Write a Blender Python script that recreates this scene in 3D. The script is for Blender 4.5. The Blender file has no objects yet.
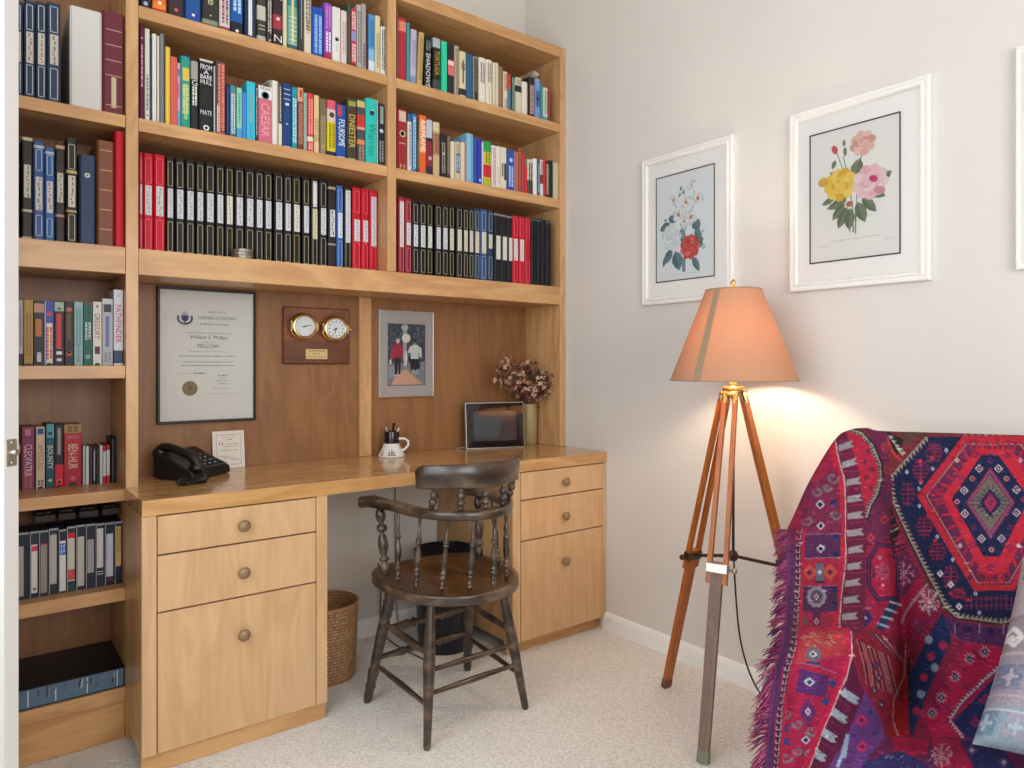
import bpy, math, random
import numpy as np
from mathutils import Vector, Matrix

random.seed(7)
S = bpy.context.scene
COL = S.collection
PI = math.pi

# ---------------------------------------------------------------- camera
CX, CZ, FPX, YH = -2.1662, 1.1294, 702.53, 365.5
YAW = math.radians(52.1947)                      # view direction, measured from +X towards +Y
DV = (math.cos(YAW), math.sin(YAW)); RV = (math.sin(YAW), -math.cos(YAW))
cam_d = bpy.data.cameras.new('camera'); cam = bpy.data.objects.new('camera', cam_d); COL.objects.link(cam)
cam.location = (CX, 0, CZ); cam.rotation_euler = (PI/2, 0, YAW - PI/2)
cam_d.sensor_width = 36; cam_d.lens = 36*FPX/1024; cam_d.shift_y = -(384-YH)/1024
cam_d.clip_start = .02
S.camera = cam

# ---------------------------------------------------------------- light and exposure
S.view_settings.view_transform = 'Standard'; S.view_settings.look = 'None'
S.view_settings.exposure = 0.0; S.view_settings.gamma = 1
try: S.view_settings.use_curve_mapping = False
except Exception: pass
S.cycles.use_denoising = True
S.cycles.max_bounces = 10; S.cycles.diffuse_bounces = 6; S.cycles.transparent_max_bounces = 12
S.cycles.sample_clamp_indirect = 6
world = bpy.data.worlds.new('world'); S.world = world; world.use_nodes = True
world.node_tree.nodes['Background'].inputs[0].default_value = (.8, .88, 1, 1)
world.node_tree.nodes['Background'].inputs[1].default_value = .6

def area_light(name, loc, direction, sx, sy, power, col):
    l = bpy.data.lights.new(name, 'AREA'); l.shape = 'RECTANGLE'; l.size = sx; l.size_y = sy
    l.energy = power; l.color = col
    o = bpy.data.objects.new(name, l); COL.objects.link(o); o.location = loc
    o.rotation_euler = Vector(direction).to_track_quat('-Z', 'Y').to_euler()
    return o
# daylight through the two windows of the room (in the side wall and behind the camera)
area_light('window_daylight_side', (-2.70, .85, 1.5), (1, 0, -.05), 1.6, 1.5, 32, (.86, .93, 1))
area_light('window_daylight_rear', (-1.65, -1.64, 1.55), (0, 1, 0), 1.6, 1.4, 50, (1, .985, .97))

# ---------------------------------------------------------------- helpers
def wx(u, Y):
    """world X on the vertical plane y=Y along the sight line of column u"""
    k = (u-512)/FPX; return CX + Y*(DV[0]+k*RV[0])/(DV[1]+k*RV[1])
def wz(u, v, Y):
    k = (u-512)/FPX; return CZ - (v-YH)/FPX*Y/(DV[1]+k*RV[1])

def s2l(c): return c/12.92 if c <= .04045 else ((c+.055)/1.055)**2.4
def hexc(h): return tuple(s2l(int(h[i:i+2], 16)/255) for i in (0, 2, 4)) + (1,)
def npcol(h): return np.array([int(h[i:i+2], 16)/255 for i in (0, 2, 4)])

class MB:
    def __init__(s): s.v = []; s.f = []; s.m = []; s.c = []; s.s = []
    def add(s, vs, fs, mi=0, col=None, smooth=False):
        b = len(s.v); s.v += [tuple(p) for p in vs]
        for f in fs:
            s.f.append(tuple(i+b for i in f)); s.m.append(mi); s.c.append(col); s.s.append(smooth)
        return s
    def box(s, x0, x1, y0, y1, z0, z1, mi=0, col=None, bev=0.0):
        if bev <= 0:
            vs = [(x, y, z) for x in (x0, x1) for y in (y0, y1) for z in (z0, z1)]
            fs = [(0,1,3,2), (4,6,7,5), (0,4,5,1), (2,3,7,6), (0,2,6,4), (1,5,7,3)]
            return s.add(vs, fs, mi, col)
        b = min(bev, (x1-x0)*.45, (y1-y0)*.45, (z1-z0)*.45)
        X, Y, Z = (x0, x1), (y0, y1), (z0, z1); vs = []
        idx = {}
        for i in (0, 1):
            for j in (0, 1):
                for k in (0, 1):
                    sx, sy, sz = (1-2*i)*b, (1-2*j)*b, (1-2*k)*b
                    idx[i,j,k,0] = len(vs); vs.append((X[i], Y[j]+sy, Z[k]+sz))
                    idx[i,j,k,1] = len(vs); vs.append((X[i]+sx, Y[j], Z[k]+sz))
                    idx[i,j,k,2] = len(vs); vs.append((X[i]+sx, Y[j]+sy, Z[k]))
        I = lambda *a: idx[a]
        fs = []
        for i in (0, 1): fs.append([I(i,0,0,0), I(i,1,0,0), I(i,1,1,0), I(i,0,1,0)])
        for j in (0, 1): fs.append([I(0,j,0,1), I(1,j,0,1), I(1,j,1,1), I(0,j,1,1)])
        for k in (0, 1): fs.append([I(0,0,k,2), I(1,0,k,2), I(1,1,k,2), I(0,1,k,2)])
        for i in (0, 1):
            for j in (0, 1): fs.append([I(i,j,0,0), I(i,j,1,0), I(i,j,1,1), I(i,j,0,1)])
        for i in (0, 1):
            for k in (0, 1): fs.append([I(i,0,k,0), I(i,1,k,0), I(i,1,k,2), I(i,0,k,2)])
        for j in (0, 1):
            for k in (0, 1): fs.append([I(0,j,k,1), I(1,j,k,1), I(1,j,k,2), I(0,j,k,2)])
        for i in (0, 1):
            for j in (0, 1):
                for k in (0, 1): fs.append([I(i,j,k,0), I(i,j,k,1), I(i,j,k,2)])
        c = Vector(((x0+x1)/2, (y0+y1)/2, (z0+z1)/2)); out = []
        for f in fs:
            p = [Vector(vs[q]) for q in f]
            n = (p[1]-p[0]).cross(p[2]-p[0]); m = sum(p, Vector())/len(p) - c
            out.append(tuple(f) if n.dot(m) > 0 else tuple(reversed(f)))
        return s.add(vs, out, mi, col)
    def quad(s, a, b, c, d, mi=0, col=None): return s.add([a, b, c, d], [(0,1,2,3)], mi, col)
    def lathe(s, p0, p1, prof, n=14, mi=0, col=None, smooth=True, cap=True):
        """prof: (t along p0->p1, radius)"""
        p0, p1 = Vector(p0), Vector(p1); d = p1-p0; ax = d.normalized()
        a = ax.orthogonal().normalized(); b = ax.cross(a); vs = []; fs = []
        for t, r in prof:
            for k in range(n):
                an = 2*PI*k/n; vs.append(p0 + d*t + (a*math.cos(an)+b*math.sin(an))*r)
        for i in range(len(prof)-1):
            for k in range(n):
                k2 = (k+1) % n; fs.append((i*n+k, i*n+k2, (i+1)*n+k2, (i+1)*n+k))
        s.add(vs, fs, mi, col, smooth)
        if cap:
            s.add(vs[:n], [tuple(reversed(range(n)))], mi, col); s.add(vs[-n:], [tuple(range(n))], mi, col)
        return s
    def tube(s, pts, r, n=8, mi=0, col=None, smooth=True, close=False):
        pts = [Vector(p) for p in pts]; m = len(pts); rs = r if hasattr(r, '__len__') else [r]*m
        vs = []; fs = []; a = None
        for i, p in enumerate(pts):
            t = (pts[min(i+1, m-1)] - pts[max(i-1, 0)])
            if close: t = pts[(i+1) % m]-pts[i-1]
            t.normalize()
            a = t.orthogonal().normalized() if a is None else (a - t*a.dot(t)).normalized()
            b = t.cross(a)
            for k in range(n):
                an = 2*PI*k/n; vs.append(p + (a*math.cos(an)+b*math.sin(an))*rs[i])
        for i in range(m if close else m-1):
            j = (i+1) % m
            for k in range(n):
                k2 = (k+1) % n; fs.append((i*n+k, i*n+k2, j*n+k2, j*n+k))
        s.add(vs, fs, mi, col, smooth)
        if not close:
            s.add(vs[:n], [tuple(reversed(range(n)))], mi, col); s.add(vs[-n:], [tuple(range(n))], mi, col)
        return s
    def beam(s, p0, p1, w, h, side=None, mi=0, col=None, w1=None, h1=None):
        p0, p1 = Vector(p0), Vector(p1); t = (p1-p0).normalized()
        a = Vector(side) if side else t.orthogonal(); a = (a - t*a.dot(t)).normalized(); b = t.cross(a)
        w1 = w if w1 is None else w1; h1 = h if h1 is None else h1
        vs = []
        for p, ww, hh in ((p0, w, h), (p1, w1, h1)):
            for x, y in ((-1,-1), (1,-1), (1,1), (-1,1)): vs.append(p + a*x*ww/2 + b*y*hh/2)
        return s.add(vs, [(3,2,1,0), (4,5,6,7), (0,1,5,4), (1,2,6,5), (2,3,7,6), (3,0,4,7)], mi, col)
    def prism(s, poly, z0, z1, mi=0, col=None, smooth=False):
        n = len(poly); vs = [(x, y, z0) for x, y in poly] + [(x, y, z1) for x, y in poly]
        s.add(vs, [(i, (i+1) % n, n+(i+1) % n, n+i) for i in range(n)], mi, col, smooth)
        s.add(vs[:n], [tuple(reversed(range(n)))], mi, col); s.add(vs[n:], [tuple(range(n))], mi, col)
        return s
    def text(s, txt, o, xd, yd, w, h, mi=0, col=None):
        """flat lettering fitted in a w by h box centred on o, reading along xd"""
        vs, fs, tw, th = glyphs(txt)
        if not vs: return s
        k = min(w/tw, h/th*1.0); kx = min(w/tw, k*1.5); ky = min(h/th, k*1.9)
        o, xd, yd = Vector(o), Vector(xd), Vector(yd)
        return s.add([o + xd*(x*kx) + yd*(y*ky) for x, y in vs], fs, mi, col)
    def build(s, name, mats, parent=None, loc=None, rot=0):
        me = bpy.data.meshes.new(name); org = Vector(loc) if loc is not None else Vector((0, 0, 0))
        off = org.copy()
        if parent is not None: off = wloc(parent)
        me.from_pydata([(x-off[0], y-off[1], z-off[2]) for x, y, z in s.v], [], s.f)
        if not isinstance(mats, (list, tuple)): mats = [mats]
        for m in mats: me.materials.append(m)
        if len(mats) > 1: me.polygons.foreach_set('material_index', s.m)
        if any(s.s): me.polygons.foreach_set('use_smooth', s.s)
        if any(c is not None for c in s.c):
            at = me.attributes.new('print_colour', 'FLOAT_COLOR', 'FACE')
            buf = []; 
            for c in s.c: buf += hexc(c) if isinstance(c, str) else (c if c is not None else (.5, .5, .5, 1))
            at.data.foreach_set('color', buf)
        me.update()
        o = bpy.data.objects.new(name, me); COL.objects.link(o)
        if parent is not None: o.parent = parent
        elif loc is not None: o.location = loc
        return o
    def merge(s, o, M=None):
        s.add([M @ Vector(p) for p in o.v] if M else o.v, [], 0); b = len(s.v)-len(o.v)
        for f, m, c, sm in zip(o.f, o.m, o.c, o.s): s.f.append(tuple(i+b for i in f)); s.m.append(m); s.c.append(c); s.s.append(sm)
        return s
    def xf(s, M): s.v = [tuple(M @ Vector(p)) for p in s.v]; return s

def wloc(o):
    l = Vector(o.location)
    while o.parent is not None: o = o.parent; l += Vector(o.location)
    return l

_G = {}
def glyphs(txt):
    if txt in _G: return _G[txt]
    cu = bpy.data.curves.new('lettering', 'FONT'); cu.body = txt; cu.align_x = 'CENTER'; cu.align_y = 'CENTER'; cu.resolution_u = 2
    ob = bpy.data.objects.new('lettering', cu)
    me = bpy.data.meshes.new_from_object(ob)
    vs = [(v.co.x, v.co.y) for v in me.vertices]; fs = [tuple(p.vertices) for p in me.polygons]
    bpy.data.objects.remove(ob); bpy.data.curves.remove(cu); bpy.data.meshes.remove(me)
    if not vs: _G[txt] = ([], [], 1, 1); return _G[txt]
    x0, x1 = min(v[0] for v in vs), max(v[0] for v in vs); y0, y1 = min(v[1] for v in vs), max(v[1] for v in vs)
    vs = [(x-(x0+x1)/2, y-(y0+y1)/2) for x, y in vs]
    _G[txt] = (vs, fs, x1-x0, y1-y0); return _G[txt]

def tag(o, label=None, cat=None, group=None, kind=None):
    if label: o['label'] = label
    if cat: o['category'] = cat
    if group: o['group'] = group
    if kind: o['kind'] = kind
    return o
def thing(name, label, cat, loc, group=None):
    o = bpy.data.objects.new(name, None); COL.objects.link(o); o.location = loc; o.empty_display_size = .05
    return tag(o, label, cat, group)
def struct(o, label=None): o['kind'] = 'structure'; return o

# ---------------------------------------------------------------- materials
def new_mat(name):
    m = bpy.data.materials.new(name); m.use_nodes = True; nt = m.node_tree
    return m, nt, nt.nodes['Principled BSDF']
def N(nt, t, **kw):
    n = nt.nodes.new(t)
    for k, v in kw.items(): setattr(n, k, v)
    return n
def bump(nt, bs, src, strength, dist=.001):
    b = N(nt, 'ShaderNodeBump'); b.inputs['Strength'].default_value = strength; b.inputs['Distance'].default_value = dist
    nt.links.new(src, b.inputs['Height']); nt.links.new(b.outputs[0], bs.inputs['Normal']); return b
_M = {}
def plain(name, h, rough=.5, metal=0, var=.06, scale=30, bmp=0, bscale=200, coat=0, spec=.5):
    if name in _M: return _M[name]
    m, nt, bs = new_mat(name)
    tc = N(nt, 'ShaderNodeTexCoord'); no = N(nt, 'ShaderNodeTexNoise'); no.inputs['Scale'].default_value = scale; no.inputs['Detail'].default_value = 3
    nt.links.new(tc.outputs['Object'], no.inputs['Vector'])
    mx = N(nt, 'ShaderNodeMix', data_type='RGBA'); c = hexc(h)
    mx.inputs[6].default_value = tuple(x*(1-var) for x in c[:3])+(1,); mx.inputs[7].default_value = tuple(min(1, x*(1+var)) for x in c[:3])+(1,)
    nt.links.new(no.outputs[0], mx.inputs[0]); nt.links.new(mx.outputs[2], bs.inputs['Base Color'])
    bs.inputs['Roughness'].default_value = rough; bs.inputs['Metallic'].default_value = metal
    bs.inputs['Specular IOR Level'].default_value = spec
    if coat: bs.inputs['Coat Weight'].default_value = coat; bs.inputs['Coat Roughness'].default_value = .08
    if bmp:
        n2 = N(nt, 'ShaderNodeTexNoise'); n2.inputs['Scale'].default_value = bscale; n2.inputs['Detail'].default_value = 4
        nt.links.new(tc.outputs['Object'], n2.inputs['Vector']); bump(nt, bs, n2.outputs[0], bmp)
    _M[name] = m; return m

def wood(name, light, dark, axis, rough=.32, fine=60, figure=.55, bmp=.05, coat=.0):
    if name in _M: return _M[name]
    m, nt, bs = new_mat(name)
    tc = N(nt, 'ShaderNodeTexCoord'); oi = N(nt, 'ShaderNodeObjectInfo')
    add = N(nt, 'ShaderNodeVectorMath', operation='MULTIPLY_ADD')
    cb = N(nt, 'ShaderNodeCombineXYZ')
    for i in range(3): nt.links.new(oi.outputs['Random'], cb.inputs[i])
    nt.links.new(cb.outputs[0], add.inputs[0]); add.inputs[1].default_value = (7, 5, 9); nt.links.new(tc.outputs['Object'], add.inputs[2])
    def stretched(sc, along):
        mp = N(nt, 'ShaderNodeMapping'); v = [sc, sc, sc]; v['XYZ'.index(axis)] = along
        mp.inputs['Scale'].default_value = v; nt.links.new(add.outputs[0], mp.inputs['Vector']); return mp.outputs[0]
    a = N(nt, 'ShaderNodeTexNoise'); a.inputs['Scale'].default_value = 1; a.inputs['Detail'].default_value = 5; a.inputs['Distortion'].default_value = .6
    nt.links.new(stretched(fine, fine*.035), a.inputs['Vector'])
    b = N(nt, 'ShaderNodeTexNoise'); b.inputs['Scale'].default_value = 1; b.inputs['Detail'].default_value = 3; b.inputs['Distortion'].default_value = 1.2
    nt.links.new(stretched(9, 1.6), b.inputs['Vector'])
    w = N(nt, 'ShaderNodeMath', operation='MULTIPLY'); w.inputs[1].default_value = 7
    nt.links.new(b.outputs[0], w.inputs[0]); fr = N(nt, 'ShaderNodeMath', operation='PINGPONG'); fr.inputs[1].default_value = 1
    nt.links.new(w.outputs[0], fr.inputs[0])
    mx = N(nt, 'ShaderNodeMix', data_type='FLOAT'); mx.inputs[0].default_value = figure
    nt.links.new(a.outputs[0], mx.inputs[2]); nt.links.new(fr.outputs[0], mx.inputs[3])
    cr = N(nt, 'ShaderNodeValToRGB'); cr.color_ramp.elements[0].position = .15; cr.color_ramp.elements[1].position = .85
    cr.color_ramp.elements[0].color = hexc(dark); cr.color_ramp.elements[1].color = hexc(light)
    nt.links.new(mx.outputs[0], cr.inputs[0]); nt.links.new(cr.outputs[0], bs.inputs['Base Color'])
    bs.inputs['Roughness'].default_value = rough
    if coat: bs.inputs['Coat Weight'].default_value = coat; bs.inputs['Coat Roughness'].default_value = .15
    bump(nt, bs, a.outputs[0], bmp); _M[name] = m; return m

def attr_mat(name, attr, rough=.5, bmp=0, bscale=300, spec=.5, sheen=0, weave=0):
    m, nt, bs = new_mat(name)
    at = N(nt, 'ShaderNodeAttribute'); at.attribute_name = attr
    tc = N(nt, 'ShaderNodeTexCoord'); no = N(nt, 'ShaderNodeTexNoise'); no.inputs['Scale'].default_value = bscale; no.inputs['Detail'].default_value = 2
    nt.links.new(tc.outputs['Object'], no.inputs['Vector'])
    mr = N(nt, 'ShaderNodeMapRange'); mr.inputs[3].default_value = (.78 if weave else .86); mr.inputs[4].default_value = (1.22 if weave else .98)
    nt.links.new(no.outputs[0], mr.inputs[0])
    vm = N(nt, 'ShaderNodeVectorMath', operation='SCALE'); nt.links.new(at.outputs['Color'], vm.inputs[0]); nt.links.new(mr.outputs[0], vm.inputs['Scale'])
    nt.links.new(vm.outputs[0], bs.inputs['Base Color'])
    bs.inputs['Roughness'].default_value = rough; bs.inputs['Specular IOR Level'].default_value = spec
    if sheen: bs.inputs['Sheen Weight'].default_value = sheen
    if bmp: bump(nt, bs, no.outputs[0], bmp, .002)
    return m

WOOD_H = wood('birch_grain_along_x', 'CFA370', 'B68655', 'X')
WOOD_V = wood('birch_grain_upright', 'D0A574', 'B78A5A', 'Z')
WOOD_F = wood('birch_drawer_fronts', 'D2AD84', 'BE976B', 'Z', figure=.35)
WOOD_D = wood('birch_grain_depth', 'CFA571', 'B98A57', 'Y')
WOOD_BACK_SHADED = wood('birch_back_panel_shaded', '97693F', '7C5332', 'Z', rough=.45, figure=.4)  # same birch as the fronts, shade of the recesses put into its colour
WOOD_TOP = wood('desk_top_lacquer', 'CDA06A', 'B2844F', 'X', rough=.16, coat=.3)
PRINTED = attr_mat('printed_cover', 'print_colour', rough=.42, spec=.28)
CANVAS = attr_mat('printed_paper', 'paint', rough=.7)
WHITE = plain('white_gloss_paint', 'F1F1EF', rough=.35, var=.01)
BRASS = plain('polished_brass', 'CDB27C', rough=.25, metal=1)
DARKMETAL = plain('dark_bronze', '5B4636', rough=.35, metal=.8)
BLACKPL = plain('black_plastic', '101013', rough=.32)
BLACKCORD = plain('black_cord', '1A1A1C', rough=.5)
def glass_mat():
    m, nt, bs = new_mat('picture_glass'); nt.nodes.remove(bs); out = nt.nodes['Material Output']
    tr = N(nt, 'ShaderNodeBsdfTransparent'); gl = N(nt, 'ShaderNodeBsdfGlossy'); gl.inputs['Roughness'].default_value = .03
    fr = N(nt, 'ShaderNodeFresnel'); fr.inputs[0].default_value = 1.3; mx = N(nt, 'ShaderNodeMixShader')
    nt.links.new(fr.outputs[0], mx.inputs[0]); nt.links.new(tr.outputs[0], mx.inputs[1]); nt.links.new(gl.outputs[0], mx.inputs[2])
    nt.links.new(mx.outputs[0], out.inputs[0]); return m
GLASS = glass_mat()

# ---------------------------------------------------------------- painted pattern (cloth weave, prints): colours held per vertex
class Canvas:
    def __init__(s, w, h, bg, k=1.0):
        s.k = k; s.w = int(w*k); s.h = int(h*k); s.a = np.empty((s.h, s.w, 3)); s.a[:] = npcol(bg)
    def poly(s, pts, col, al=1.0):
        p = np.array(pts, float)*s.k
        x0, y0 = np.floor(p.min(0)).astype(int); x1, y1 = np.ceil(p.max(0)).astype(int)+1
        x0, y0, x1, y1 = max(x0, 0), max(y0, 0), min(x1, s.w), min(y1, s.h)
        if x1 <= x0 or y1 <= y0: return
        X, Y = np.meshgrid(np.arange(x0, x1)+.5, np.arange(y0, y1)+.5); ins = np.zeros(X.shape, bool)
        for i in range(len(p)):
            (ax, ay), (bx, by) = p[i], p[(i+1) % len(p)]
            if ay == by: continue
            c = ((ay > Y) != (by > Y)) & (X < (bx-ax)*(Y-ay)/(by-ay)+ax); ins ^= c
        r = s.a[y0:y1, x0:x1]; c = npcol(col) if isinstance(col, str) else np.array(col)
        r[ins] = r[ins]*(1-al) + c*al
    def rect(s, x0, y0, x1, y1, col, al=1.0): s.poly([(x0, y0), (x1, y0), (x1, y1), (x0, y1)], col, al)
    def disc(s, x, y, rx, ry, col, rot=0, n=20, al=1.0):
        cr, sr = math.cos(rot), math.sin(rot)
        s.poly([(x+math.cos(t)*rx*cr-math.sin(t)*ry*sr, y+math.cos(t)*rx*sr+math.sin(t)*ry*cr) for t in (2*PI*i/n for i in range(n))], col, al)
    def diamond(s, x, y, rx, ry, col, al=1.0): s.poly([(x-rx, y), (x, y-ry), (x+rx, y), (x, y+ry)], col, al)
    def line(s, pts, w, col, al=1.0, close=False):
        pts = [np.array(p, float) for p in pts]
        if close: pts = pts+[pts[0]]
        for a, b in zip(pts[:-1], pts[1:]):
            d = b-a; L = np.hypot(*d)
            if L < 1e-6: continue
            n = np.array([-d[1], d[0]])/L*w/2; e = d/L*w*.3
            s.poly([a-e+n, b+e+n, b+e-n, a-e-n], col, al)
    def along(s, pts, step, fn, start=0.0):
        pts = [np.array(p, float) for p in pts]; d = start; i = 0
        for a, b in zip(pts[:-1], pts[1:]):
            L = np.hypot(*(b-a)); t = (b-a)/max(L, 1e-9); n = np.array([-t[1], t[0]])
            while d <= L:
                fn(a+t*d, t, n, i); d += step; i += 1
            d -= L
    def sample(s, x, y):
        x = np.clip(x*s.k-.5, 0, s.w-1.001); y = np.clip(y*s.k-.5, 0, s.h-1.001)
        i, j = x.astype(int), y.astype(int); fx, fy = (x-i)[:, None], (y-j)[:, None]
        a = s.a
        return (a[j, i]*(1-fx)+a[j, i+1]*fx)*(1-fy)+(a[j+1, i]*(1-fx)+a[j+1, i+1]*fx)*fy
def lin(c): return np.where(c <= .04045, c/12.92, ((np.clip(c, 0, 1)+.055)/1.055)**2.4)
def paint_attr(me, rgb):
    at = me.attributes.new('paint', 'FLOAT_COLOR', 'POINT')
    buf = np.ones((len(rgb), 4), np.float32); buf[:, :3] = lin(rgb); at.data.foreach_set('color', buf.ravel())
def grid_mesh(name, P, rgb, nx, ny, mat, smooth=True, parent=None, loc=(0, 0, 0)):
    """P: (ny*nx,3) row-major grid of points"""
    me = bpy.data.meshes.new(name); off = np.array(wloc(parent) if parent is not None else loc)
    P = np.asarray(P, float)-off; n = (nx-1)*(ny-1)
    me.vertices.add(nx*ny); me.vertices.foreach_set('co', P.astype(np.float32).ravel())
    I, J = np.meshgrid(np.arange(nx-1), np.arange(ny-1)); a = (J*nx+I).ravel()
    q = np.stack([a, a+1, a+nx+1, a+nx], 1).astype(np.int32)
    me.loops.add(4*n); me.loops.foreach_set('vertex_index', q.ravel())
    me.polygons.add(n); me.polygons.foreach_set('loop_start', np.arange(0, 4*n, 4, dtype=np.int32))
    try: me.polygons.foreach_set('loop_total', np.full(n, 4, np.int32))
    except Exception: pass
    me.polygons.foreach_set('use_smooth', np.full(n, smooth, bool))
    me.update(calc_edges=True); me.validate()
    if rgb is not None: paint_attr(me, rgb)
    me.materials.append(mat)
    o = bpy.data.objects.new(name, me); COL.objects.link(o)
    if parent is not None: o.parent = parent
    else: o.location = loc
    return o
def picture(name, cv, w, h, o, xd, yd, nx, ny, mat, parent):
    """flat painted sheet: o = top-left corner, xd/yd unit vectors (right, down)"""
    o, xd, yd = map(np.array, (o, xd, yd)); u, v = np.meshgrid(np.linspace(0, 1, nx), np.linspace(0, 1, ny)); u, v = u.ravel(), v.ravel()
    P = o + u[:, None]*xd*w + v[:, None]*yd*h
    return grid_mesh(name, P, cv.sample(u*cv.w/cv.k, v*cv.h/cv.k), nx, ny, mat, False, parent)

#@@SETTING
# ================================================================ the room
YB, YD, XL = 2.391, 2.1285, -2.66          # bookcase face, desk face, side wall
YW, YR, ZC = 2.688, -1.6, 3.05             # back wall, wall behind the camera, ceiling
def wall_mat():
    m, nt, bs = new_mat('painted_plaster')
    tc = N(nt, 'ShaderNodeTexCoord'); no = N(nt, 'ShaderNodeTexNoise'); no.inputs['Scale'].default_value = 3; no.inputs['Detail'].default_value = 3
    nt.links.new(tc.outputs['Object'], no.inputs['Vector']); cr = N(nt, 'ShaderNodeValToRGB')
    cr.color_ramp.elements[0].color = hexc('D3CFC9'); cr.color_ramp.elements[1].color = hexc('DBD7D1')
    nt.links.new(no.outputs[0], cr.inputs[0]); nt.links.new(cr.outputs[0], bs.inputs['Base Color']); bs.inputs['Roughness'].default_value = .75
    n2 = N(nt, 'ShaderNodeTexNoise'); n2.inputs['Scale'].default_value = 90; nt.links.new(tc.outputs['Object'], n2.inputs['Vector']); bump(nt, bs, n2.outputs[0], .08)
    return m
WALL = wall_mat()
def carpet_mat():
    m, nt, bs = new_mat('loop_pile_carpet')
    tc = N(nt, 'ShaderNodeTexCoord')
    no = N(nt, 'ShaderNodeTexNoise'); no.inputs['Scale'].default_value = 14; no.inputs['Detail'].default_value = 2
    nt.links.new(tc.outputs['Object'], no.inputs['Vector'])
    mp = N(nt, 'ShaderNodeMapping'); mp.inputs['Rotation'].default_value = (0, 0, .6); mp.inputs['Scale'].default_value = (110, 170, 100)
    mixv = N(nt, 'ShaderNodeVectorMath', operation='MULTIPLY_ADD'); mixv.inputs[1].default_value = (.008, .008, 0)
    nt.links.new(no.outputs[1], mixv.inputs[0]); nt.links.new(tc.outputs['Object'], mixv.inputs[2]); nt.links.new(mixv.outputs[0], mp.inputs['Vector'])
    vo = N(nt, 'ShaderNodeTexVoronoi'); vo.inputs['Scale'].default_value = 1; nt.links.new(mp.outputs[0], vo.inputs['Vector'])
    cr = N(nt, 'ShaderNodeValToRGB'); cr.color_ramp.elements[0].color = hexc('F5F3EF'); cr.color_ramp.elements[1].color = hexc('D8D3CC'); cr.color_ramp.elements[1].position = .8
    nt.links.new(vo.outputs['Distance'], cr.inputs[0])
    big = N(nt, 'ShaderNodeTexNoise'); big.inputs['Scale'].default_value = 2.5; nt.links.new(tc.outputs['Object'], big.inputs['Vector'])
    mr = N(nt, 'ShaderNodeMapRange'); mr.inputs[3].default_value = .94; mr.inputs[4].default_value = 1.04; nt.links.new(big.outputs[0], mr.inputs[0])
    vm = N(nt, 'ShaderNodeVectorMath', operation='SCALE'); nt.links.new(cr.outputs[0], vm.inputs[0]); nt.links.new(mr.outputs[0], vm.inputs['Scale'])
    nt.links.new(vm.outputs[0], bs.inputs['Base Color']); bs.inputs['Roughness'].default_value = .95; bs.inputs['Specular IOR Level'].default_value = .1
    inv = N(nt, 'ShaderNodeMath', operation='SUBTRACT'); inv.inputs[0].default_value = 1; nt.links.new(vo.outputs['Distance'], inv.inputs[1])
    bump(nt, bs, inv.outputs[0], .7, .004); return m
struct(MB().box(XL-.1, .1, YR-.1, YW+.1, -.08, 0).build('floor', carpet_mat()))
struct(MB().box(XL-.1, .1, YR-.1, YW+.1, ZC, ZC+.1).build('ceiling', plain('ceiling_paint', 'F2F0EC', rough=.9, var=.01)))
struct(MB().box(0, .1, YR-.1, YW+.1, 0, ZC).build('wall_right', WALL))
struct(MB().box(XL-.1, 0, YW, YW+.1, 0, ZC).build('wall_back', WALL))
w = MB()                                       # side wall with a window opening
w.box(XL-.1, XL, YR-.1, .05, 0, ZC); w.box(XL-.1, XL, 1.65, YW, 0, ZC); w.box(XL-.1, XL, .05, 1.65, 0, .75); w.box(XL-.1, XL, .05, 1.65, 2.25, ZC)
struct(w.build('wall_left', WALL))
w = MB()
w.box(XL, -2.5, YR-.1, YR, 0, ZC); w.box(-.8, 0, YR-.1, YR, 0, ZC); w.box(-2.5, -.8, YR-.1, YR, 0, .8); w.box(-2.5, -.8, YR-.1, YR, 2.3, ZC)
struct(w.build('wall_front', WALL))
for nm, bx in (('window_1', [(XL-.06, XL-.01, a, b, c, d) for a, b, c, d in ((.05, .10, .75, 2.25), (1.60, 1.65, .75, 2.25), (.1, 1.6, .75, .8), (.1, 1.6, 2.2, 2.25), (.83, .87, .8, 2.2))]),
               ('window_2', [(a, b, YR-.06, YR-.01, c, d) for a, b, c, d in ((-2.5, -2.45, .8, 2.3), (-.85, -.8, .8, 2.3), (-2.45, -.85, .8, .85), (-2.45, -.85, 2.25, 2.3), (-1.67, -1.63, .85, 2.25))])):
    w = MB()
    for b in bx: w.box(*b, bev=.004)
    struct(w.build(nm, WHITE))
def baseboard(name, pts):
    m = MB()
    for (x0, y0), (x1, y1), (nx, ny) in pts:
        prof = [(0, 0), (.013, 0), (.013, .056), (.009, .068), (.004, .075), (0, .075)]
        vs = [(x0+nx*a, y0+ny*a, z) for a, z in prof] + [(x1+nx*a, y1+ny*a, z) for a, z in prof]; n = len(prof)
        m.add(vs, [(i, (i+1) % n, n+(i+1) % n, n+i) for i in range(n)] + [tuple(range(n)), tuple(range(2*n-1, n-1, -1))])
    struct(m.build(name, WHITE))
baseboard('baseboard_right', [((0, YR), (0, YD+.015), (-1, 0))])
baseboard('baseboard_back', [((-1.2571, YW), (-.508, YW), (0, -1))])
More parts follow.
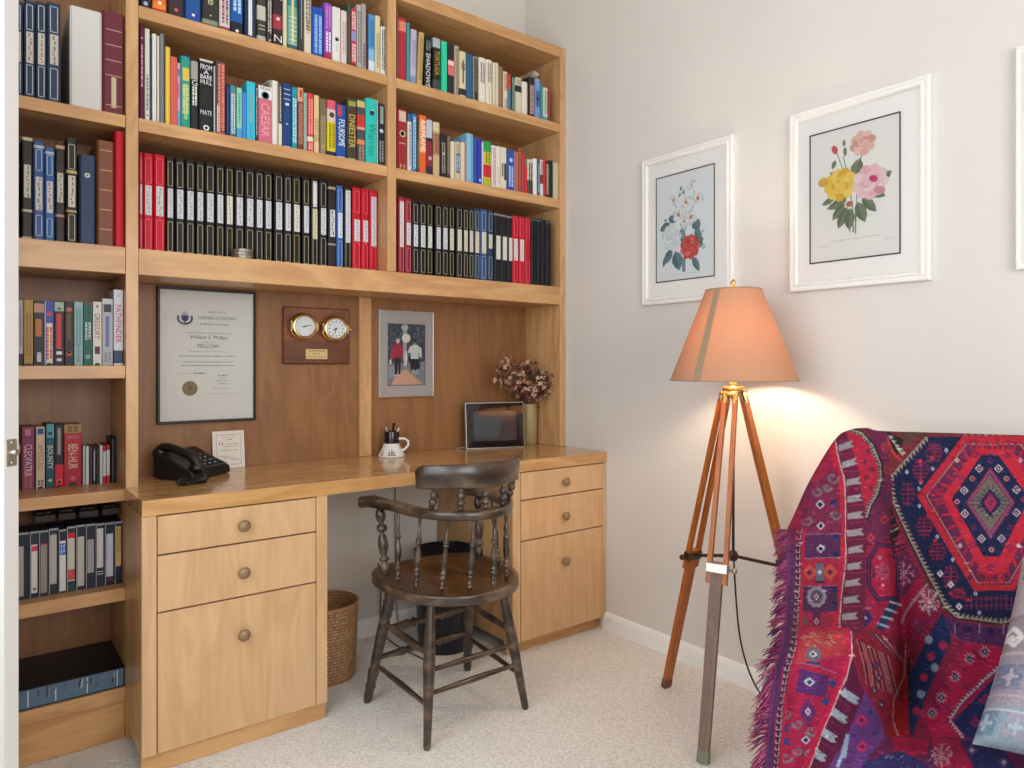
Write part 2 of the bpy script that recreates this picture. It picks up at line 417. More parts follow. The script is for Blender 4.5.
# the open door, seen on its latch edge
E1 = Vector((-2.077, 1.878, 0)); dw = Vector((-.72, .694, 0)).normalized(); dp = Vector((-dw.y, dw.x, 0)); dp = -dp if dp.y > 0 else dp
def dpt(a, b, z): p = E1 + dw*a + dp*b; return (p.x, p.y, z)
m = MB(); TH = .038
m.add([dpt(a, b, z) for a in (0, .72) for b in (0, TH) for z in (.008, 2.03)], [(0,1,3,2), (4,6,7,5), (0,4,5,1), (2,3,7,6), (0,2,6,4), (1,5,7,3)])
for z0, z1 in ((.2, .95), (1.12, 1.85)):     # raised panels on both faces
    for a0, a1 in ((.1, .33), (.39, .62)):
        for b0, b1 in ((-.004, 0), (TH, TH+.004)):
            m.add([dpt(a, b, z) for a in (a0, a1) for b in (b0, b1) for z in (z0, z1)], [(0,1,3,2), (4,6,7,5), (0,4,5,1), (2,3,7,6), (0,2,6,4), (1,5,7,3)])
door = struct(m.build('door_1', plain('door_paint', 'DEDEDC', rough=.45, var=.01)))
zl = CZ - (452-YH)/FPX*1.53
m = MB(); m.add([dpt(a, b, z) for a in (-.0015, .002) for b in (.006, .032) for z in (zl-.029, zl+.029)], [(0,1,3,2), (4,6,7,5), (0,4,5,1), (2,3,7,6), (0,2,6,4), (1,5,7,3)])
for dz in (-.022, .022): m.lathe(dpt(-.0035, .019, zl+dz), dpt(-.001, .019, zl+dz), [(0, .0025), (.6, .004), (1, .004)], 10)
m.build('latch_plate', plain('nickel', 'B8AFA3', rough=.3, metal=.9), door)
m = MB(); m.lathe(dpt(-.012, .017, zl), dpt(.002, .017, zl), [(0, .006), (.25, .0078), (1, .008)], 14); m.build('latch_bolt', plain('nickel', ''), door)
# the round knob on the far face of the door
m = MB(); m.lathe(dpt(.06, 0, zl), dpt(.06, -.055, zl), [(0, .03), (.1, .03), (.12, .011), (.5, .011), (.6, .022), (.8, .027), (.95, .02), (1, .006)], 18); m.build('door_knob', plain('nickel', ''), door)

# ================================================================ bookcase
BK = YW-.004
NB = 2.64                                   # face of the back panel in the desk niche
XP = dict(l=(-2.40, -2.365), a=(-1.7873, -1.7531), m=(-.9074, -.8706), r=(-.0339, -.0015))
def panel(name, par, b, mat, bev=.0012): return MB().box(*b, bev=bev).build(name, mat, par)
tall = thing('bookcase', 'tall light birch bookcase bay beside the open door, running down to the carpet', 'bookcase', (-2.08, YB, 0))
ZT = 2.5786
panel('side_panel', tall, (*XP['l'], YB, BK, 0, ZT), WOOD_V)
panel('side_panel', tall, (*XP['a'], YB, BK, 0, ZT), WOOD_V)
lx0, lx1 = XP['l'][1]+.0005, XP['a'][0]-.0005
for a, b, nm in ((2.5333, ZT, 'top_board'), (1.849, 1.8855, 'shelf'), (1.4066, 1.487, 'shelf'), (1.0905, 1.1288, 'shelf'), (.7207, .7555, 'shelf'), (.4201, .4588, 'shelf'), (.1188, .158, 'shelf')):
    panel(nm, tall, (lx0, lx1, YB+.002, BK-.012, a, b), WOOD_H)
panel('plinth', tall, (lx0, lx1, YB+.012, YB+.03, .001, .1183), WOOD_H)
panel('back_panel', tall, (lx0, lx1, BK-.0115, BK, .12, ZT), WOOD_BACK_SHADED, 0)
hut = thing('bookcase', 'wide two-bay birch bookshelf unit standing over the desk, filled with books', 'bookcase', (-.87, YB, .76))
panel('side_panel', hut, (*XP['r'], YB, BK, .7605, ZT), WOOD_V)
panel('divider', hut, (*XP['m'], YB, BK, 1.487, ZT), WOOD_V)
for x0, x1 in ((XP['a'][1], XP['m'][0]), (XP['m'][1], XP['r'][0])):
    x0 += .0005; x1 -= .0005
    panel('top_board', hut, (x0, x1, YB+.002, BK, 2.5333, ZT), WOOD_H)
    for a, b in ((2.1918, 2.2295), (1.8455, 1.8855)): panel('shelf', hut, (x0, x1, YB+.002, BK-.012, a, b), WOOD_H)
    panel('back_panel', hut, (x0, x1, BK-.0115, BK, 1.488, 2.533), WOOD_BACK_SHADED, 0)
panel('rail', hut, (XP['a'][1]+.0005, XP['r'][0]-.0005, YB+.001, BK-.012, 1.4066, 1.4865), WOOD_H)
panel('niche_back_panel', hut, (XP['a'][1]+.0005, XP['r'][0]-.0005, NB, NB+.012, .7605, 1.4062), WOOD_BACK_SHADED, 0)
panel('batten', hut, (-.9103, -.8569, NB-.014, NB-.0003, .7605, 1.4062), WOOD_V)

# ================================================================ desk
top = thing('worktop', 'long birch desk top with a thick front edge and glossy lacquer', 'desktop', (-.9, YD, .716))
MB().prism([(-1.7897, YD), (-.0015, YD), (-.0015, BK), (-1.7526, BK), (-1.7526, YB-.001), (-1.7897, YB-.001)], .7165, .76).build('board', WOOD_TOP, top)
def pedestal(x0, x1, sl, sr, label, kx):
    t = thing('drawer_pedestal', label, 'drawer cabinet', ((x0+x1)/2, YD, 0))
    zb = .0545; D = YD+.004
    c = MB(); c.box(x0, x0+.018, D+.0205, (YB-.002 if x0 < -1.7 else BK-.012), zb, .7155)
    xs = x0+.018 if x0 > -1.7 else -1.7522
    c.box(x0+.018, x1-.018, D+.0205, YB-.002, zb, zb+.018); c.box(x1-.018, x1, D+.0205, BK-.012, zb, .7155); c.box(xs, x1-.018, YB-.002, BK-.014, zb, zb+.018)
    c.box(xs, x1-.018, BK-.014, BK-.012, zb+.018, .7155)
    c.build('carcass', WOOD_V, t)
    MB().box(x0, x0+sl, D, D+.02, zb, .7155, bev=.001).build('stile', WOOD_F, t); MB().box(x1-sr, x1, D, D+.02, zb, .7155, bev=.001).build('stile', WOOD_F, t)
    MB().box(x0+.001, x1-.001, (D+.014 if x0 < -1 else D+.04), (D+.03 if x0 < -1 else D+.056), .001, zb-.0005).build('plinth', WOOD_H, t)
    for z0, z1, kz in ((.6065, .712, .6575), (.4475, .602, .519), (.0565, .443, .336)):
        d = MB().box(x0+sl+.0025, x1-sr-.0025, D-.001, D+.018, z0, z1, bev=.0012).build('drawer', WOOD_F, t)
        k = MB(); k.lathe((kx, D-.001, kz), (kx, D-.027, kz), [(0, .009), (.25, .0075), (.45, .0085), (.6, .0155), (.78, .0175), (.92, .014), (1, .005)], 20)
        k.build('knob', plain('pewter_knob', '8F7457', rough=.45, metal=.35), d)
    return t
pedestal(-1.7897, -1.2571, .0371, .0365, 'birch three-drawer pedestal under the desk, next to the tall bookcase and wicker basket', -1.5215)
pedestal(-.508, -.0015, .0375, .0163, 'birch three-drawer pedestal under the desk, against the white picture wall', -.2445)
# ================================================================ books, binders, tapes
def volume(u0, u1, vt, cover, deco, Y, z0, dep, style, lean=0):
    """one bound volume in local coordinates: spine at y=0 facing the room, x from 0 to w"""
    x0, x1 = wx(u0, Y), wx(u1, Y); mid = (x0+x1)/2
    for lo_, hi_ in ((-2.365, -1.7873), (-1.7531, -.9074), (-.8706, -.0339)):
        if lo_ < mid < hi_ or (hi_ > mid-.03 and lo_ < mid): x0, x1 = max(x0, lo_+.001), min(x1, hi_-.001)
    w = max(x1-x0-.0004, .0025)
    h = -vt if vt < 0 else wz((u0+u1)/2, vt, Y)-z0
    m = MB(); toks = [t.split(' ') for t in deco.split(';') if t]
    bands = sorted([(float(t[1]), float(t[2]), t[3]) for t in toks if t[0] == 'B'])
    segs = []; z = 0.0
    for a, b, c in bands:
        if a > z+1e-4: segs.append((z, a, cover))
        segs.append((a, b, c)); z = b
    if z < 1-1e-4: segs.append((z, 1, cover))
    bv = min(w*.22, .006) if style == 'hard' else min(w*.08, .001)
    if style == 'binder': bv = min(w*.16, .005)
    if style == 'round': bv = w*.42
    prof = [(0, dep), (0, bv), (w*.05, bv*.45), (bv if style != 'round' else w*.2, 0 if style != 'round' else bv*.12), (w-bv if style != 'round' else w*.8, 0 if style != 'round' else bv*.12), (w*.95, bv*.45), (w, bv), (w, dep)]
    if style == 'round': prof[3:5] = [(w*.2, bv*.12), (w*.5, 0), (w*.8, bv*.12)]
    for a, b, c in segs:
        n = len(prof)
        m.add([(x, y, a*h) for x, y in prof]+[(x, y, b*h) for x, y in prof], [(i, i+1, n+i+1, n+i) for i in range(n-1)], 0, c)
    n = len(prof); page = 'E6DDC8' if style in ('hard', 'soft', 'round') else cover
    if style in ('hard', 'soft', 'round'):
        g = .003 if style != 'soft' else .0004; t = min(.0025, w*.15) if style != 'soft' else .0005; fy = .003
        for zz, top_ in ((h, 1), (0, 0)):          # cover edge ring, then the page block
            ring = [(min(max(x, t), w-t), max(y, bv+.001) if 0 < i < n-1 else y) for i, (x, y) in enumerate(prof)]
            m.add([(x, y, zz) for x, y in prof]+[(x, y, zz) for x, y in ring], [(i, i+1, n+i+1, n+i) for i in range(n-1)], 0, segs[-1 if top_ else 0][2])
        m.box(t, w-t, bv+.001, dep-fy, g, h-g, 0, page)
    else:                                         # slip cases and binder shells: closed boxes
        m.add([(x, y, h) for x, y in prof], [tuple(range(n))], 0, segs[-1][2]); m.add([(x, y, 0) for x, y in prof], [tuple(reversed(range(n)))], 0, segs[0][2])
        m.quad((0, dep, 0), (w, dep, 0), (w, dep, h), (0, dep, h), 0, 'E6DDC8' if style == 'slip' else cover)
    e = -.0004
    for t in toks:
        k = t[0]
        if k == 'B': continue
        a, b = float(t[1]), float(t[2])
        if k == 'L': m.quad((float(t[3])*w, e, a*h), (float(t[4])*w, e, a*h), (float(t[4])*w, e, b*h), (float(t[3])*w, e, b*h), 0, t[5]); e -= .0001
        elif k == 'T': m.text(' '.join(t[4:]), (w*.5, e-.0003, (a+b)/2*h), (0, 0, -1), (1, 0, 0), (b-a)*h, w*.62, 0, t[3])
        elif k == 'H': m.text(' '.join(t[4:]), (w*.5, e-.0003, (a+b)/2*h), (1, 0, 0), (0, 0, 1), w*.78, (b-a)*h, 0, t[3])
        elif k == 'M':                              # unreadable lines of print running down the spine
            rg = random.Random(int(u0*31+a*100)); cols = [(.3, .7)] if w < .018 else [(.2, .44), (.56, .8)]
            for c0, c1 in cols:
                z = b
                while z > a+.01:
                    L = rg.uniform(.012, .05); z2 = max(a, z-L)
                    m.quad((c0*w, e-.0002, z2*h), (c1*w, e-.0002, z2*h), (c1*w, e-.0002, z*h), (c0*w, e-.0002, z*h), 0, t[3]); z = z2-rg.uniform(.006, .014)
        elif k == 'R':                              # short rules across the spine
            nn = int(t[4]); 
            for i in range(nn):
                zz = (a+(b-a)*(i+.5)/nn)*h; m.quad((w*.14, e-.0002, zz-.0012), (w*.86, e-.0002, zz-.0012), (w*.86, e-.0002, zz+.0012), (w*.14, e-.0002, zz+.0012), 0, t[3])
        elif k == 'O':
            m.add([(w*.5+math.cos(q)*w*b, e-.0003, max(a*h+math.sin(q)*w*b, .0003)) for q in (2*PI*i/14 for i in range(14))], [tuple(range(14))], 0, t[3])
        elif k == 'F':                              # thin rectangular outline
            q0, q1 = .2*w, .8*w; d = .0021
            for r in ((q0, q1, a*h, a*h+d), (q0, q1, b*h-d, b*h), (q0, q0+d, a*h, b*h), (q1-d, q1, a*h, b*h)):
                m.quad((r[0], e-.0002, r[2]), (r[1], e-.0002, r[2]), (r[1], e-.0002, r[3]), (r[0], e-.0002, r[3]), 0, t[3])
    return m, x0, w, h

def label_mesh(x0, w, h, Y, z0, a, b, col, marks, c0=.2, c1=.82, tilt=0):
    m = MB(); rg = random.Random(int(x0*9000)); e = -.0009
    X0, X1 = c0*w, c1*w
    m.box(X0, X1, e, -.0001, a*h, b*h, 0, col)
    z = b*h-.004
    while z > a*h+.006 and marks:
        L = rg.uniform(.004, .014); c = rg.choice([.3, .42, .5])
        m.quad((X0+(X1-X0)*c, e-.0002, z-L), (X0+(X1-X0)*(c+.25), e-.0002, z-L), (X0+(X1-X0)*(c+.25), e-.0002, z), (X0+(X1-X0)*c, e-.0002, z), 0, marks); z -= L+rg.uniform(.002, .006)
    m.v = [(x+x0+(z-b*h)*tilt, y+Y, z+z0) for x, y, z in m.v]; return m

def shelf_row(where, noun, cat, Y, z0, dep, group, items, name, depth_gap=0.003):
    n = len(items)
    for i, it in enumerate(items):
        u0, u1, vt, cover, desc, deco = it[:6]; opt = it[6] if len(it) > 6 else {}
        st = opt.get('style', {'book': 'hard', 'ring_binder': 'binder', 'videotape': 'slip', 'compact_disc': 'slip', 'video_box': 'slip'}.get(name, 'hard'))
        nm = opt.get('name', name); dp_ = opt.get('dep', dep); Yk = Y+opt.get('dy', random.Random(i*7+int(z0*100)).uniform(0, .006) if name == 'book' else 0)
        m, x0, w, h = volume(u0, u1, vt, cover, deco, Yk, z0, dp_, st)
        lab = opt.get('label')
        if not lab:
            a = items[i-1][4] if i else None; b = items[i+1][4] if i < n-1 else None
            nn = opt.get('noun', noun)
            two = lambda q: ' '.join(q.split(' with ')[0].replace(',', '').split()[-2:]) if q else q
            a, b = two(a), two(b)
            if a and b: lab = f"{desc} {nn} between the {a} and {b} ones, {where}"
            elif b: lab = f"{desc} {nn} at the start by the {b} one, {where}"
            else: lab = f"{desc} {nn} at the end, by the {a} one, {where}"
        o = m.build(nm, PRINTED, loc=(0, 0, 0))
        me = o.data; me.transform(Matrix.Translation((0, 0, 0)))
        if opt.get('lean'):
            me.transform(Matrix.Translation((0, 0, w*math.sin(opt['lean'])+.0002)) @ Matrix.Rotation(opt['lean'], 4, 'Y'))
        o.location = (x0, Yk, z0+.0004)
        tag(o, lab[:1].upper()*0+lab, opt.get('cat', cat), group)
        for lb in opt.get('labels', ()):
            q = label_mesh(x0, w, h, Yk, z0, *lb); q.build('spine_label', PRINTED, o)

UP = 'top shelf over the clock'
# ---- middle bay, top shelf (cut by the frame)
shelf_row('top middle shelf', 'book', 'book', YB+.012, 2.2295, .165, 'books on the top shelf of the middle bay', [
 (140.0,151.3,-.245,'262A3C','navy','M .25 .6 8A8FA5;O .07 .2 B8BCC8'),
 (152.6,167,-.235,'E9702B','orange','B 0 .05 C4372A;B .05 .12 F08A3C;M .3 .9 7A2316;O .13 .14 F6E6C0'),
 (168,184.5,-.24,'3A2E33','black and pink','M .3 .9 D34C62;B 0 .02 8A3A40;O .1 .12 D8525A'),
 (185.2,201.4,-.242,'24529B','plain royal blue','O .1 .1 DDE3F0;M .5 .9 A8BCE0'),
 (202.4,219,-.25,'38362F','black with pale script','B .03 .09 8C8F78;T .2 .75 D9CFA6 Style;O .15 .05 D9CFA6'),
 (219.8,230.4,-.235,'D9D4D4','white and red','B 0 .06 A64A50;M .1 .85 8C4450;L .5 .7 .2 .8 7A86A8'),
 (230.8,243.5,-.24,'1D5AA6','blue and black jacketed','B 0 .17 23262B;M .3 .9 B9D6F2;O .05 .13 F0E8E0'),
 (245,256.5,-.245,'2A3550','navy with white stripe','L .04 .95 .3 .62 DDE4E6'),
 (257.2,266.5,-.245,'45423C','grey and white banded','B 0 .08 B9B9AE;B .3 .5 C4C4B4;B .8 1 B9B9AE;R .15 .25 D8D8C8 2'),
 (267,272.5,-.24,'3E3B38','charcoal lettered','M .15 .9 C8C4BC;O .05 .16 E8E4D8'),
 (273,283,-.235,'3A2A2C','black and red','B .25 .46 A33A42;O .4 .18 E0D0C0;H .06 .16 E8DCD8 N;H .68 .84 DCDCE0 H;B .86 1 B04048'),
 (283.4,287.2,-.235,'D8D6B4','slim cream',''),
 (287.8,298.2,-.245,'6FA79C','sea green illustrated','B .62 1 2C8490;L .1 .9 .35 .6 D9D88C;R .05 .5 E0ECE0 7;B 0 .08 3E6660'),
 (298.6,304.2,-.24,'3F3A3A','dark grey','L .2 .9 .4 .62 7F8AA0'),
 (304.5,311.8,-.242,'DDD3BE','cream lettered','M .35 .9 6E6A58;L .3 .5 .4 .6 B89A5C'),
 (312.2,324,8,'1F55B8','bright blue','M .08 .85 9FC3F2;R 0 .03 B83248 1'),
 (324.5,332.3,3.5,'9450B4','purple','B 0 .13 AE3050;M .15 .5 F0E8F4;M .55 .95 C08CD8'),
 (332.6,341.2,7.5,'E4E2DA','white with small boat sketch','O .42 .22 4A4A50;O .43 .14 E4E2DA;L .2 .35 .4 .6 BFD8CC'),
 (341.5,347.3,11,'E3D3D2','pale pink','M .2 .8 C9A8A4'),
 (347.8,350.8,4,'3F5A4A','thin bottle green',''),
 (351,356.8,9,'CB3038','red lettered','B 0 .06 7E2230;L .45 .62 .1 .9 8C96C4;M .1 .4 F2D8D8;M .65 .95 F2D8D8'),
 (357,361.8,5,'B5B2AE','light grey','M .1 .9 807C7C'),
 (362,366.4,4,'A9A49A','stone grey','M .05 .4 6A665F'),
 (366.6,368.5,15,'4A2A38','thin plum',''),
 (368.7,375.3,15,'4F9BD2','sky blue','B 0 .2 D4E2F0;B .2 .4 86BCE2;M .45 .9 2E74B0'),
 (375.6,380.8,16,'DDD0A4','pale yellow','M .1 .7 A89C74'),
 (381.1,386.4,27,'E6E3DC','short white','M .1 .95 4A4A4C'),
], 'book')
# ---- middle bay, second shelf
shelf_row('second middle shelf', 'book', 'book', YB+.012, 1.8855, .17, 'books on the second shelf of the middle bay', [
 (139.7,144.4,26,'54233A','tall maroon','M .35 .8 C89AA8;O .87 .2 D8B8C0'),
 (145,150,29,'D8D4CC','tall white','M .1 .5 8E8A84;O .06 .2 C06068'),
 (150.3,151.8,37,'2F4A50','thin dark teal',''),
 (152.3,156.6,34,'E2E0DC','white glossy',''),
 (157,159.6,36,'D9D0C0','thin cream',''),
 (160.2,164.9,34,'7C8284','slate grey','L 0 1 .72 1 3A4144'),
 (165.2,170.4,47,'E0B41C','thin yellow','L 0 1 .44 .58 F4E8B0',{'style':'soft'}),
 (170.7,177.2,57,'DB6052','salmon red','',{'style':'soft'}),
 (177.4,180.4,63,'C9A0C8','lilac','B 0 .25 6E9ED8;B .45 .7 C878B4;L .8 .9 .2 .8 4456A0',{'style':'soft'}),
 (180.7,190.6,56.5,'2F9A84','green and yellow','L .66 .84 .2 .85 E0C050;L .12 .62 .34 .72 8CC48C;B .95 1 1F8FA0;M .2 .6 D8D890'),
 (191,198.4,60,'2A2A2A','black and grey','B .72 .98 A4A29A;M .35 .62 E8E8E4;H .63 .71 E0E0D8 G'),
 (198.8,213.7,60,'222224','thick black lettered','H .86 .93 F0F0F0 FROM;H .80 .85 F0F0F0 A;H .73 .79 F0F0F0 BARE;H .66 .72 F0F0F0 HULL;H .24 .3 E0E0DE MATE;O .06 .2 F0F0F0;O .06 .11 222224;L .97 1 .05 .95 C8C4BC'),
 (213.9,215.4,66,'B9C2CC','thin pale grey',''),
 (215.8,226.3,61.5,'50423F','brown with red lettering','L .06 .98 .45 .85 A84A40;M .06 .96 D88A78;L .04 .4 .12 .4 D8CCC8;B 0 .04 B85048'),
 (226.6,229.6,84,'1D2F5E','dark blue','L .05 .95 .3 .5 4A6CA8'),
 (230,236.4,85.5,'4F7389','steel blue','M .06 .85 D4E0E4;L .88 .98 .2 .8 3E9A80'),
 (236.8,242,88,'8ED2B4','mint green','B 0 .2 4AAACC;M .3 .9 5EA898',{'style':'soft'}),
 (242.4,246.4,92.5,'4A86D8','cornflower blue','',{'style':'soft'}),
 (246.8,255.2,82,'35BFD8','turquoise','L .3 .85 .4 .62 8CA8A4;L .05 .3 .4 .62 4C9CD8',{'style':'soft'}),
 (255.5,258.2,85.5,'3A3440','charcoal','M .1 .95 B8B0B0'),
 (258.6,272,86.5,'CF6E80','pink with white top','B .78 1 E6E4E2;O .84 .3 3A5A6C;O .84 .2 8FC0C8;H .93 .99 2E2E30 THE SAGA;T .12 .7 E8A8B4 CAESAR',{'style':'soft'}),
 (272.4,278.3,81,'E3E0D6','tall ivory','L 0 1 .75 1 A8A290'),
 (278.6,282.3,84,'4A5258','grey and cream','B 0 .36 DCD6C0;M .4 .95 C8B080'),
 (282.6,291.8,84,'1E3F7C','navy with silver title','R .72 .95 D0D8E4 3;L .66 .7 .3 .7 D0D8E4;L .36 .38 .4 .6 D0D8E4;R 0 .03 E0E4EA 1'),
 (292.1,297.5,87.5,'2393A8','teal lettered','M .1 .82 CBEAF0'),
 (297.8,303.8,88,'7C3A2C','russet','B .78 1 D9A27C;M .1 .75 C88A6C;L .85 .97 .3 .7 B8442C'),
 (304,307.2,93,'8FAFA8','thin sage green',''),
 (307.5,314,93.5,'D0423E','coral red','B .18 .26 E6D4B8;M .3 .9 F0A08C;M .03 .15 F0C0A8'),
 (314.3,319.5,95.5,'DCC493','tan','B .2 .32 B8A878;M .35 .6 B09A6A'),
 (319.9,326.9,99,'77694C','olive brown','M .1 .7 A89A70;L .02 .2 .2 .7 9C8A5C'),
 (327.2,336.5,100.5,'E0C81E','yellow portrait','B 0 .09 2A2E4C;B .62 .84 D8C4B8;B .84 1 D85C6A;O .74 .28 5C3A30;M .15 .58 8A7C10'),
 (336.8,346.6,105,'1B4FA0','blue with bold white title','L .78 .98 .1 .5 C8384C;T .22 .72 F2F2F2 FOURSOME;R 0 .03 E0E8F0 1'),
 (347,357.2,99,'443A2C','black with gold title','L .88 .96 .15 .85 9CA04C;T .2 .74 D8BC64 DNIESTER;R 0 .04 C8C08C 1'),
 (357.5,365.8,100,'4A4E50','grey red-square','B .88 .98 C8B878;B .56 .76 C83A34;B .52 .56 E0A080;B .28 .36 D8845C;M .02 .26 B08C6C'),
 (366.2,377.8,99,'25BFB4','bright turquoise','O .78 .2 2C3A44;O .81 .12 E8E0DC;T .1 .62 2C8A60 Warrior;L 0 1 .93 1 C8D4D4'),
 (378.2,384.8,104,'24242C','black and white','L .68 .96 .3 .8 8A9C90;O .56 .28 C4C8D8;M .05 .4 8A8A8C'),
], 'book')
# ---- middle bay, third shelf: binders
def binder(u0, u1, vt, kind, n_, lab=(.38, .68), lc='CDD0D6', tr='8E8468', extra='', **o):
    cov = dict(k='131213', r='C01028', b='2F5FA8', s='2B3A52', w='8E1C2E', c='34507E')[kind]; tr = dict(k='A89C80' if tr == '8E8468' else tr, r='E8607A', b='9FB4D0', s='98A4B4', w='C08088', c='9FB4D0')[kind]
    deco = f'F .03 .34 {tr};F .70 .96 {tr};' + extra
    return (u0, u1, vt, cov, n_, deco, dict(labels=[(lab[0], lab[1], lc, 'A2A4A8')] if lab else [], **o))
ordw = ['first', 'second', 'third', 'fourth', 'fifth', 'sixth', 'seventh', 'eighth', 'ninth', 'tenth', 'eleventh', 'twelfth', 'thirteenth', 'fourteenth', 'fifteenth', 'sixteenth', 'seventeenth', 'eighteenth', 'nineteenth', 'twentieth', 'last']
rowb = []
for k, (a, b) in enumerate(((139.6, 142.8), (143.2, 153.6), (153.9, 165.5))):
    rowb.append(binder(a, b, 152.5+k*1.2, 'r', 'red', label=f"red ring binder, {ordw[k]} of the three standing before the long run of black binders"))
bl = [(166,174.6),(175.2,185.2),(185.6,195.3),(195.8,204.8),(205.2,215.4),(215.8,224.8),(225.2,234.3),(234.8,244.6),(245.2,255),(255.2,264),(264.3,272.7),(274.2,283.8),(284.1,292.1),(292.5,301.2),(302.6,310.3),(311.2,318.8),(319.4,327.6)]
for k, (a, b) in enumerate(bl):
    kw = {}
    if k == 15: kw = dict(extra='L .68 .97 .24 .76 D8DCE4;', lc='D2C9A0', lab=(.32, .66))
    elif k in (6, 13): kw = dict(tr='A89456', lc='DAD6C4')
    rowb.append(binder(a, b, 157.5+(a-166)*.146, 'k', 'black', label=f"black ring binder with gilt frames and white label, {ordw[k]} along after the three red binders" if k != 15 else 'black ring binder with a long white and yellowed spine label, near the blue binder', **kw))
rowb.append((328.6,336.4,184.5,'2A2024','dark brown','B .28 .3 A89A84;B .94 .97 A89A84',dict(labels=[(.38,.7,'C9CED6','5A5C60')], label='plain dark brown ring binder with two thin bands beside the blue one')))
rowb.append(binder(336.8,343.6,186,'b','blue',lc='D8DEE8',label='single blue ring binder near the end of the black binder run'))
rowb.append(binder(344.2,351.8,186.5,'k','black',lab=(.33,.95),lc='D0D4DA',label='black ring binder with one long white label, between blue and red binders'))
for k, (a, b) in enumerate(((352.6,361.4),(361.8,369.3),(369.7,377.8))):
    rowb.append(binder(a, b, 188+k*1.2, 'r', 'red', lab=(.36, .62) if k < 2 else (.32, .92), label=f"red ring binder, {ordw[k]} of the three ending the long binder shelf"))
shelf_row('', 'ring binder', 'binder', YB+.074, 1.487, .2, 'ring binders on the long shelf over the clock plaque', rowb, 'ring_binder')
# ---- right bay, top shelf
shelf_row('top wall-side shelf', 'book', 'book', YB+.012, 2.2295, .165, 'books on the top shelf beside the picture wall', [
 (397.2,398.4,12,'8A6470','thin mauve',''),
 (398.7,406.8,18,'B23036','dark red','B .78 .95 D8745C;R .8 .93 F0C0A0 3'),
 (407,409.9,23,'4A98A4','thin teal',''),
 (410.3,416.6,29.5,'B7B4CC','pale lavender','B 0 .15 7E9CC0;M .3 .8 9A98B4',{'lean':.02}),
 (417.3,422.6,32,'C0A468','golden tan','M .1 .9 A08850',{'lean':.05}),
 (424.4,431.2,35.5,'1E1E20','black white-lettered','T .02 .66 ECECEC SHADOWS;M .72 .9 8A8A8C',{'lean':.02}),
 (433.4,441,38.5,'25231F','black and gold','B .82 1 A8B4B8;T .3 .76 C8A838 TORTUGA;B 0 .2 4A4A50'),
 (441.8,447.1,41.5,'2DD0A0','bright mint','',{'style':'soft'}),
 (447.7,454.3,44,'2A2C30','black with pink label','L .38 .68 .05 .95 DC6A74;L .58 .66 .05 .95 EEC8C8'),
 (454.9,459.2,46,'B9A794','taupe','M .05 .95 8E7C6C'),
 (459.7,466.5,51.7,'DCCDAA','cream with dark panel','L .32 .82 .42 .6 3A342C;B .06 .2 3C3630;M .6 .75 8A7C60'),
 (466.9,472.9,54,'2E6288','denim blue',''),
 (473.3,478.8,56.7,'8A8272','lettered khaki','M .04 .95 2E2A26;L .04 .2 .3 .7 241F1C'),
 (479.2,486.2,58,'E6DFD2','ivory','M .45 .9 8A8478'),
 (486.5,492.6,60,'E2D9C8','off-white','M .5 .92 8A8478;L .1 .4 .45 .6 C8BCA4'),
 (492.9,495.8,62.5,'DCD2BC','thin cream',''),
 (496,498.8,63,'D8CBB0','thin ecru',''),
 (499.1,503.2,67,'8C7358','brown',''),
 (503.6,508,71.8,'E3D4BC','cream with red title','M .5 .95 C84438;M .05 .3 A89A84'),
 (508.3,511.2,74.7,'4F7E96','blue and red','B .62 1 B84A38'),
 (511.5,515.6,76,'24443E','dark green','M .05 .95 9CB0A0'),
 (515.9,522.2,78,'D8CFB4','pale olive','B .6 .78 2E332E;M .8 .95 7C8470'),
 (522.5,528,82,'E2DCD0','white','L 0 1 .75 .9 B4AC9C'),
 (529,535,77.5,'3A2A2C','dark plum lettered','M .08 .8 D0B0A8'),
 (535.4,540.6,79,'7C9CC8','light blue pictorial','L .3 .7 .1 .9 4C6C9C;O .5 .3 2A4068'),
 (540.9,543.2,84,'4A8C90','slim sea green',''),
 (543.5,548.4,88,'CFD4C4','pale green','M .2 .9 7A9C8C;B 0 .12 5E9A98'),
 (548.7,550.3,88,'A04038','thin brick red',''),
], 'book')
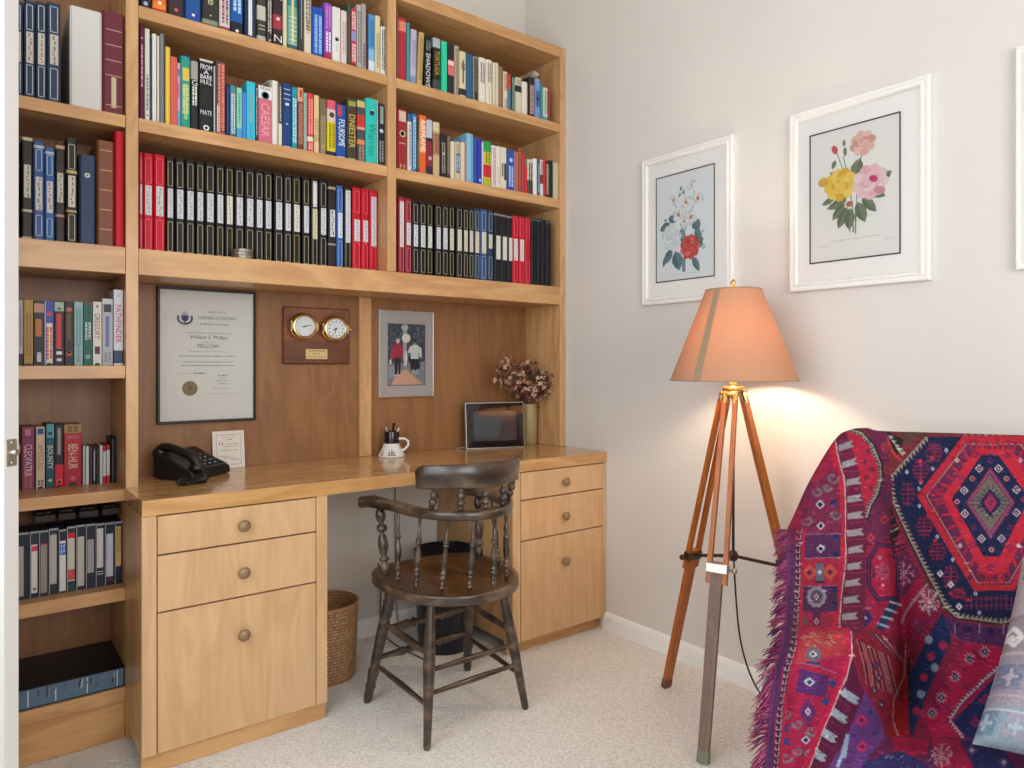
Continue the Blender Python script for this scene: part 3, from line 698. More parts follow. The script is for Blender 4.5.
# ---- right bay, second shelf
shelf_row('second wall-side shelf', 'book', 'book', YB+.012, 1.8855, .165, 'books on the second shelf beside the picture wall', [
 (397.4,407.5,109.5,'9C2A2C','large crimson','L .8 .97 .15 .85 D8B8A4;O .6 .3 D8C0A0;O .6 .2 6A2420;R .42 .46 E0C8B0 1;H .03 .1 D8B080 H'),
 (408,412,113.7,'DCD5CC','narrow white','B .86 1 2A6A8C;M .1 .8 A09890'),
 (412.3,417,114,'2F6FA8','ocean blue','M .05 .95 B8D0E8;O .88 .2 D0E0E8'),
 (417.2,419,118,'2A3A30','thin dark green','M .05 .6 8A9470'),
 (419.5,426.8,115.5,'E0632C','orange thriller','B .36 .92 E8905C;T .38 .93 FFF6E8 AIRFRAME;B .92 1 E86A2C'),
 (427.1,433,119,'86283A','burgundy','B .66 .98 B9C0CC;B .6 .66 2A2A34;O .3 .3 B8A898;B 0 .15 2E2C44'),
 (433.6,440.2,122.5,'C9AE84','tan and rust','B .4 .8 B08064;M .42 .78 8C5C48;B .84 1 D8C8A0'),
 (440.8,446.4,134,'2A2422','black hardback','M .1 .8 9C9488;O .55 .2 C8C0B4'),
 (446.8,450.8,134.5,'4A3A30','dark brown','M .1 .95 A08C78'),
 (451,455,141.5,'DDD2B8','cream',''),
 (455.3,461,142,'C9BE9C','beige with blue panel','L .2 .7 .15 .85 3F6284;L .72 .96 .2 .8 A8A484;M .25 .65 B0C4D4'),
 (461.2,466,142.5,'E0CDB8','light peach','L 0 1 .6 .85 D09878'),
 (466.4,473,133.6,'84B8D4','pale blue slipcased','L 0 1 .72 .8 4A84A8;L 0 1 .3 .4 9CCCE0',{'style':'slip'}),
 (473.4,477.8,138,'2A4FA8','royal blue',''),
 (478.1,482,139,'3A3AA4','indigo','O .1 .3 C8C8E8'),
 (482.2,483.6,142,'DCDCDC','thin white',''),
 (484,491.8,141.6,'D8C83C','red, green and yellow','B .76 1 2F9A54;B .2 .48 C42C30;M .5 .74 4A7C2C;B 0 .18 B8B02C'),
 (492.1,496.4,145.7,'E4DFD8','white with pink speckle','M .05 .95 C88CA0'),
 (496.7,500.9,146.5,'E2DCD0','bone white','M .1 .5 D8C4A8'),
 (501.2,507.1,147.5,'DDD6C0','ivory block title','L .22 .62 .5 .85 3A3830;L .3 .62 .1 .4 8A8470'),
 (507.5,514.6,150,'3450A0','mid blue','O .75 .25 B0C8F0;M .1 .6 C0D0F0;L 0 1 .9 1 8A9CC8'),
 (515.6,518.6,152,'C46458','dusty rose',''),
 (518.9,521.8,148,'9C5A40','chestnut',''),
 (522,525,154,'C03A40','red',''),
 (525.3,527.4,167,'D8303C','short scarlet',''),
 (527.7,533.4,159.6,'C8C4B8','black and white speckled','B 0 .4 55524C;M .05 .9 3A3634;L .1 .2 .2 .8 A83A34'),
 (533.7,537.3,158.7,'E8E6E2','pure white',''),
 (537.5,540.2,160,'3E6478','slate blue','M .1 .9 9CB8C4'),
 (540.4,543.6,160,'DCD8D8','white and rust','B .35 .6 8C3C34;M .62 .95 C03840'),
 (543.8,545.7,158.7,'C83C38','bright red slim',''),
 (545.9,549,161,'5A1C22','wine red','M .1 .9 D8C8B8'),
 (549.2,553.2,160.5,'26241F','black',''),
 (553.4,555,162,'C8C4A8','slim grey green',''),
 (555.2,556.8,163,'D8CCA8','slim cream',''),
 (557,558.6,163,'CFC29C','slim straw',''),
], 'book')
# ---- right bay, third shelf: binders
rb = []
rb.append(binder(398.6,405,197,'w','red',lab=(.34,.94),lc='D8C8CC',label='wine-red ring binder with one long pink-white label, hard against the divider'))
rb.append(binder(405.3,412,199,'w','red',lc='D8C8CC',label='wine-red ring binder next to the divider, before the black binders by the picture wall'))
bx = [(412.5,419.2),(419.6,426.6),(427,433.2),(435.4,441.8),(442.2,448.6),(449,454.8),(456.4,462.9),(463.3,468.5),(468.9,474)]
for k, (a, b) in enumerate(bx):
    kw = dict(tr='A0904C', lc='D6D4C8') if k in (2, 5) else {}
    if k > 4: kw['lc'] = 'D6D0B8'
    rb.append(binder(a, b, 201.5+(a-412.5)*.118, 'k', 'black', label=f"black gilt-framed ring binder by the picture wall, {ordw[k]} after the two wine-red ones", **kw))
rb.append(binder(474.4,480.2,209,'s','slate',lc='D8D2B8',label='slate blue ring binder touching the black gilt-framed run by the picture wall'))
rb.append(binder(480.6,487.4,209.5,'c','blue',lc='D8D2BC',label='mid-blue ring binder by the picture wall, between two slate ones'))
rb.append(binder(487.8,493.4,210.5,'s','slate',lc='CFCAB0',lab=(.46,.66),label='slate ring binder with a torn triangular label, before the plain black binders'))
for k, (a, b) in enumerate(((494.4,500.8),(501,507.2),(507.5,512.6))):
    rb.append((a, b, 212+k*1.4, '1D1B20', 'plain black', 'B .95 .975 8A8684;', dict(labels=[(.32,.66,'D2D0CC',None,.3,.95)], label=f"plain black ring binder with bare white label, {ordw[k]} before the bright red trio")))
for k, (a, b) in enumerate(((512.9,518.9),(519.2,525),(525.3,530.9))):
    rb.append(binder(a, b, 216+k*.9, 'r', 'red', lab=(.34,.66) if k < 2 else None, lc='DCDAD8', label=f"bright red ring binder, {ordw[k]} of the trio near the end of the shelf"))
for k, (a, b) in enumerate(((531.3,536.9),(537.2,541.6),(541.9,546.2),(546.5,551.6))):
    rb.append((a, b, 218+k*.9, '17181A', 'black unlabelled', 'B .96 .98 5C6468;' if k != 2 else '', dict(label=f"unlabelled black ring binder, {ordw[k]} after the bright red trio at the shelf end")))
shelf_row('', 'ring binder', 'binder', YB+.01, 1.487, .235, 'ring binders on the third shelf beside the picture wall', rb, 'ring_binder')
# ---- tall bay
g = 'albums and binders on the top visible shelf of the tall bay'
fr = 'F .03 .34 B8C0CC;F .70 .96 B8C0CC;'
shelf_row('', 'binder', 'binder', YB+.012, 1.8855, .235, g, [
 (11,23.2,1,'2B3B50','slate',fr,dict(labels=[(.36,.68,'C9C2B8','8A8478')],label='slate blue ring binder half hidden behind the white door edge')),
 (24,35.4,1,'2B3B50','slate',fr,dict(labels=[(.36,.68,'C9C2B8','8A8478')],label='slate blue ring binder, second in from the white door edge on the highest shelf')),
 (35.9,46.8,2,'2B3B50','slate',fr,dict(labels=[(.36,.68,'C9C2B8','8A8478')],label='slate blue ring binder in the middle of the highest tall-bay shelf, label centred')),
 (47.3,60.8,3,'31435A','slate',fr,dict(labels=[(.38,.68,'C9C2B8','8A8478')],label='slate blue ring binder with an empty gap before the thick white binder')),
 (70,102,9,'D9D8D4','white','',dict(label='thick plain white binder on the highest shelf of the tall bay',style='binder')),
 (102.5,125.2,13,'6E2D38','maroon','R .3 .9 C8A08C 4;L .06 .36 .4 .62 CDB99C;R .06 .1 C8A08C 1',dict(label='thick maroon album with gilt rules and a gold label strip',style='hard',name='album',cat='album')),
], 'ring_binder')
shelf_row('', 'binder', 'binder', YB+.012, 1.487, .235, 'albums and binders on the second visible shelf of the tall bay', [
 (10,19.6,133,'25211F','black','B .68 .7 B8A890',dict(label='black binder mostly hidden by the white door edge, second shelf of the tall bay')),
 (21.8,32.8,136,'2B2625','black','B .955 .985 C8B898;B .26 .285 B8A890;B 0 .02 B8A890',dict(labels=[(.4,.72,'C4BEB4','807A70')],label='black binder with tan bands beside two blue ones on the tall bay shelf')),
 (33.4,44.4,141.5,'34568F','blue','B .93 .96 B0BCC8;F .04 .25 B0BCC8;F .7 .92 B0BCC8',dict(labels=[(.3,.64,'C8C4C0','807A70')],label='blue binder touching the black tan-banded binder on the tall bay shelf')),
 (44.8,54.6,148,'2F5F9C','blue','B .93 .96 B0BCC8;F .04 .24 B0BCC8;F .7 .92 B0BCC8',dict(labels=[(.3,.64,'C8C4C0','807A70')],label='shorter blue binder next to the dark brown tan-banded binder')),
 (55.4,65,143.5,'2F2421','dark brown','B .945 .98 C09878;B .25 .275 B08C70',dict(labels=[(.4,.7,'C4BEB4','807A70')],label='dark brown binder with tan bands right after the two blue binders')),
 (66,77.5,138,'26221F','black','F .02 .27 B8B098;F .7 .94 B8B098;B .66 .69 B8A468;B .29 .31 B8A468',dict(labels=[(.34,.64,'CFC9BC','807A70')],label='black gilt-framed binder between the dark brown one and the navy album')),
 (79,95.8,155,'2C3F5C','navy','O .77 .17 D8DCE0;O .77 .08 2C3F5C',dict(label='navy album with a small white emblem near the top of its spine',name='album',cat='album',style='hard')),
 (97,114.3,141,'7E4C34','brown','R .06 1 D0A480 5',dict(label='thick brown leather album with five pale raised bands',name='album',cat='album',style='hard')),
 (114.8,125.2,131.5,'C4142C','red','',dict(label='tall bright red round-backed album at the end of its shelf',name='album',cat='album',style='round')),
], 'ring_binder')
vt_ = 'video tapes on the small shelf level with the certificate'
shelf_row('certificate-level shelf', 'video tape', 'video tape', 2.43, 1.1288, .105, vt_, [
 (15,23.4,300.5,'A8A0A4','lilac grey','B 0 .18 2A2428;M .3 .9 8A8088'),
 (24,33.3,300,'A8893C','gold','M .15 .8 8C6C28;B 0 .03 5C3C18;O 0 .3 2A1C10'),
 (33.9,44.4,301,'27242A','black with orange print','B .82 .96 B88878;L .45 .72 .15 .75 B86A34;O .18 .22 B8B4B8;L .06 .16 .3 .7 C8C4C8'),
 (44.7,54,301.5,'3C4FA0','blue and cream','L .03 .66 .2 .85 E4D3B0;O .8 .3 C83A34;M .1 .6 C8503C;L 0 1 0 .1 C0C4DC;O 0 .35 2A1C10'),
 (54.4,64.2,301,'2A1E22','black with red title','B .84 .98 A0B0A4;L .26 .8 .22 .72 C8303C;O .88 .2 3A7C50;L .17 .22 .2 .8 D8D8DC;L .07 .11 .25 .75 D8D8DC'),
 (64.6,73.8,301.5,'2C2022','black with orange face','O .87 .3 B8684C;L .4 .82 .25 .7 6E4434;O .19 .3 D8702C;O .2 .18 F0A050'),
 (74.2,83,302,'8FB3B8','pale blue','M .3 .9 6E8E98;L .05 .35 .3 .7 7F9CA4'),
 (83.3,92.7,302,'0E5C54','dark green','B .94 1 5C4A4C;M .4 .68 B8C8C4;O .14 .26 9CC8C0;O .14 .12 0E5C54'),
 (93,101.8,302,'DAD6CC','white with purple title','T .42 .82 8A2C50 GREGORY;L .18 .3 .2 .8 5C2838;O .93 .14 3A3A40;O 0 .35 2A1C10'),
 (102.3,113,299,'AEB0B8','grey picture','B .92 1 C8C8C8;L .8 .92 .15 .85 3A3E44;L .28 .74 .3 .66 6A74A4;M .05 .2 8A8C90'),
 (113.8,123.6,290,'DADCE4','tall magenta-titled','B 0 .03 E0DCCC;B .03 .2 3C4468;T .3 .8 B8205C PATHFINDER;O .92 .14 9CB0D8'),
], 'videotape')
shelf_row('desk-level shelf', 'video box', 'video tape', 2.556, .7555, .105, 'video boxes on the shelf level with the desk top', [
 (22,34.6,427,'7E3458','plum','M .02 .3 A85C60;T .22 .72 D8B8C0 CLEOPATRA;L .86 .96 .25 .7 C07088',dict(label='wide plum video box nearest the door latch, gold-white title')),
 (36,45,427,'C4B49C','beige','T .3 .72 A86C40 AMISTAD;L .88 .97 .15 .85 2C4C8C;M .05 .14 6A5040;O 0 .35 2A1C14',dict(label='beige video box with orange-brown title beside the plum one')),
 (45.9,54.6,424,'0E4A5C','teal','L .78 1 .1 .95 4F98A8;O .85 .25 10303C;O .72 .2 2C6C80;T .3 .66 D8DCC8 BOUNTY;O .12 .22 C8BC90;O 0 .35 2A1C14',dict(label='teal sea-picture video box between the beige and the black-red ones')),
 (55,63.8,425,'16151A','black','B 0 .36 C81428;L .52 .95 .3 .65 9C9490;O .1 .28 D88070;O .09 .18 C81428;O 0 .35 2A1C14',dict(label='black video box with red base and stacked letter panel')),
 (64.2,81.6,424.5,'B01430','crimson','B .86 1 A8844C;T .28 .68 E0C8A8 BEN-HUR;R .76 .82 C8808C 2;O .12 .16 C85C70;M .88 .97 7A5C34;O 0 .28 2A1C14',dict(label='thickest crimson video box with gilded top and cream title')),
], 'videotape')
cd_ = 'compact discs on the shelf level with the desk'
shelf_row('desk-level shelf', 'disc case', 'compact disc', 2.556, .7555, .112, cd_, [
 (82.8,85.6,446,'A9B4BE','pale blue',''), (86,89,446.5,'D4D4D8','first white',''), (89.6,92.4,447,'4A2A34','maroon',''), (92.8,96,447,'20242E','navy lettered','M .1 .9 B0B8C8'),
 (96.3,99.4,447.5,'16181E','black',''), (99.8,102.8,445.5,'D0CCCC','grey white',''), (103.2,106,445.5,'D8D8D8','red-tipped white','B 0 .18 B02034;B .84 1 B02034'), (106.6,110,445,'DCDCDC','red-ended white','B 0 .2 C02038;B .86 1 C02038'),
], 'compact_disc')
shelf_row('desk-level shelf', 'case', 'disc case', 2.556, .7555, .112, 'tall disc cases against the bay side', [
 (111.6,114.8,438,'2A3036','dark',"L .05 .95 .3 .5 6A747C",dict(label='dark tall disc case beside the red-ended white compact disc')),
 (115.2,118.6,437.5,'2E3338','dark',"L .05 .95 .3 .5 6A747C",dict(label='dark tall disc case touching the side of the tall bay')),
], 'disc_case')
vg = 'recorded video tapes on the shelf below the desk level'
NV = '20283A'
shelf_row('taped shelf below', 'tape', 'video tape', 2.448, .4588, .105, vg, [
 (14.6,29.2,533,NV,'plain grey-labelled','L 0 1 0 .07 B4B2B4;L .97 1 0 1 9A989C;L .05 .8 .12 .62 A8A29C'),
 (30,38.8,531.5,NV,'white with pink tab','L 0 1 0 .07 B4B2B4;L .97 1 0 1 9A989C;L .07 .8 .15 .85 D2CFCA;L .7 .78 .2 .85 D83A5C;O .13 .2 8A5060'),
 (39.2,48.6,530.5,NV,'taupe with red line','L 0 1 0 .07 B4B2B4;L .97 1 0 1 9A989C;L .05 .8 .15 .85 948A80;L .78 .8 .15 .85 B0443C'),
 (49,58.6,528.5,NV,'light grey','L 0 1 0 .07 B4B2B4;L .97 1 0 1 9A989C;L .16 .9 .12 .8 B4B0AC;L .9 .93 .3 .7 5C6068'),
 (59,66.6,529.5,NV,'white with blue top','L 0 1 0 .07 B4B2B4;L .97 1 0 1 9A989C;L .03 .82 .1 .9 D6D8DC;L .6 .78 .1 .9 1F5CB4;M .62 .76 A8C4EC'),
 (67,76,526.5,NV,'cream with red ends','L 0 1 0 .07 B4B2B4;L .97 1 0 1 9A989C;L .16 .9 .1 .86 C8C4B8;L .82 .9 .1 .86 C8283C;L .18 .34 .1 .86 C84848;B 0 .12 1C4848'),
 (76.4,85.6,525,NV,'pale with slanted corner','L 0 1 0 .07 B4B2B4;L .97 1 0 1 9A989C;L .06 .82 .12 .85 BCB8B0'),
 (86,95.4,524,NV,'short grey label','L 0 1 0 .07 B4B2B4;L .97 1 0 1 9A989C;L .24 .76 .15 .85 A09C9C'),
 (95.8,104.6,523.5,NV,'tall white label','L 0 1 0 .07 B4B2B4;L .97 1 0 1 9A989C;L .3 .92 .15 .85 CDCDD2;R .18 .26 C8C8CC 2'),
 (105,114.6,522.5,NV,'bluish white','L 0 1 0 .07 B4B2B4;L .97 1 0 1 9A989C;L .14 .82 .15 .85 C4CCDC;L .06 .14 .15 .85 5C3048'),
 (115,124,521.5,NV,'yellowed','L 0 1 0 .07 B4B2B4;L .97 1 0 1 9A989C;L .28 .92 .1 .85 D0B078;M .5 .9 A8843C'),
], 'videotape')
# loose tapes lying on top of that row
for k, (a, b, c, nm) in enumerate(((34, 56, '2A2220', 'near the door'), (58, 76, '1E1A1C', 'over the blue-topped tape'), (79, 99, '241E1C', 'over the pale tapes'), (102, 121, '2E2828', 'beside the bay side'))):
    X0, X1 = wx(a, 2.47), min(wx(b, 2.47), -1.79); zt = .4588+(.668-.4588)
    m = MB(); w_ = X1-X0; m.box(0, w_, .022, .12, 0, .022, 0, c, bev=.002)
    for hx in (.3, .7): m.lathe((w_*hx, .06, .0222), (w_*hx, .06, .0228), [(0, .009), (1, .009)], 12, 0, 'B8B4B0')
    o = m.build('videotape', PRINTED, loc=(0, 0, 0)); o.location = (X0, 2.448, zt); tag(o, f'loose black video tape lying flat on the taped row, {nm}', 'video tape', 'loose tapes lying on the video row')
# big atlas lying flat on the lowest shelf
X0, X1 = -2.20, -1.7885
at = thing('atlas', 'large slipcased atlas lying flat on the lowest shelf of the tall bay', 'book', (X0, YB+.012, .158))
m = MB(); Y0 = YB+.012; m.box(X0, X1, Y0, Y0+.26, .1583, .1613, 0, '14161C'); m.box(X0, X1, Y0, Y0+.26, .2135, .2165, 0, '14161C'); m.box(X0, X1, Y0+.001, Y0+.0038, .1613, .2135, 0, '5A7288')
m.box(X1-.003, X1, Y0, Y0+.26, .1613, .2135, 0, '14161C'); m.build('slipcase', PRINTED, at)
m = MB(); rg = random.Random(3); L = X1-X0
for a in (.41, .57, .76, .95): m.quad((X0+L*a, Y0, .164), (X0+L*(a+.006), Y0, .164), (X0+L*(a+.006), Y0, .211), (X0+L*a, Y0, .211), 0, 'D8DCE0')
for i in range(22):
    a = rg.uniform(.40, .93); hh = rg.uniform(.006, .03); z = rg.uniform(.168, .2); b = rg.uniform(.004, .012)
    m.quad((X0+L*a, Y0, z), (X0+L*(a+b), Y0, z), (X0+L*(a+b*1.4), Y0, min(z+hh, .211)), (X0+L*(a+b*.6), Y0, min(z+hh, .211)), 0, rg.choice(['6C8296', '9FB0C0', '22303E', '4C6478']))
m.build('spine_lettering', PRINTED, at)
MB().box(X0+.004, X1-.004, Y0+.005, Y0+.255, .1616, .2132, 0, 'CFC6B4').build('pages', PRINTED, at)
# small things on the shelves
t = thing('coaster_stack', 'small stack of silver-rimmed coasters in front of the black binders', 'coaster holder', (-1.4335, YB+.036, 1.487))
for k in range(3):
    z = 1.4872+k*.0108; MB().lathe((-1.4335+(.001, -.0015, .001)[k], YB+.036, z), (-1.4335+(.001, -.0015, .001)[k], YB+.036, z+.0104), [(0, .030), (.08, .0335), (.3, .034), (.38, .032), (.62, .032), (.7, .034), (.92, .0335), (1, .030)], 28).build('coaster', plain('brushed_silver', 'B9B2A8', rough=.28, metal=.9), t)
m = MB(); x, y, z = wx(532, YB+.05), YB+.05, 1.8855
# crumpled white slips of paper lying on the books
for (u, v, zb, place) in ((529.5, 74, 2.2295, 'on books of the top wall-side shelf'), (268, 84, 1.8855, 'behind the pink book of the middle bay')):
    Yp = YB+.05; x, z = wx(u, Yp), wz(u, v, Yp); vs = []; fs = []; nx, ny = 9, 7
    for j in range(ny):
        for i in range(nx):
            a = i/(nx-1); b = j/(ny-1); vs.append((x-.03+.062*a, Yp-.03+b*.09, z-.006+.014*math.sin(PI*a)-.012*(1-a)+.002*math.sin(9*b+3*a)))
    for j in range(ny-1):
        for i in range(nx-1): fs.append((j*nx+i, j*nx+i+1, (j+1)*nx+i+1, (j+1)*nx+i))
    b0 = len(vs); vs += [(p[0], p[1], p[2]+.0012) for p in vs]; fs += [tuple(reversed([q+b0 for q in f])) for f in fs]
    m = MB(); m.add(vs, fs, 0, 'E4DED2', True); o = m.build('paper_slip', PRINTED, loc=(x, Yp, z-.01)); tag(o, 'curled white paper slip lying ' + place, 'paper')

# ================================================================ things in the desk niche
def hexpoly(n, r, cx=0, cy=0, ph=0): return [(cx+r*math.cos(2*PI*i/n+ph), cy+r*math.sin(2*PI*i/n+ph)) for i in range(n)]
def frame_rect(m, x0, x1, z0, z1, w, y0, y1, prof=None, mi=0, bev=.0015):
    """picture frame in an xz plane, face at y0 (towards the room), back at y1: four mitred bars"""
    o = [(x0, z0), (x1, z0), (x1, z1), (x0, z1)]; q = [(x0+w, z0+w), (x1-w, z0+w), (x1-w, z1-w), (x0+w, z1-w)]
    mid1 = [(x0+bev, z0+bev), (x1-bev, z0+bev), (x1-bev, z1-bev), (x0+bev, z1-bev)]; mid2 = [(x0+w-bev, z0+w-bev), (x1-w+bev, z0+w-bev), (x1-w+bev, z1-w+bev), (x0+w-bev, z1-w+bev)]
    rings = [(o, y1), (o, y0+bev), (mid1, y0), (mid2, y0), (q, y0+bev), (q, y1)]
    vs = [(x, y, z) for r, y in rings for x, z in r]; fs = []
    for k in range(6):
        for i in range(4):
            j = (i+1) % 4; k2 = (k+1) % 6; fs.append((k*4+i, k*4+j, k2*4+j, k2*4+i))
    m.add(vs, fs, mi)
NB2 = NB-.0008
# certificate in a thin black frame
x0, x1, z0, z1 = -1.6563, -1.3249, .9285, 1.400
t = thing('framed_certificate', 'large cream certificate in a thin black frame with a round bronze seal', 'certificate', (x0, NB, z0))
m = MB(); frame_rect(m, x0, x1, z0, z1, .0085, NB2-.02, NB2); m.build('frame', plain('black_lacquer', '1A100E', rough=.45), t)
cv = Canvas(330, 470, 'D2CFC9', 2.2); W, H = 330, 470
cv.rect(0, 0, 330, 470, 'CFCCC5')
def lines(cv, x, y, w, col, al=.8, h=2.4, rg=random.Random(5)):
    c = x
    while c < x+w:
        L = rg.uniform(4, 14); cv.rect(c, y-h/2, min(c+L, x+w), y+h/2, col, al*rg.uniform(.6, 1)); c += L+2.2
for (x, y, w, al, h) in ((88, 152, 160, .6, 2.6), (144, 187, 44, .4, 2), (102, 220, 130, .5, 2.4), (64, 237, 202, .7, 3), (80, 258, 176, .65, 2.8), (74, 271, 186, .65, 2.8), (66, 300, 42, .45, 2), (114, 299, 40, .8, 4.5),
                         (200, 308, 34, .7, 4), (206, 317, 26, .5, 2), (196, 327, 40, .4, 5), (200, 338, 34, .4, 5), (182, 357, 64, .55, 2.6), (150, 375, 124, .35, 2.2)): lines(cv, x, y, w, '4A4850', al, h)
# crest: a shield in a wreath
for i in range(30):
    a = PI*(-.12+1.24*i/29); cv.disc(85+24*math.cos(a), 101+20*math.sin(a), 3.6, 2.8, '3A3C44', a)
cv.poly([(72, 90), (98, 90), (98, 104), (85, 118), (72, 104)], '5C6288'); cv.poly([(74, 82), (85, 75), (96, 82), (96, 90), (74, 90)], 'A4A6BC'); cv.poly([(77, 93), (93, 93), (93, 102), (85, 111), (77, 102)], '34385A'); lines(cv, 68, 130, 34, '6A6A74', .5, 2)
cv.disc(102, 354, 27.5, 27.5, 'C0B49C', n=48); cv.disc(102, 354, 26, 26, '7A6848', n=48); cv.disc(102, 354, 20, 20, '84724E', n=40); cv.disc(102, 354, 9, 9, '6E5C3E')
px0, px1, pz0, pz1 = x0+.0087, x1-.0087, z0+.0087, z1-.0087
pk = picture('certificate_sheet', cv, px1-px0, pz1-pz0, (px0, NB2-.010, pz1), (1, 0, 0), (0, 0, -1), 330, 440, CANVAS, t)
def onsheet(tx, ty, tw, th, s, col, m, ox=px0, oz=pz1, k=(px1-px0)/330, y=NB2-.0104): m.text(s, (ox+tx*k, y, oz-ty*k), (1, 0, 0), (0, 0, 1), tw*k, th*k, 0, col)
m = MB()
onsheet(197, 76, 62, 6, 'INSTITUTE of', '4A4A52', m); onsheet(199, 98, 138, 10, 'CHARTERED ACCOUNTANTS', '32323A', m); onsheet(189, 121, 104, 8, 'of British Columbia', '54545C', m)
onsheet(168, 172, 134, 17, 'William S. Phillips', '42424A', m); onsheet(167, 203, 76, 13, 'FELLOW', '2E2E36', m)
m.build('certificate_lettering', PRINTED, t)
MB().quad((px0, NB2-.013, pz0), (px1, NB2-.013, pz0), (px1, NB2-.013, pz1), (px0, NB2-.013, pz1)).build('glass', GLASS, t)

# wooden plaque with a brass ship's barometer and clock
WALNUT = wood('walnut_plaque', '84451F', '55290F', 'X', rough=.28, fine=50, coat=.3)
x0, x1, z0, z1 = -1.2235, -.953, 1.135, 1.354
t = thing('clock_plaque', 'walnut plaque carrying two round brass ship instruments above a small nameplate', 'clock', (x0, NB, z0))
m = MB(); m.box(x0, x1, NB2-.014, NB2, z0, z1, bev=.004); m.build('board', WALNUT, t)
YP = NB2-.0142
def porthole(cx, cz, hands, numerals, nm):
    c = MB(); c.lathe((cx, YP, cz), (cx, YP-.032, cz), [(0, .050), (.1, .052), (.18, .049), (.25, .043), (.8, .042), (.84, .0475), (.93, .0485), (1, .046), (1.02, .0405)], 36, cap=False)
    c.lathe((cx, YP-.0325, cz), (cx, YP-.03, cz), [(0, .0405), (1, .0375)], 36, cap=False)
    for sx in (-1, 1):
        c.box(cx+sx*.0485-.006, cx+sx*.0485+.006, YP-.032, YP-.012, cz-.013, cz+.013, bev=.002)
        c.lathe((cx+sx*.05, YP-.024, cz-.017), (cx+sx*.05, YP-.024, cz+.017), [(0, .0036), (1, .0036)], 8)
    if nm == 'clock': c.lathe((cx+.052, YP-.022, cz), (cx+.068, YP-.022, cz), [(0, .003), (.5, .003), (.6, .006), (1, .005)], 10)
    h = c.build('brass_case', BRASS, t)
    d = MB(); d.add([(cx+.038*math.cos(a), YP-.0285, cz+.038*math.sin(a)) for a in (2*PI*i/36 for i in range(36))], [tuple(range(36))], 0, 'DDE2E4')
    for i in range(12):
        a = 2*PI*i/12; r0, r1 = (.026, .032) if numerals else (.031, .034)
        ww = .0016 if numerals else .0008
        p = Vector((math.sin(a), 0, math.cos(a))); q = Vector((math.cos(a), 0, -math.sin(a))); o_ = Vector((cx, YP-.0288, cz))
        d.add([o_+p*r0-q*ww, o_+p*r1-q*ww, o_+p*r1+q*ww, o_+p*r0+q*ww], [(0,1,2,3)], 0, '24262C')
    if not numerals:
        for i in range(40):
            a = PI*(-.75+1.5*i/39); p = Vector((math.sin(a), 0, math.cos(a))); q = Vector((math.cos(a), 0, -math.sin(a))); o_ = Vector((cx, YP-.0288, cz))
            d.add([o_+p*.024-q*.0004, o_+p*.027-q*.0004, o_+p*.027+q*.0004, o_+p*.024+q*.0004], [(0,1,2,3)], 0, '7C8894')
    for ang, L, back, ww in hands:
        a = math.radians(ang); p = Vector((math.sin(a), 0, math.cos(a))); q = Vector((math.cos(a), 0, -math.sin(a))); o_ = Vector((cx, YP-.0296, cz))
        d.add([o_-p*back-q*ww, o_+p*L*.6-q*ww, o_+p*L, o_+p*L*.6+q*ww, o_-p*back+q*ww], [(0,1,2,3,4)], 0, '16181C')
    d.lathe((cx, YP-.0288, cz), (cx, YP-.031, cz), [(0, .0035), (1, .003)], 12, 0, '16181C')
    d.build('dial', PRINTED, t)
porthole(-1.1495, 1.2785, [(78, .028, .014, .0014)], False, 'barometer')
porthole(-1.0235, 1.2735, [(200, .026, .004, .0015), (248, .018, .004, .0018)], True, 'clock')
m = MB(); m.box(-1.135, -1.048, YP-.0015, YP+.0003, 1.1545, 1.193, 0, 'D8BE84'); 
for zz, s_, ww, hh in ((1.186, 'COMMODORE', .066, .006), (1.1745, '89-90', .03, .005), (1.163, 'ROYAL VAN. YACHT CLUB', .074, .005)): m.text(s_, (-1.0915, YP-.0019, zz), (1, 0, 0), (0, 0, 1), ww, hh, 0, '3A2A1A')
m.build('nameplate', PRINTED, t)

# framed snapshot of two walkers
x0, x1, z0, z1 = -.8235, -.5605, .9965, 1.361
t = thing('framed_photograph', 'framed colour photograph of two people walking, in a pale grey mat', 'picture', (x0, NB, z0))
m = MB(); frame_rect(m, x0, x1, z0, z1, .0045, NB2-.016, NB2); m.build('frame', plain('silver_frame', 'C6B9B0', rough=.3, metal=.6), t)
cv = Canvas(263, 365, 'AFA8A6', 2.2)
cv.rect(38, 52, 225, 320, '4A4448'); cv.rect(41, 55, 222, 317, '3C4452')
rg = random.Random(11)
for i in range(260):
    x, y = rg.uniform(41, 222), rg.uniform(55, 215); cv.disc(x, y, rg.uniform(2, 8), rg.uniform(2, 6), rg.choice(['2C3340', '465266', '5C6A78', '37404A', '6E7A84', '242A34']), rg.uniform(0, 3), 7, .8)
cv.poly([(112, 55), (134, 55), (130, 215), (114, 215)], 'A09C9C'); cv.disc(122, 68, 18, 12, 'B8B4B4'); cv.disc(129, 114, 21, 20, 'DCD4CC')
cv.poly([(41, 225), (222, 215), (222, 317), (41, 317)], '7E858C'); cv.poly([(86, 262), (130, 250), (215, 317), (56, 317)], 'C9A184'); cv.poly([(41, 240), (90, 232), (82, 280), (41, 285)], '8E98A2')
for i in range(40): cv.disc(rg.uniform(150, 218), rg.uniform(225, 275), 4, 2.5, rg.choice(['6A727C', '949CA4', 'A4ACB4']), 0, 6)
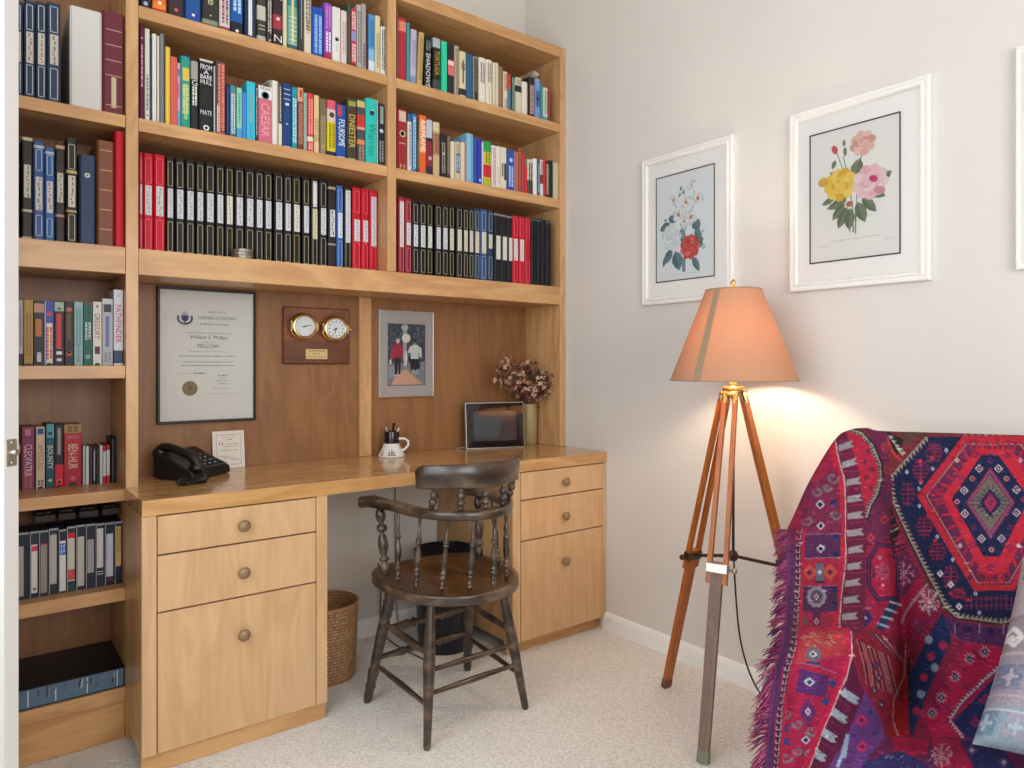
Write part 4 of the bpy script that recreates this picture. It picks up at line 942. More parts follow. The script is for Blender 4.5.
# the walker in the red jacket
cv.poly([(70, 190), (104, 190), (100, 272), (91, 274), (89, 215), (84, 274), (73, 272)], '2A2030'); cv.poly([(62, 150), (78, 138), (98, 138), (112, 150), (112, 200), (66, 202), (58, 172)], 'A02440'); cv.poly([(62, 150), (54, 178), (50, 214), (58, 216), (68, 180)], 'B03050'); cv.disc(88, 127, 9, 11, 'D8C0B8'); cv.poly([(46, 210), (56, 206), (58, 228), (48, 228)], 'C8CCD8')
cv.disc(76, 276, 6, 3, 'D8D0CC'); cv.disc(92, 276, 6, 3, 'D8D0CC')
# the walker in the white top, dog between
cv.poly([(142, 196), (194, 196), (200, 240), (184, 256), (152, 252)], '241C30'); cv.poly([(160, 250), (170, 250), (168, 274), (158, 274)], 'A89C9C'); cv.poly([(178, 250), (188, 250), (190, 268), (180, 270)], 'A89C9C')
cv.poly([(148, 150), (168, 140), (184, 142), (206, 158), (208, 196), (198, 198), (190, 176), (192, 204), (152, 204), (152, 176), (142, 182), (138, 170)], 'C9CCC8'); cv.disc(172, 132, 9, 10, '8C6C64'); cv.disc(172, 125, 10, 6, '2A2430')
cv.poly([(122, 172), (134, 170), (136, 205), (130, 236), (118, 236), (118, 205)], 'CFCACA')
picture('print', cv, .254, .3555, (x0+.0045, NB2-.010, z1-.0045), (1, 0, 0), (0, 0, -1), 250, 340, CANVAS, t)
MB().quad((x0+.004, NB2-.012, z0+.004), (x1-.004, NB2-.012, z0+.004), (x1-.004, NB2-.012, z1-.004), (x0+.004, NB2-.012, z1-.004)).build('glass', GLASS, t)

# small certificate block leaning on the back panel
YC = 2.612; x0, x1 = wx(213.3, YC), wx(245.3, YC); hz = wz(229, 431, YC)-.76
t = thing('certificate_plaque', 'small white upright membership certificate block behind the telephone', 'certificate', (x0, YC, .76))
tilt = Matrix.Translation((0, YC, .7603)) @ Matrix.Rotation(math.radians(-7), 4, 'X')
def leanq(m): m.xf(tilt); return m
leanq(MB().box(x0, x1, 0, .008, 0, hz, bev=.001)).build('block', plain('white_laminate', 'D6CCC0', rough=.3), t)
m = MB(); W = x1-x0
def rq(m, a0, a1, b0, b1, c, y=-.0006): m.quad((x0+a0*W, y, b0*hz), (x0+a1*W, y, b0*hz), (x0+a1*W, y, b1*hz), (x0+a0*W, y, b1*hz), 0, c)
for a in ((.12, .88, .1, .108), (.12, .88, .892, .9), (.12, .128, .1, .9), (.872, .88, .1, .9)): rq(m, *a, '4E5C68')
for i, (a0, a1, b) in enumerate(((.4, .62, .76), (.32, .8, .58), (.25, .78, .48), (.2, .5, .32), (.32, .7, .27), (.55, .84, .22))): rq(m, a0, a1, b, b+.012, '7A726A')
m.text('M', (x0+.26*W, -.0008, .66*hz), (1, 0, 0), (0, 0, 1), .14*W, .07*hz, 0, '2E4A48'); m.text('embership', (x0+.58*W, -.0008, .65*hz), (1, 0, 0), (0, 0, 1), .46*W, .05*hz, 0, '4A4640')
m.text('Life Membership', (x0+.5*W, -.0008, .83*hz), (1, 0, 0), (0, 0, 1), .5*W, .03*hz, 0, '6A6460')
leanq(m).build('certificate_print', PRINTED, t)

# telephone
t = thing('telephone', 'black corded desk telephone with handset on its cradle and a keypad', 'telephone', (-1.60, 2.53, .76))
M = Matrix.Translation((-1.598, 2.392, .7603)) @ Matrix.Rotation(math.radians(38), 4, 'Z')   # local: x along the front edge, y to the back
def ph(m, name, mat, par=t): m.xf(M); return m.build(name, mat, par)
PW, PD = .19, .15
def sl(y): return .028+ (y/PD)*.060
m = MB(); prof = [(0, .004), (0, .022), (.008, .030), (PD-.012, sl(PD)), (PD, sl(PD)-.008), (PD, .010), (PD-.02, .002), (.01, .0)]
for xa, xb in ((0, PW),):
    vs = [(xa+.002, y, z) for y, z in prof] + [(xa+.008 if 0 else xa, y, z) for y, z in prof]
n = len(prof); vs = [(x, y+(.003 if e else 0)*(1 if y < .05 else -1), z-(.003 if e and z > .015 else 0)) for x, e in ((0, 1), (.004, 0), (PW-.004, 0), (PW, 1)) for y, z in prof]
m.add(vs, [(k*n+i, k*n+(i+1) % n, (k+1)*n+(i+1) % n, (k+1)*n+i) for k in range(3) for i in range(n)] + [tuple(reversed(range(n))), tuple(range(3*n, 4*n))], 0, None, False)
body = ph(m, 'base', BLACKPL)
def ptop(x, y, dz=0): return (x, y, sl(y)+dz)
m = MB()       # grey fascia with display window
def slab(m, xa, xb, ya, yb, h, col, inset=.0):
    vs = [ptop(x, y, d) for d in (-.001, h) for x, y in ((xa+(inset if d > 0 else 0), ya+(inset if d > 0 else 0)), (xb-(inset if d > 0 else 0), ya+(inset if d > 0 else 0)), (xb-(inset if d > 0 else 0), yb-(inset if d > 0 else 0)), (xa+(inset if d > 0 else 0), yb-(inset if d > 0 else 0)))]
    m.add(vs, [(0,3,2,1), (4,5,6,7), (0,1,5,4), (1,2,6,5), (2,3,7,6), (3,0,4,7)], 0, col)
slab(m, .066, .186, .012, .098, .0012, '3C3C3E'); slab(m, .068, .184, .098, .142, .002, '8C8B84'); slab(m, .080, .150, .106, .134, .0028, '3A2C26'); ph(m, 'display', PRINTED)
for r in range(4):
    for c in range(4):
        m = MB(); slab(m, .078+c*.0265, .098+c*.0265, .018+r*.0195, .031+r*.0195, .005, '1E1E22', .0015)
        if c < 3: slab(m, .084+c*.0265, .092+c*.0265, .0225+r*.0195, .0265+r*.0195, .0054, 'C4C4C8')
        elif r in (1, 3): slab(m, .086+c*.0265, .092+c*.0265, .022+r*.0195, .027+r*.0195, .0054, 'B8923C')
        ph(m, 'keypad_button', PRINTED)
m = MB()       # handset: two cups joined by an arched grip, lying front to back in the left-hand cradle
path = [(.030, -.004, .040), (.030, .010, .058), (.030, .035, .077), (.030, .075, .093), (.030, .11, .101), (.030, .135, .100), (.030, .155, .092)]
for k in range(len(path)-1):
    pass
m.tube(path, [.013, .016, .0145, .013, .0145, .017, .013], 14)
for y, z, zz in ((.006, .046, .030), (.146, .092, .070)): m.lathe((.030, y, z+.006), (.030, y+.003, zz), [(0, .016), (.3, .023), (.85, .024), (1, .019)], 20)
hs = ph(m, 'handset', BLACKPL)
m = MB()       # coiled cord from the handset's front end, resting on the desk
base = [Vector((.030, -.012, .036)), Vector((.018, -.030, .016)), Vector((-.004, -.048, .0115)), Vector((-.030, -.058, .0115)), Vector((-.062, -.052, .0115)), Vector((-.084, -.030, .0115)), Vector((-.068, -.006, .0115)), Vector((-.044, -.012, .0115))]
def crom(P, t):
    n = len(P)-1; t = max(0, min(n-1e-6, t*n)); i = int(t); f = t-i; a, b, c, d = P[max(i-1, 0)], P[i], P[i+1], P[min(i+2, n)]
    return .5*((2*b)+(c-a)*f+(2*a-5*b+4*c-d)*f*f+(3*b-a-3*c+d)*f**3)
pts = []; turns = 34
for i in range(turns*8+1):
    q = i/(turns*8); p = crom(base, q); tg = (crom(base, min(q+.01, 1))-crom(base, max(q-.01, 0))).normalized(); a = tg.orthogonal().normalized(); b = tg.cross(a); an = 2*PI*turns*q
    pts.append(p+(a*math.cos(an)+b*math.sin(an))*.0075)
m.tube(pts, .0023, 6); ph(m, 'coiled_cord', BLACKPL, t)

# pen mug: wide-based ship's mug
c = Vector((-.803, 2.555, .7602)); t = thing('mug', 'white wide-based mug with a black collar, used as a pen holder', 'mug', c)
def P3(x, y, z): return (c.x+x, c.y+y, c.z+z)
m = MB(); m.lathe(P3(0, 0, 0), P3(0, 0, .054), [(0, .050), (.04, .0545), (.12, .054), (.45, .044), (.8, .0345), (1, .031)], 30)
m.build('base', plain('white_ceramic', 'DCD7CF', rough=.2), t)
m = MB(); m.lathe(P3(0, 0, .0542), P3(0, 0, .102), [(0, .0305), (.9, .0305), (1, .0295)], 30, cap=False); m.lathe(P3(0, 0, .102), P3(0, 0, .06), [(0, .0295), (.03, .0275), (1, .027)], 30, cap=False); m.lathe(P3(0, 0, .06), P3(0, 0, .061), [(0, .027), (1, .001)], 30)
m.build('collar', plain('black_glaze', '17110F', rough=.18), t)
m = MB(); m.tube([P3(.030*RV[0]*1+a*RV[0], -.0+a*RV[1]+.030*RV[1], z) for a, z in ((0, .072), (.022, .073), (.038, .062), (.038, .045), (.024, .030), (.008, .022))], [.0055, .005, .005, .005, .005, .006], 10); m.build('handle', plain('white_ceramic', ''), t)
m = MB()        # sailing boats and mark on the base
for k, (a0, hgt) in enumerate(((-.12, .020), (.10, .024), (.26, .016), (-.75, .016))):
    an = YAW+PI+a0+.1
    def sp(da, z): r = .0548-(z-.004)*.42; return P3(math.cos(an+da)*r, math.sin(an+da)*r, z)
    m.add([sp(-.09, .014), sp(.06, .014), sp(0, .014+hgt)], [(0,1,2)], 0, '5A5C6C'); m.add([sp(-.14, .012), sp(.14, .012), sp(.1, .007), sp(-.1, .007)], [(0,1,2,3)], 0, '4A4C5C')
m.build('boat_print', PRINTED, t)
for nm, lab, x, y, tx, ty, L, r, col in (('pen', 'black round-capped pen standing in the mug', .004, .004, .018, .004, .135, .0042, '15100E'), ('pen', 'white pen leaning in the mug', .012, -.006, .026, -.012, .115, .0038, 'D8CEC0'), ('pencil', 'pale grey pencil at the back of the mug', -.012, .004, -.016, .01, .12, .0036, 'B4A898')):
    m = MB(); p0 = P3(x-tx*.4, y-ty*.4, .0625); p1 = P3(x+tx*.6, y+ty*.6, L)
    m.lathe(p0, p1, [(0, r*.4), (.06, r), (.8, r), (.82, r*1.25), (.95, r*(1.7 if L > .13 else 1.1)), (1, r*.7)], 10, 0, col)
    o = m.build(nm, PRINTED, loc=p0); tag(o, lab, 'pen')

# digital picture frame
A = Vector((-.4355, 2.560, .7603)); B = Vector((-.1745, 2.4705, .7603)); ex = (B-A).normalized(); W = (B-A).length
ey = Vector((-ex.y, ex.x, 0)); Mf = Matrix((( ex.x, ey.x, 0, A.x), (ex.y, ey.y, 0, A.y), (0, 0, 1, A.z), (0, 0, 0, 1))) @ Matrix.Rotation(math.radians(-6), 4, 'X')
t = thing('digital_photo_frame', 'black glossy digital photo frame with a thin silver edge, in front of the dried flowers', 'photo frame', A)
Hf = .207
m = MB(); m.box(0, W, .0, .016, 0, Hf, bev=.003); m.xf(Mf).build('housing', plain('silver_edge', 'A8A4A0', rough=.3, metal=.7), t)
m = MB(); m.box(.005, W-.005, -.0012, .002, .005, Hf-.005); m.xf(Mf).build('bezel', plain('black_glossy_bezel', '0D0E10', rough=.06, coat=.5), t)
m = MB(); m.box(.037, W-.037, -.0018, -.0011, .034, Hf-.042); m.xf(Mf).build('screen', plain('unlit_screen', '2C3138', rough=.04, coat=1.0), t)
m = MB(); m.beam(Mf @ Vector((W*.5, .014, .12)), Mf @ Vector((W*.5, .075, .017)), .03, .005, ex); m.build('stand', BLACKPL, t)
m = MB(); q = Mf @ Vector((0.01, .012, .012)); m.tube([q, q+Vector((-.03, .01, -.004)), q+Vector((-.05, .03, -.009)), q+Vector((-.03, .055, -.009)), q+Vector((.03, .06, -.009))], .0022, 8)
m.build('cable', plain('grey_cable', '8A8078', rough=.5), t)

# vase and dried flowers
vc = Vector((-.083, 2.560, .7602)); t = thing('vase', 'tall straight tan stoneware vase in the niche corner', 'vase', vc)
m = MB(); hv = .19
m.lathe(vc, vc+Vector((0, 0, hv)), [(0, .036), (.02, .040), (.5, .0415), (.92, .042), (.94, .0405), (.965, .0405), (1, .039)], 32, cap=False); m.lathe(vc+Vector((0, 0, hv)), vc+Vector((0, 0, .1)), [(0, .039), (.02, .036), (1, .035)], 32, cap=False)
m.lathe(vc, vc+Vector((0, 0, .002)), [(0, .036), (1, .036)], 32); m.build('body', plain('tan_stoneware', 'A89468', rough=.45, bmp=.1, bscale=80), t)
t = thing('dried_flower_bouquet', 'bouquet of dried hydrangea-like blossoms spilling over the tan vase', 'dried flowers', (vc.x, vc.y, vc.z+.1))
rg = random.Random(21); stems = MB(); blo = MB(); root = Vector((vc.x, vc.y, vc.z+.12))
heads = [((-.072, 2.47, 1.045), .062, 34), ((-.115, 2.50, 1.075), .055, 30), ((-.145, 2.49, 1.02), .05, 26), ((-.085, 2.49, .99), .045, 24), ((-.19, 2.52, 1.10), .05, 20), ((-.215, 2.53, 1.05), .045, 18), ((-.24, 2.54, 1.115), .035, 12), ((-.075, 2.455, 1.03), .03, 10), ((-.15, 2.545, 1.0), .03, 12), ((-.10, 2.52, 1.11), .035, 16), ((-.07, 2.47, 1.06), .028, 12)]
hq = lambda u, v, Y: (min(wx(u, Y), -.07), Y, wz(u, v, Y))
heads = [(a_, b_*1.15, int(c_*1.25)) for a_, b_, c_ in heads]+[(hq(502, 364, 2.53), .05, 22), (hq(497, 376, 2.53), .035, 12), (hq(528, 366, 2.50), .045, 26), (hq(541, 376, 2.46), .03, 16), (hq(515, 378, 2.50), .045, 26), (hq(527, 388, 2.49), .04, 24)]
cols = ['C99F84', 'C9A288', '8C5A48', '6A3A34', 'D8B89C', '5C302C', 'A87860', '4A2624']
for (hc, hr, nf) in heads:
    hc = Vector(hc)
    mouth = Vector((vc.x+max(-.024, min(.024, (hc.x-vc.x)*.3)), vc.y+max(-.02, min(.02, (hc.y-vc.y)*.3)), vc.z+.196)); stems.tube([root, mouth, mouth.lerp(hc, .4)+Vector((0, 0, .012)), hc], [.0022, .0018, .0015, .0012], 5)
    pale = hc.x > -.17
    for k in range(nf):
        d = Vector((rg.gauss(0, 1), rg.gauss(0, 1), rg.gauss(0, 1))).normalized(); rr = hr*rg.uniform(.45, 1); p = hc+d*rr
        if p.x > -.058: p.x = -.058-rg.uniform(0, .01)
        stems.tube([hc.lerp(mouth, .12), hc+d*rr*.5, p], .0007, 4)
        col = rg.choice(cols if pale else cols[:4]+['9A7460', 'A88468']); up = (d+Vector((rg.uniform(-.5, .5), rg.uniform(-.5, .5), rg.uniform(-.2, .6)))).normalized()
        a = up.orthogonal().normalized(); b = up.cross(a); s_ = rg.uniform(.008, .014)
        for q in range(4):
            an = q*PI/2+rg.uniform(-.2, .2); e = a*math.cos(an)+b*math.sin(an); f_ = up.cross(e)
            blo.add([p, p+e*s_*.55+f_*s_*.42+up*s_*.15, p+e*s_+up*s_*rg.uniform(.3, .7), p+e*s_*.55-f_*s_*.42+up*s_*.15], [(0, 1, 2), (0, 2, 3)], 0, col)
stems.build('stems', plain('dry_stem', '5A4632', rough=.8), t); blo.build('blossoms', PRINTED, t)

# ================================================================ under the desk
def weave_mat():
    m, nt, bs = new_mat('woven_rattan'); tc = N(nt, 'ShaderNodeTexCoord')
    sp = N(nt, 'ShaderNodeSeparateXYZ'); nt.links.new(tc.outputs['Object'], sp.inputs[0])
    an = N(nt, 'ShaderNodeMath', operation='ARCTAN2'); nt.links.new(sp.outputs[1], an.inputs[0]); nt.links.new(sp.outputs[0], an.inputs[1])
    cb = N(nt, 'ShaderNodeCombineXYZ'); mm = N(nt, 'ShaderNodeMath', operation='MULTIPLY'); mm.inputs[1].default_value = 11; nt.links.new(an.outputs[0], mm.inputs[0])
    mz = N(nt, 'ShaderNodeMath', operation='MULTIPLY'); mz.inputs[1].default_value = 90; nt.links.new(sp.outputs[2], mz.inputs[0])
    nt.links.new(mm.outputs[0], cb.inputs[0]); nt.links.new(mz.outputs[0], cb.inputs[1])
    br = N(nt, 'ShaderNodeTexBrick'); br.inputs['Scale'].default_value = 1; br.inputs['Brick Width'].default_value = 1; br.inputs['Row Height'].default_value = 1; br.inputs['Mortar Size'].default_value = .12; br.inputs['Mortar Smooth'].default_value = .6
    br.inputs['Color1'].default_value = hexc('C9A074'); br.inputs['Color2'].default_value = hexc('A97C52'); br.inputs['Mortar'].default_value = hexc('5A3A22')
    nt.links.new(cb.outputs[0], br.inputs['Vector']); nt.links.new(br.outputs[0], bs.inputs['Base Color']); bs.inputs['Roughness'].default_value = .55
    inv = N(nt, 'ShaderNodeMath', operation='SUBTRACT'); inv.inputs[0].default_value = 1; nt.links.new(br.outputs['Fac'], inv.inputs[1]); bump(nt, bs, inv.outputs[0], .9, .004); return m
RATTAN = weave_mat()
bc = Vector((-1.133, 2.44, .001)); t = thing('wicker_basket', 'round wicker waste basket standing against the drawer pedestal under the desk', 'basket', bc)
m = MB(); hb = .268
m.lathe(bc, bc+Vector((0, 0, hb)), [(0, .102), (.03, .106), (.5, .112), (1, .1165)], 48, cap=False); m.lathe(bc+Vector((0, 0, hb)), bc+Vector((0, 0, .008)), [(0, .1165), (.0, .111), (1, .099)], 48, cap=False); m.lathe(bc, bc+Vector((0, 0, .008)), [(0, .102), (1, .102)], 48)
m.build('body', RATTAN, t)
m = MB(); m.tube([bc+Vector((math.cos(a)*.1145, math.sin(a)*.1145, hb)) for a in (2*PI*i/48 for i in range(48))], .005, 8, close=True); m.build('rim', plain('rattan_rim', 'A87C50', rough=.5, bmp=.3, bscale=120), t)
bc = Vector((-.638, 2.41, .001)); t = thing('waste_bin', 'round black waste bin under the desk, behind the chair', 'waste bin', bc)
m = MB(); hb = .385
m.lathe(bc, bc+Vector((0, 0, hb)), [(0, .107), (.02, .110), (1, .125)], 40, cap=False); m.lathe(bc+Vector((0, 0, hb)), bc+Vector((0, 0, .006)), [(0, .125), (0, .1225), (1, .108)], 40, cap=False); m.lathe(bc, bc+Vector((0, 0, .006)), [(0, .098), (1, .098)], 40)
m.build('body', plain('navy_black_enamel', '15171F', rough=.35), t)
m = MB(); m.tube([bc+Vector((math.cos(a)*.125, math.sin(a)*.125, hb)) for a in (2*PI*i/40 for i in range(40))], .004, 8, close=True); m.build('rim', BLACKPL, t)
# cables hanging to the carpet behind the chair
for pts, lab in (([(-.72, 2.677, .69), (-.722, 2.676, .45), (-.718, 2.675, .2), (-.722, 2.66, .08), (-.715, 2.65, .012), (-.70, 2.645, .006), (-.66, 2.655, .006)], 'thin grey cable hanging down the wall inside the knee space'),
                 ([(-.80, 2.676, .30), (-.79, 2.675, .22), (-.80, 2.66, .10), (-.80, 2.65, .03), (-.80, 2.6, .006), (-.80, 2.45, .006), (-.78, 2.30, .006)], 'dark power cable trailing over the carpet beside the black waste bin')):
    P_ = [Vector(p) for p in pts]; m = MB(); m.tube([crom(P_, i/50) for i in range(51)], .0026, 6)
    o = m.build('power_cable', BLACKCORD if 'dark' in lab else plain('grey_cable', ''), loc=pts[-1]); tag(o, lab, 'cable')

# ================================================================ captain's chair
def chair_wood():
    m, nt, bs = new_mat('worn_dark_stain')
    tc = N(nt, 'ShaderNodeTexCoord'); n1 = N(nt, 'ShaderNodeTexNoise'); n1.inputs['Scale'].default_value = 14; n1.inputs['Detail'].default_value = 6
    mp = N(nt, 'ShaderNodeMapping'); mp.inputs['Scale'].default_value = (1, 1, 2.2); nt.links.new(tc.outputs['Object'], mp.inputs['Vector']); nt.links.new(mp.outputs[0], n1.inputs['Vector'])
    cr = N(nt, 'ShaderNodeValToRGB'); e = cr.color_ramp.elements; e[0].color = hexc('211913'); e[0].position = .3; e[1].color = hexc('75624F'); e[1].position = .78
    k = cr.color_ramp.elements.new(.52); k.color = hexc('403127'); nt.links.new(n1.outputs[0], cr.inputs[0]); nt.links.new(cr.outputs[0], bs.inputs['Base Color'])
    bs.inputs['Roughness'].default_value = .3; bs.inputs['Coat Weight'].default_value = .3; bs.inputs['Coat Roughness'].default_value = .2
    n2 = N(nt, 'ShaderNodeTexNoise'); n2.inputs['Scale'].default_value = 160; nt.links.new(tc.outputs['Object'], n2.inputs['Vector']); bump(nt, bs, n2.outputs[0], .15); return m
CHW = chair_wood()
SEATW = wood('worn_seat_wood', '6E4826', '2E1D10', 'Y', rough=.3, fine=34, figure=.5, coat=.35, bmp=.1)
ch = thing('captains_chair', 'dark worn wooden captain\'s chair with turned spindles and a low curved back, at the desk', 'chair', (-.915, 1.97, 0))
MC = Matrix.Translation((-.915, 1.97, 0)) @ Matrix.Rotation(math.radians(-4), 4, 'Z')
def cb(m, name, mat=CHW, par=ch): m.xf(MC); return m.build(name, mat, par)
# seat: rounded back, nearly straight front, dished top
def seat_r(a):        # outline radius by angle (0 = +x, 90 = front)
    c, s_ = math.cos(a), math.sin(a); ax = .221; ay = .20 if s_ > 0 else .262; p = 3.4 if s_ > 0 else 2.15
    return 1/((abs(c)/ax)**p + (abs(s_)/ay)**p)**(1/p)
m = MB(); na, nr = 64, 14; vs = []; fs = []
def dish(x, y, q):
    d = .014*(1-q**2.2) if q < 1 else 0
    ridge = .008*math.exp(-(x/.03)**2)*max(0, min(1, (y-.02)/.14)) * (1-q**4)
    return -d+ridge
for j in range(nr+1):
    q = j/nr
    for i in range(na):
        a = 2*PI*i/na; r = seat_r(a)*q; x, y = r*math.cos(a), r*math.sin(a)
        vs.append((x, y, .448+dish(x, y, q)))
for q, z in ((1.004, .4465), (1.010, .442), (1.010, .424), (.998, .418), (.95, .416), (.0, .416)):
    for i in range(na):
        a = 2*PI*i/na; r = seat_r(a)*q; vs.append((r*math.cos(a), r*math.sin(a), z))
rows = nr+1+6
for j in range(rows-1):
    for i in range(na): fs.append((j*na+i, j*na+(i+1) % na, (j+1)*na+(i+1) % na, (j+1)*na+i))
m.add(vs, [tuple(reversed(f)) for f in fs], 0, None, True)
# colour: the dished top keeps its warm brown, the rim is the dark stain
m.m = [0 if (k//na) < nr-1 else 1 for k in range(len(m.f))]
m.xf(MC); m.build('seat', [SEATW, CHW], ch)
def turned(m, p0, p1, beads, r, n=12, foot=None):
    """beads: (t, scale) list interpolated as a turned profile"""
    m.lathe(p0, p1, [(t, r*k) for t, k in beads], n); return m
LEGB = [(0, .62), (.02, .8), (.05, .8), (.30, 1.0), (.55, 1.28), (.70, 1.18), (.86, 1.0), (.97, .82), (1, .8)]
LEGF = [(0, .75), (.03, .9), (.05, 1.0), (.12, .95), (.14, 1.18), (.165, .95), (.22, 1.1), (.26, 1.25), (.30, 1.0), (.45, 1.1), (.55, 1.25), (.66, 1.2), (.70, 1.02), (.73, 1.3), (.76, 1.02), (.785, 1.3), (.81, 1.02), (.835, 1.3), (.86, 1.02), (.885, 1.25), (.91, .95), (1, .95)]
feet = dict(fl=(-.203, .178, 0), fr=(.202, .205, 0), bl=(-.170, -.199, 0), br=(.213, -.156, 0))
tops = dict(fl=(-.150, .085, .418), fr=(.150, .100, .418), bl=(-.125, -.135, .418), br=(.135, -.130, .418))
for k in ('fl', 'fr', 'bl', 'br'):
    m = MB(); turned(m, feet[k], tops[k], LEGF if k[0] == 'f' else LEGB, .0155 if k[0] == 'f' else .0145, 16); cb(m, 'leg')
def lp(k, z): a, b = Vector(feet[k]), Vector(tops[k]); return a.lerp(b, z/.418)
def stretch(a, za, b, zb, r, prof):
    p, q = lp(a, za), lp(b, zb); m = MB(); m.lathe(p, q, [(t, r*s_) for t, s_ in prof], 12); cb(m, 'stretcher')
PL = [(0, .75), (.25, .95), (.5, 1.15), (.75, .95), (1, .75)]
BEAD = [(0, .7), (.12, .8), (.2, 1.0), (.27, 1.35), (.3, .8), (.335, 1.45), (.37, .8), (.42, 1.1), (.5, 1.25), (.58, 1.1), (.63, .8), (.665, 1.45), (.7, .8), (.73, 1.35), (.8, 1.0), (.88, .8), (1, .7)]
stretch('fl', .275, 'bl', .262, .0115, PL); stretch('fl', .135, 'bl', .118, .0085, PL)
stretch('fr', .275, 'br', .262, .0115, PL); stretch('fr', .135, 'br', .118, .0085, PL)
stretch('bl', .215, 'br', .215, .0085, PL); stretch('bl', .150, 'br', .150, .0085, PL)
stretch('fl', .255, 'fr', .255, .0115, BEAD); stretch('fl', .155, 'fr', .155, .0115, BEAD)
# arm bow
ARMZ = .683
def armc(t):          # t 0..1 from one hand rest round the back to the other
    if t < .27: f = t/.27; return Vector((-.196+.024*f**1.4, .205-.225*f, ARMZ-.010*(1-f)))
    if t > .73: f = (1-t)/.27; return Vector((.196-.024*f**1.4, .205-.225*f, ARMZ-.010*(1-f)))
    a = PI*(t-.27)/.46; return Vector((-.172*math.cos(a), -.02-.232*math.sin(a)**.95, ARMZ))
m = MB(); n = 72; vs = []; fs = []
for i in range(n+1):
    t = i/n; c = armc(t); d = (armc(min(t+.006, 1))-armc(max(t-.006, 0))).normalized(); s_ = Vector((d.y, -d.x, 0))
    e = min(t, 1-t); w_ = .018+.020*max(0, 1-e/.17)**.7 if e < .17 else .018
    if e < .02: w_ *= .75+.25*(e/.02)
    h_ = .0135; rise = .006*max(0, 1-e/.03)
    for (a, b) in ((-1, -.5), (-.85, -1), (.85, -1), (1, -.5), (1, .5), (.8, 1), (-.8, 1), (-1, .5)): vs.append(c+s_*a*w_+Vector((0, 0, b*h_-(.008 if b < 0 and e < .03 else 0))))
for i in range(n):
    for k in range(8): fs.append((i*8+k, (i+1)*8+k, (i+1)*8+(k+1) % 8, i*8+(k+1) % 8))
fs += [tuple(range(8)), tuple(reversed(range(n*8, n*8+8)))]
m.add(vs, fs, 0, None, True); cb(m, 'arm_bow')
# curved crest rail
m = MB(); n = 40; vs = []; fs = []
for i in range(n+1):
    t = i/n; a = math.radians(-62+124*t); c = Vector((.200*math.sin(a), -.055-.212*math.cos(a)**.9+.012, 0)); o_ = Vector((math.sin(a), -math.cos(a), 0)); e = min(t, 1-t)
    zt = .833+.006*math.sin(PI*t)-(.0 if e > .04 else (.04-e)*.35); zb_ = .762-.002*math.cos(4*PI*t)
    if t > .94: zt += .008*(t-.94)/.06
    for dd, z in ((.009, zb_+.004), (.011, (zb_+zt)/2), (.014, zt-.004), (.010, zt), (.0, zt-.001), (-.008, zt-.006), (-.010, (zb_+zt)/2), (-.010, zb_+.003), (0, zb_)): vs.append(c+o_*dd+Vector((0, 0, z)))
K = 9
for i in range(n):
    for k in range(K): fs.append((i*K+k, i*K+(k+1) % K, (i+1)*K+(k+1) % K, (i+1)*K+k))
fs += [tuple(reversed(range(K))), tuple(range(n*K, n*K+K))]
m.add(vs, fs, 0, None, True); cb(m, 'crest_rail')
# spindles
SP = [(0, .6), (.05, .65), (.09, 1.0), (.105, 1.25), (.12, .65), (.135, .65), (.15, 1.3), (.165, .65), (.20, .95), (.215, .95), (.23, 1.4), (.25, 1.4), (.262, .7), (.28, 1.35), (.30, 1.35), (.315, .7), (.34, .9), (.40, 1.3), (.46, 1.45), (.53, 1.15), (.60, .75), (.63, .7), (.64, 1.3), (.655, 1.3), (.665, .7), (.68, 1.2), (.695, 1.2), (.705, .7), (.9, .62), (1, .6)]
seatp = [(-.188, -.035), (-.166, -.115), (-.118, -.190), (-.045, -.228), (.040, -.228), (.115, -.190), (.166, -.115), (.188, -.035)]
armt = [.255, .335, .405, .468, .532, .595, .665, .745]
for (x, y), t in zip(seatp, armt):
    m = MB(); turned(m, (x, y, .441), armc(t)+Vector((0, 0, -.010)), SP, .0078, 12); cb(m, 'spindle')
POST = [(0, .6), (.04, .7), (.08, 1.0), (.17, 1.05), (.2, .6), (.215, .6), (.24, 1.2), (.27, 1.2), (.29, .6), (.32, .8), (.42, 1.25), (.50, 1.25), (.58, .9), (.61, .55), (.63, .55), (.65, 1.2), (.69, 1.35), (.73, 1.15), (.745, .6), (.77, .55), (.80, 1.0), (.87, 1.3), (.93, 1.1), (.97, .7), (1, .6)]
for sx, t in ((-1, .12), (1, .88)):
    m = MB(); turned(m, (sx*.178, .080, .441), armc(t)+Vector((0, 0, -.010)), POST, .0135, 14); cb(m, 'arm_post')
SB = [(0, .6), (.08, .8), (.14, 1.1), (.18, .6), (.26, 1.1), (.36, 1.5), (.46, 1.0), (.5, .55), (.56, 1.1), (.66, 1.5), (.78, 1.0), (.84, .6), (.88, 1.1), (.93, .8), (1, .7)]
for k in range(5):
    a = math.radians(-45+90*k/4); q = Vector((.196*math.sin(a), -.055-.206*math.cos(a)**.9+.012, .766)); t = min((.27+.46*i/400 for i in range(401)), key=lambda t_: (armc(t_).xy-q.xy).length if abs(armc(t_).x-q.x) > .012 else abs(armc(t_).x-q.x)); p = armc(t)+Vector((0, 0, .0125)); m = MB(); turned(m, p, q, SB, .0095, 14); cb(m, 'crest_spindle')

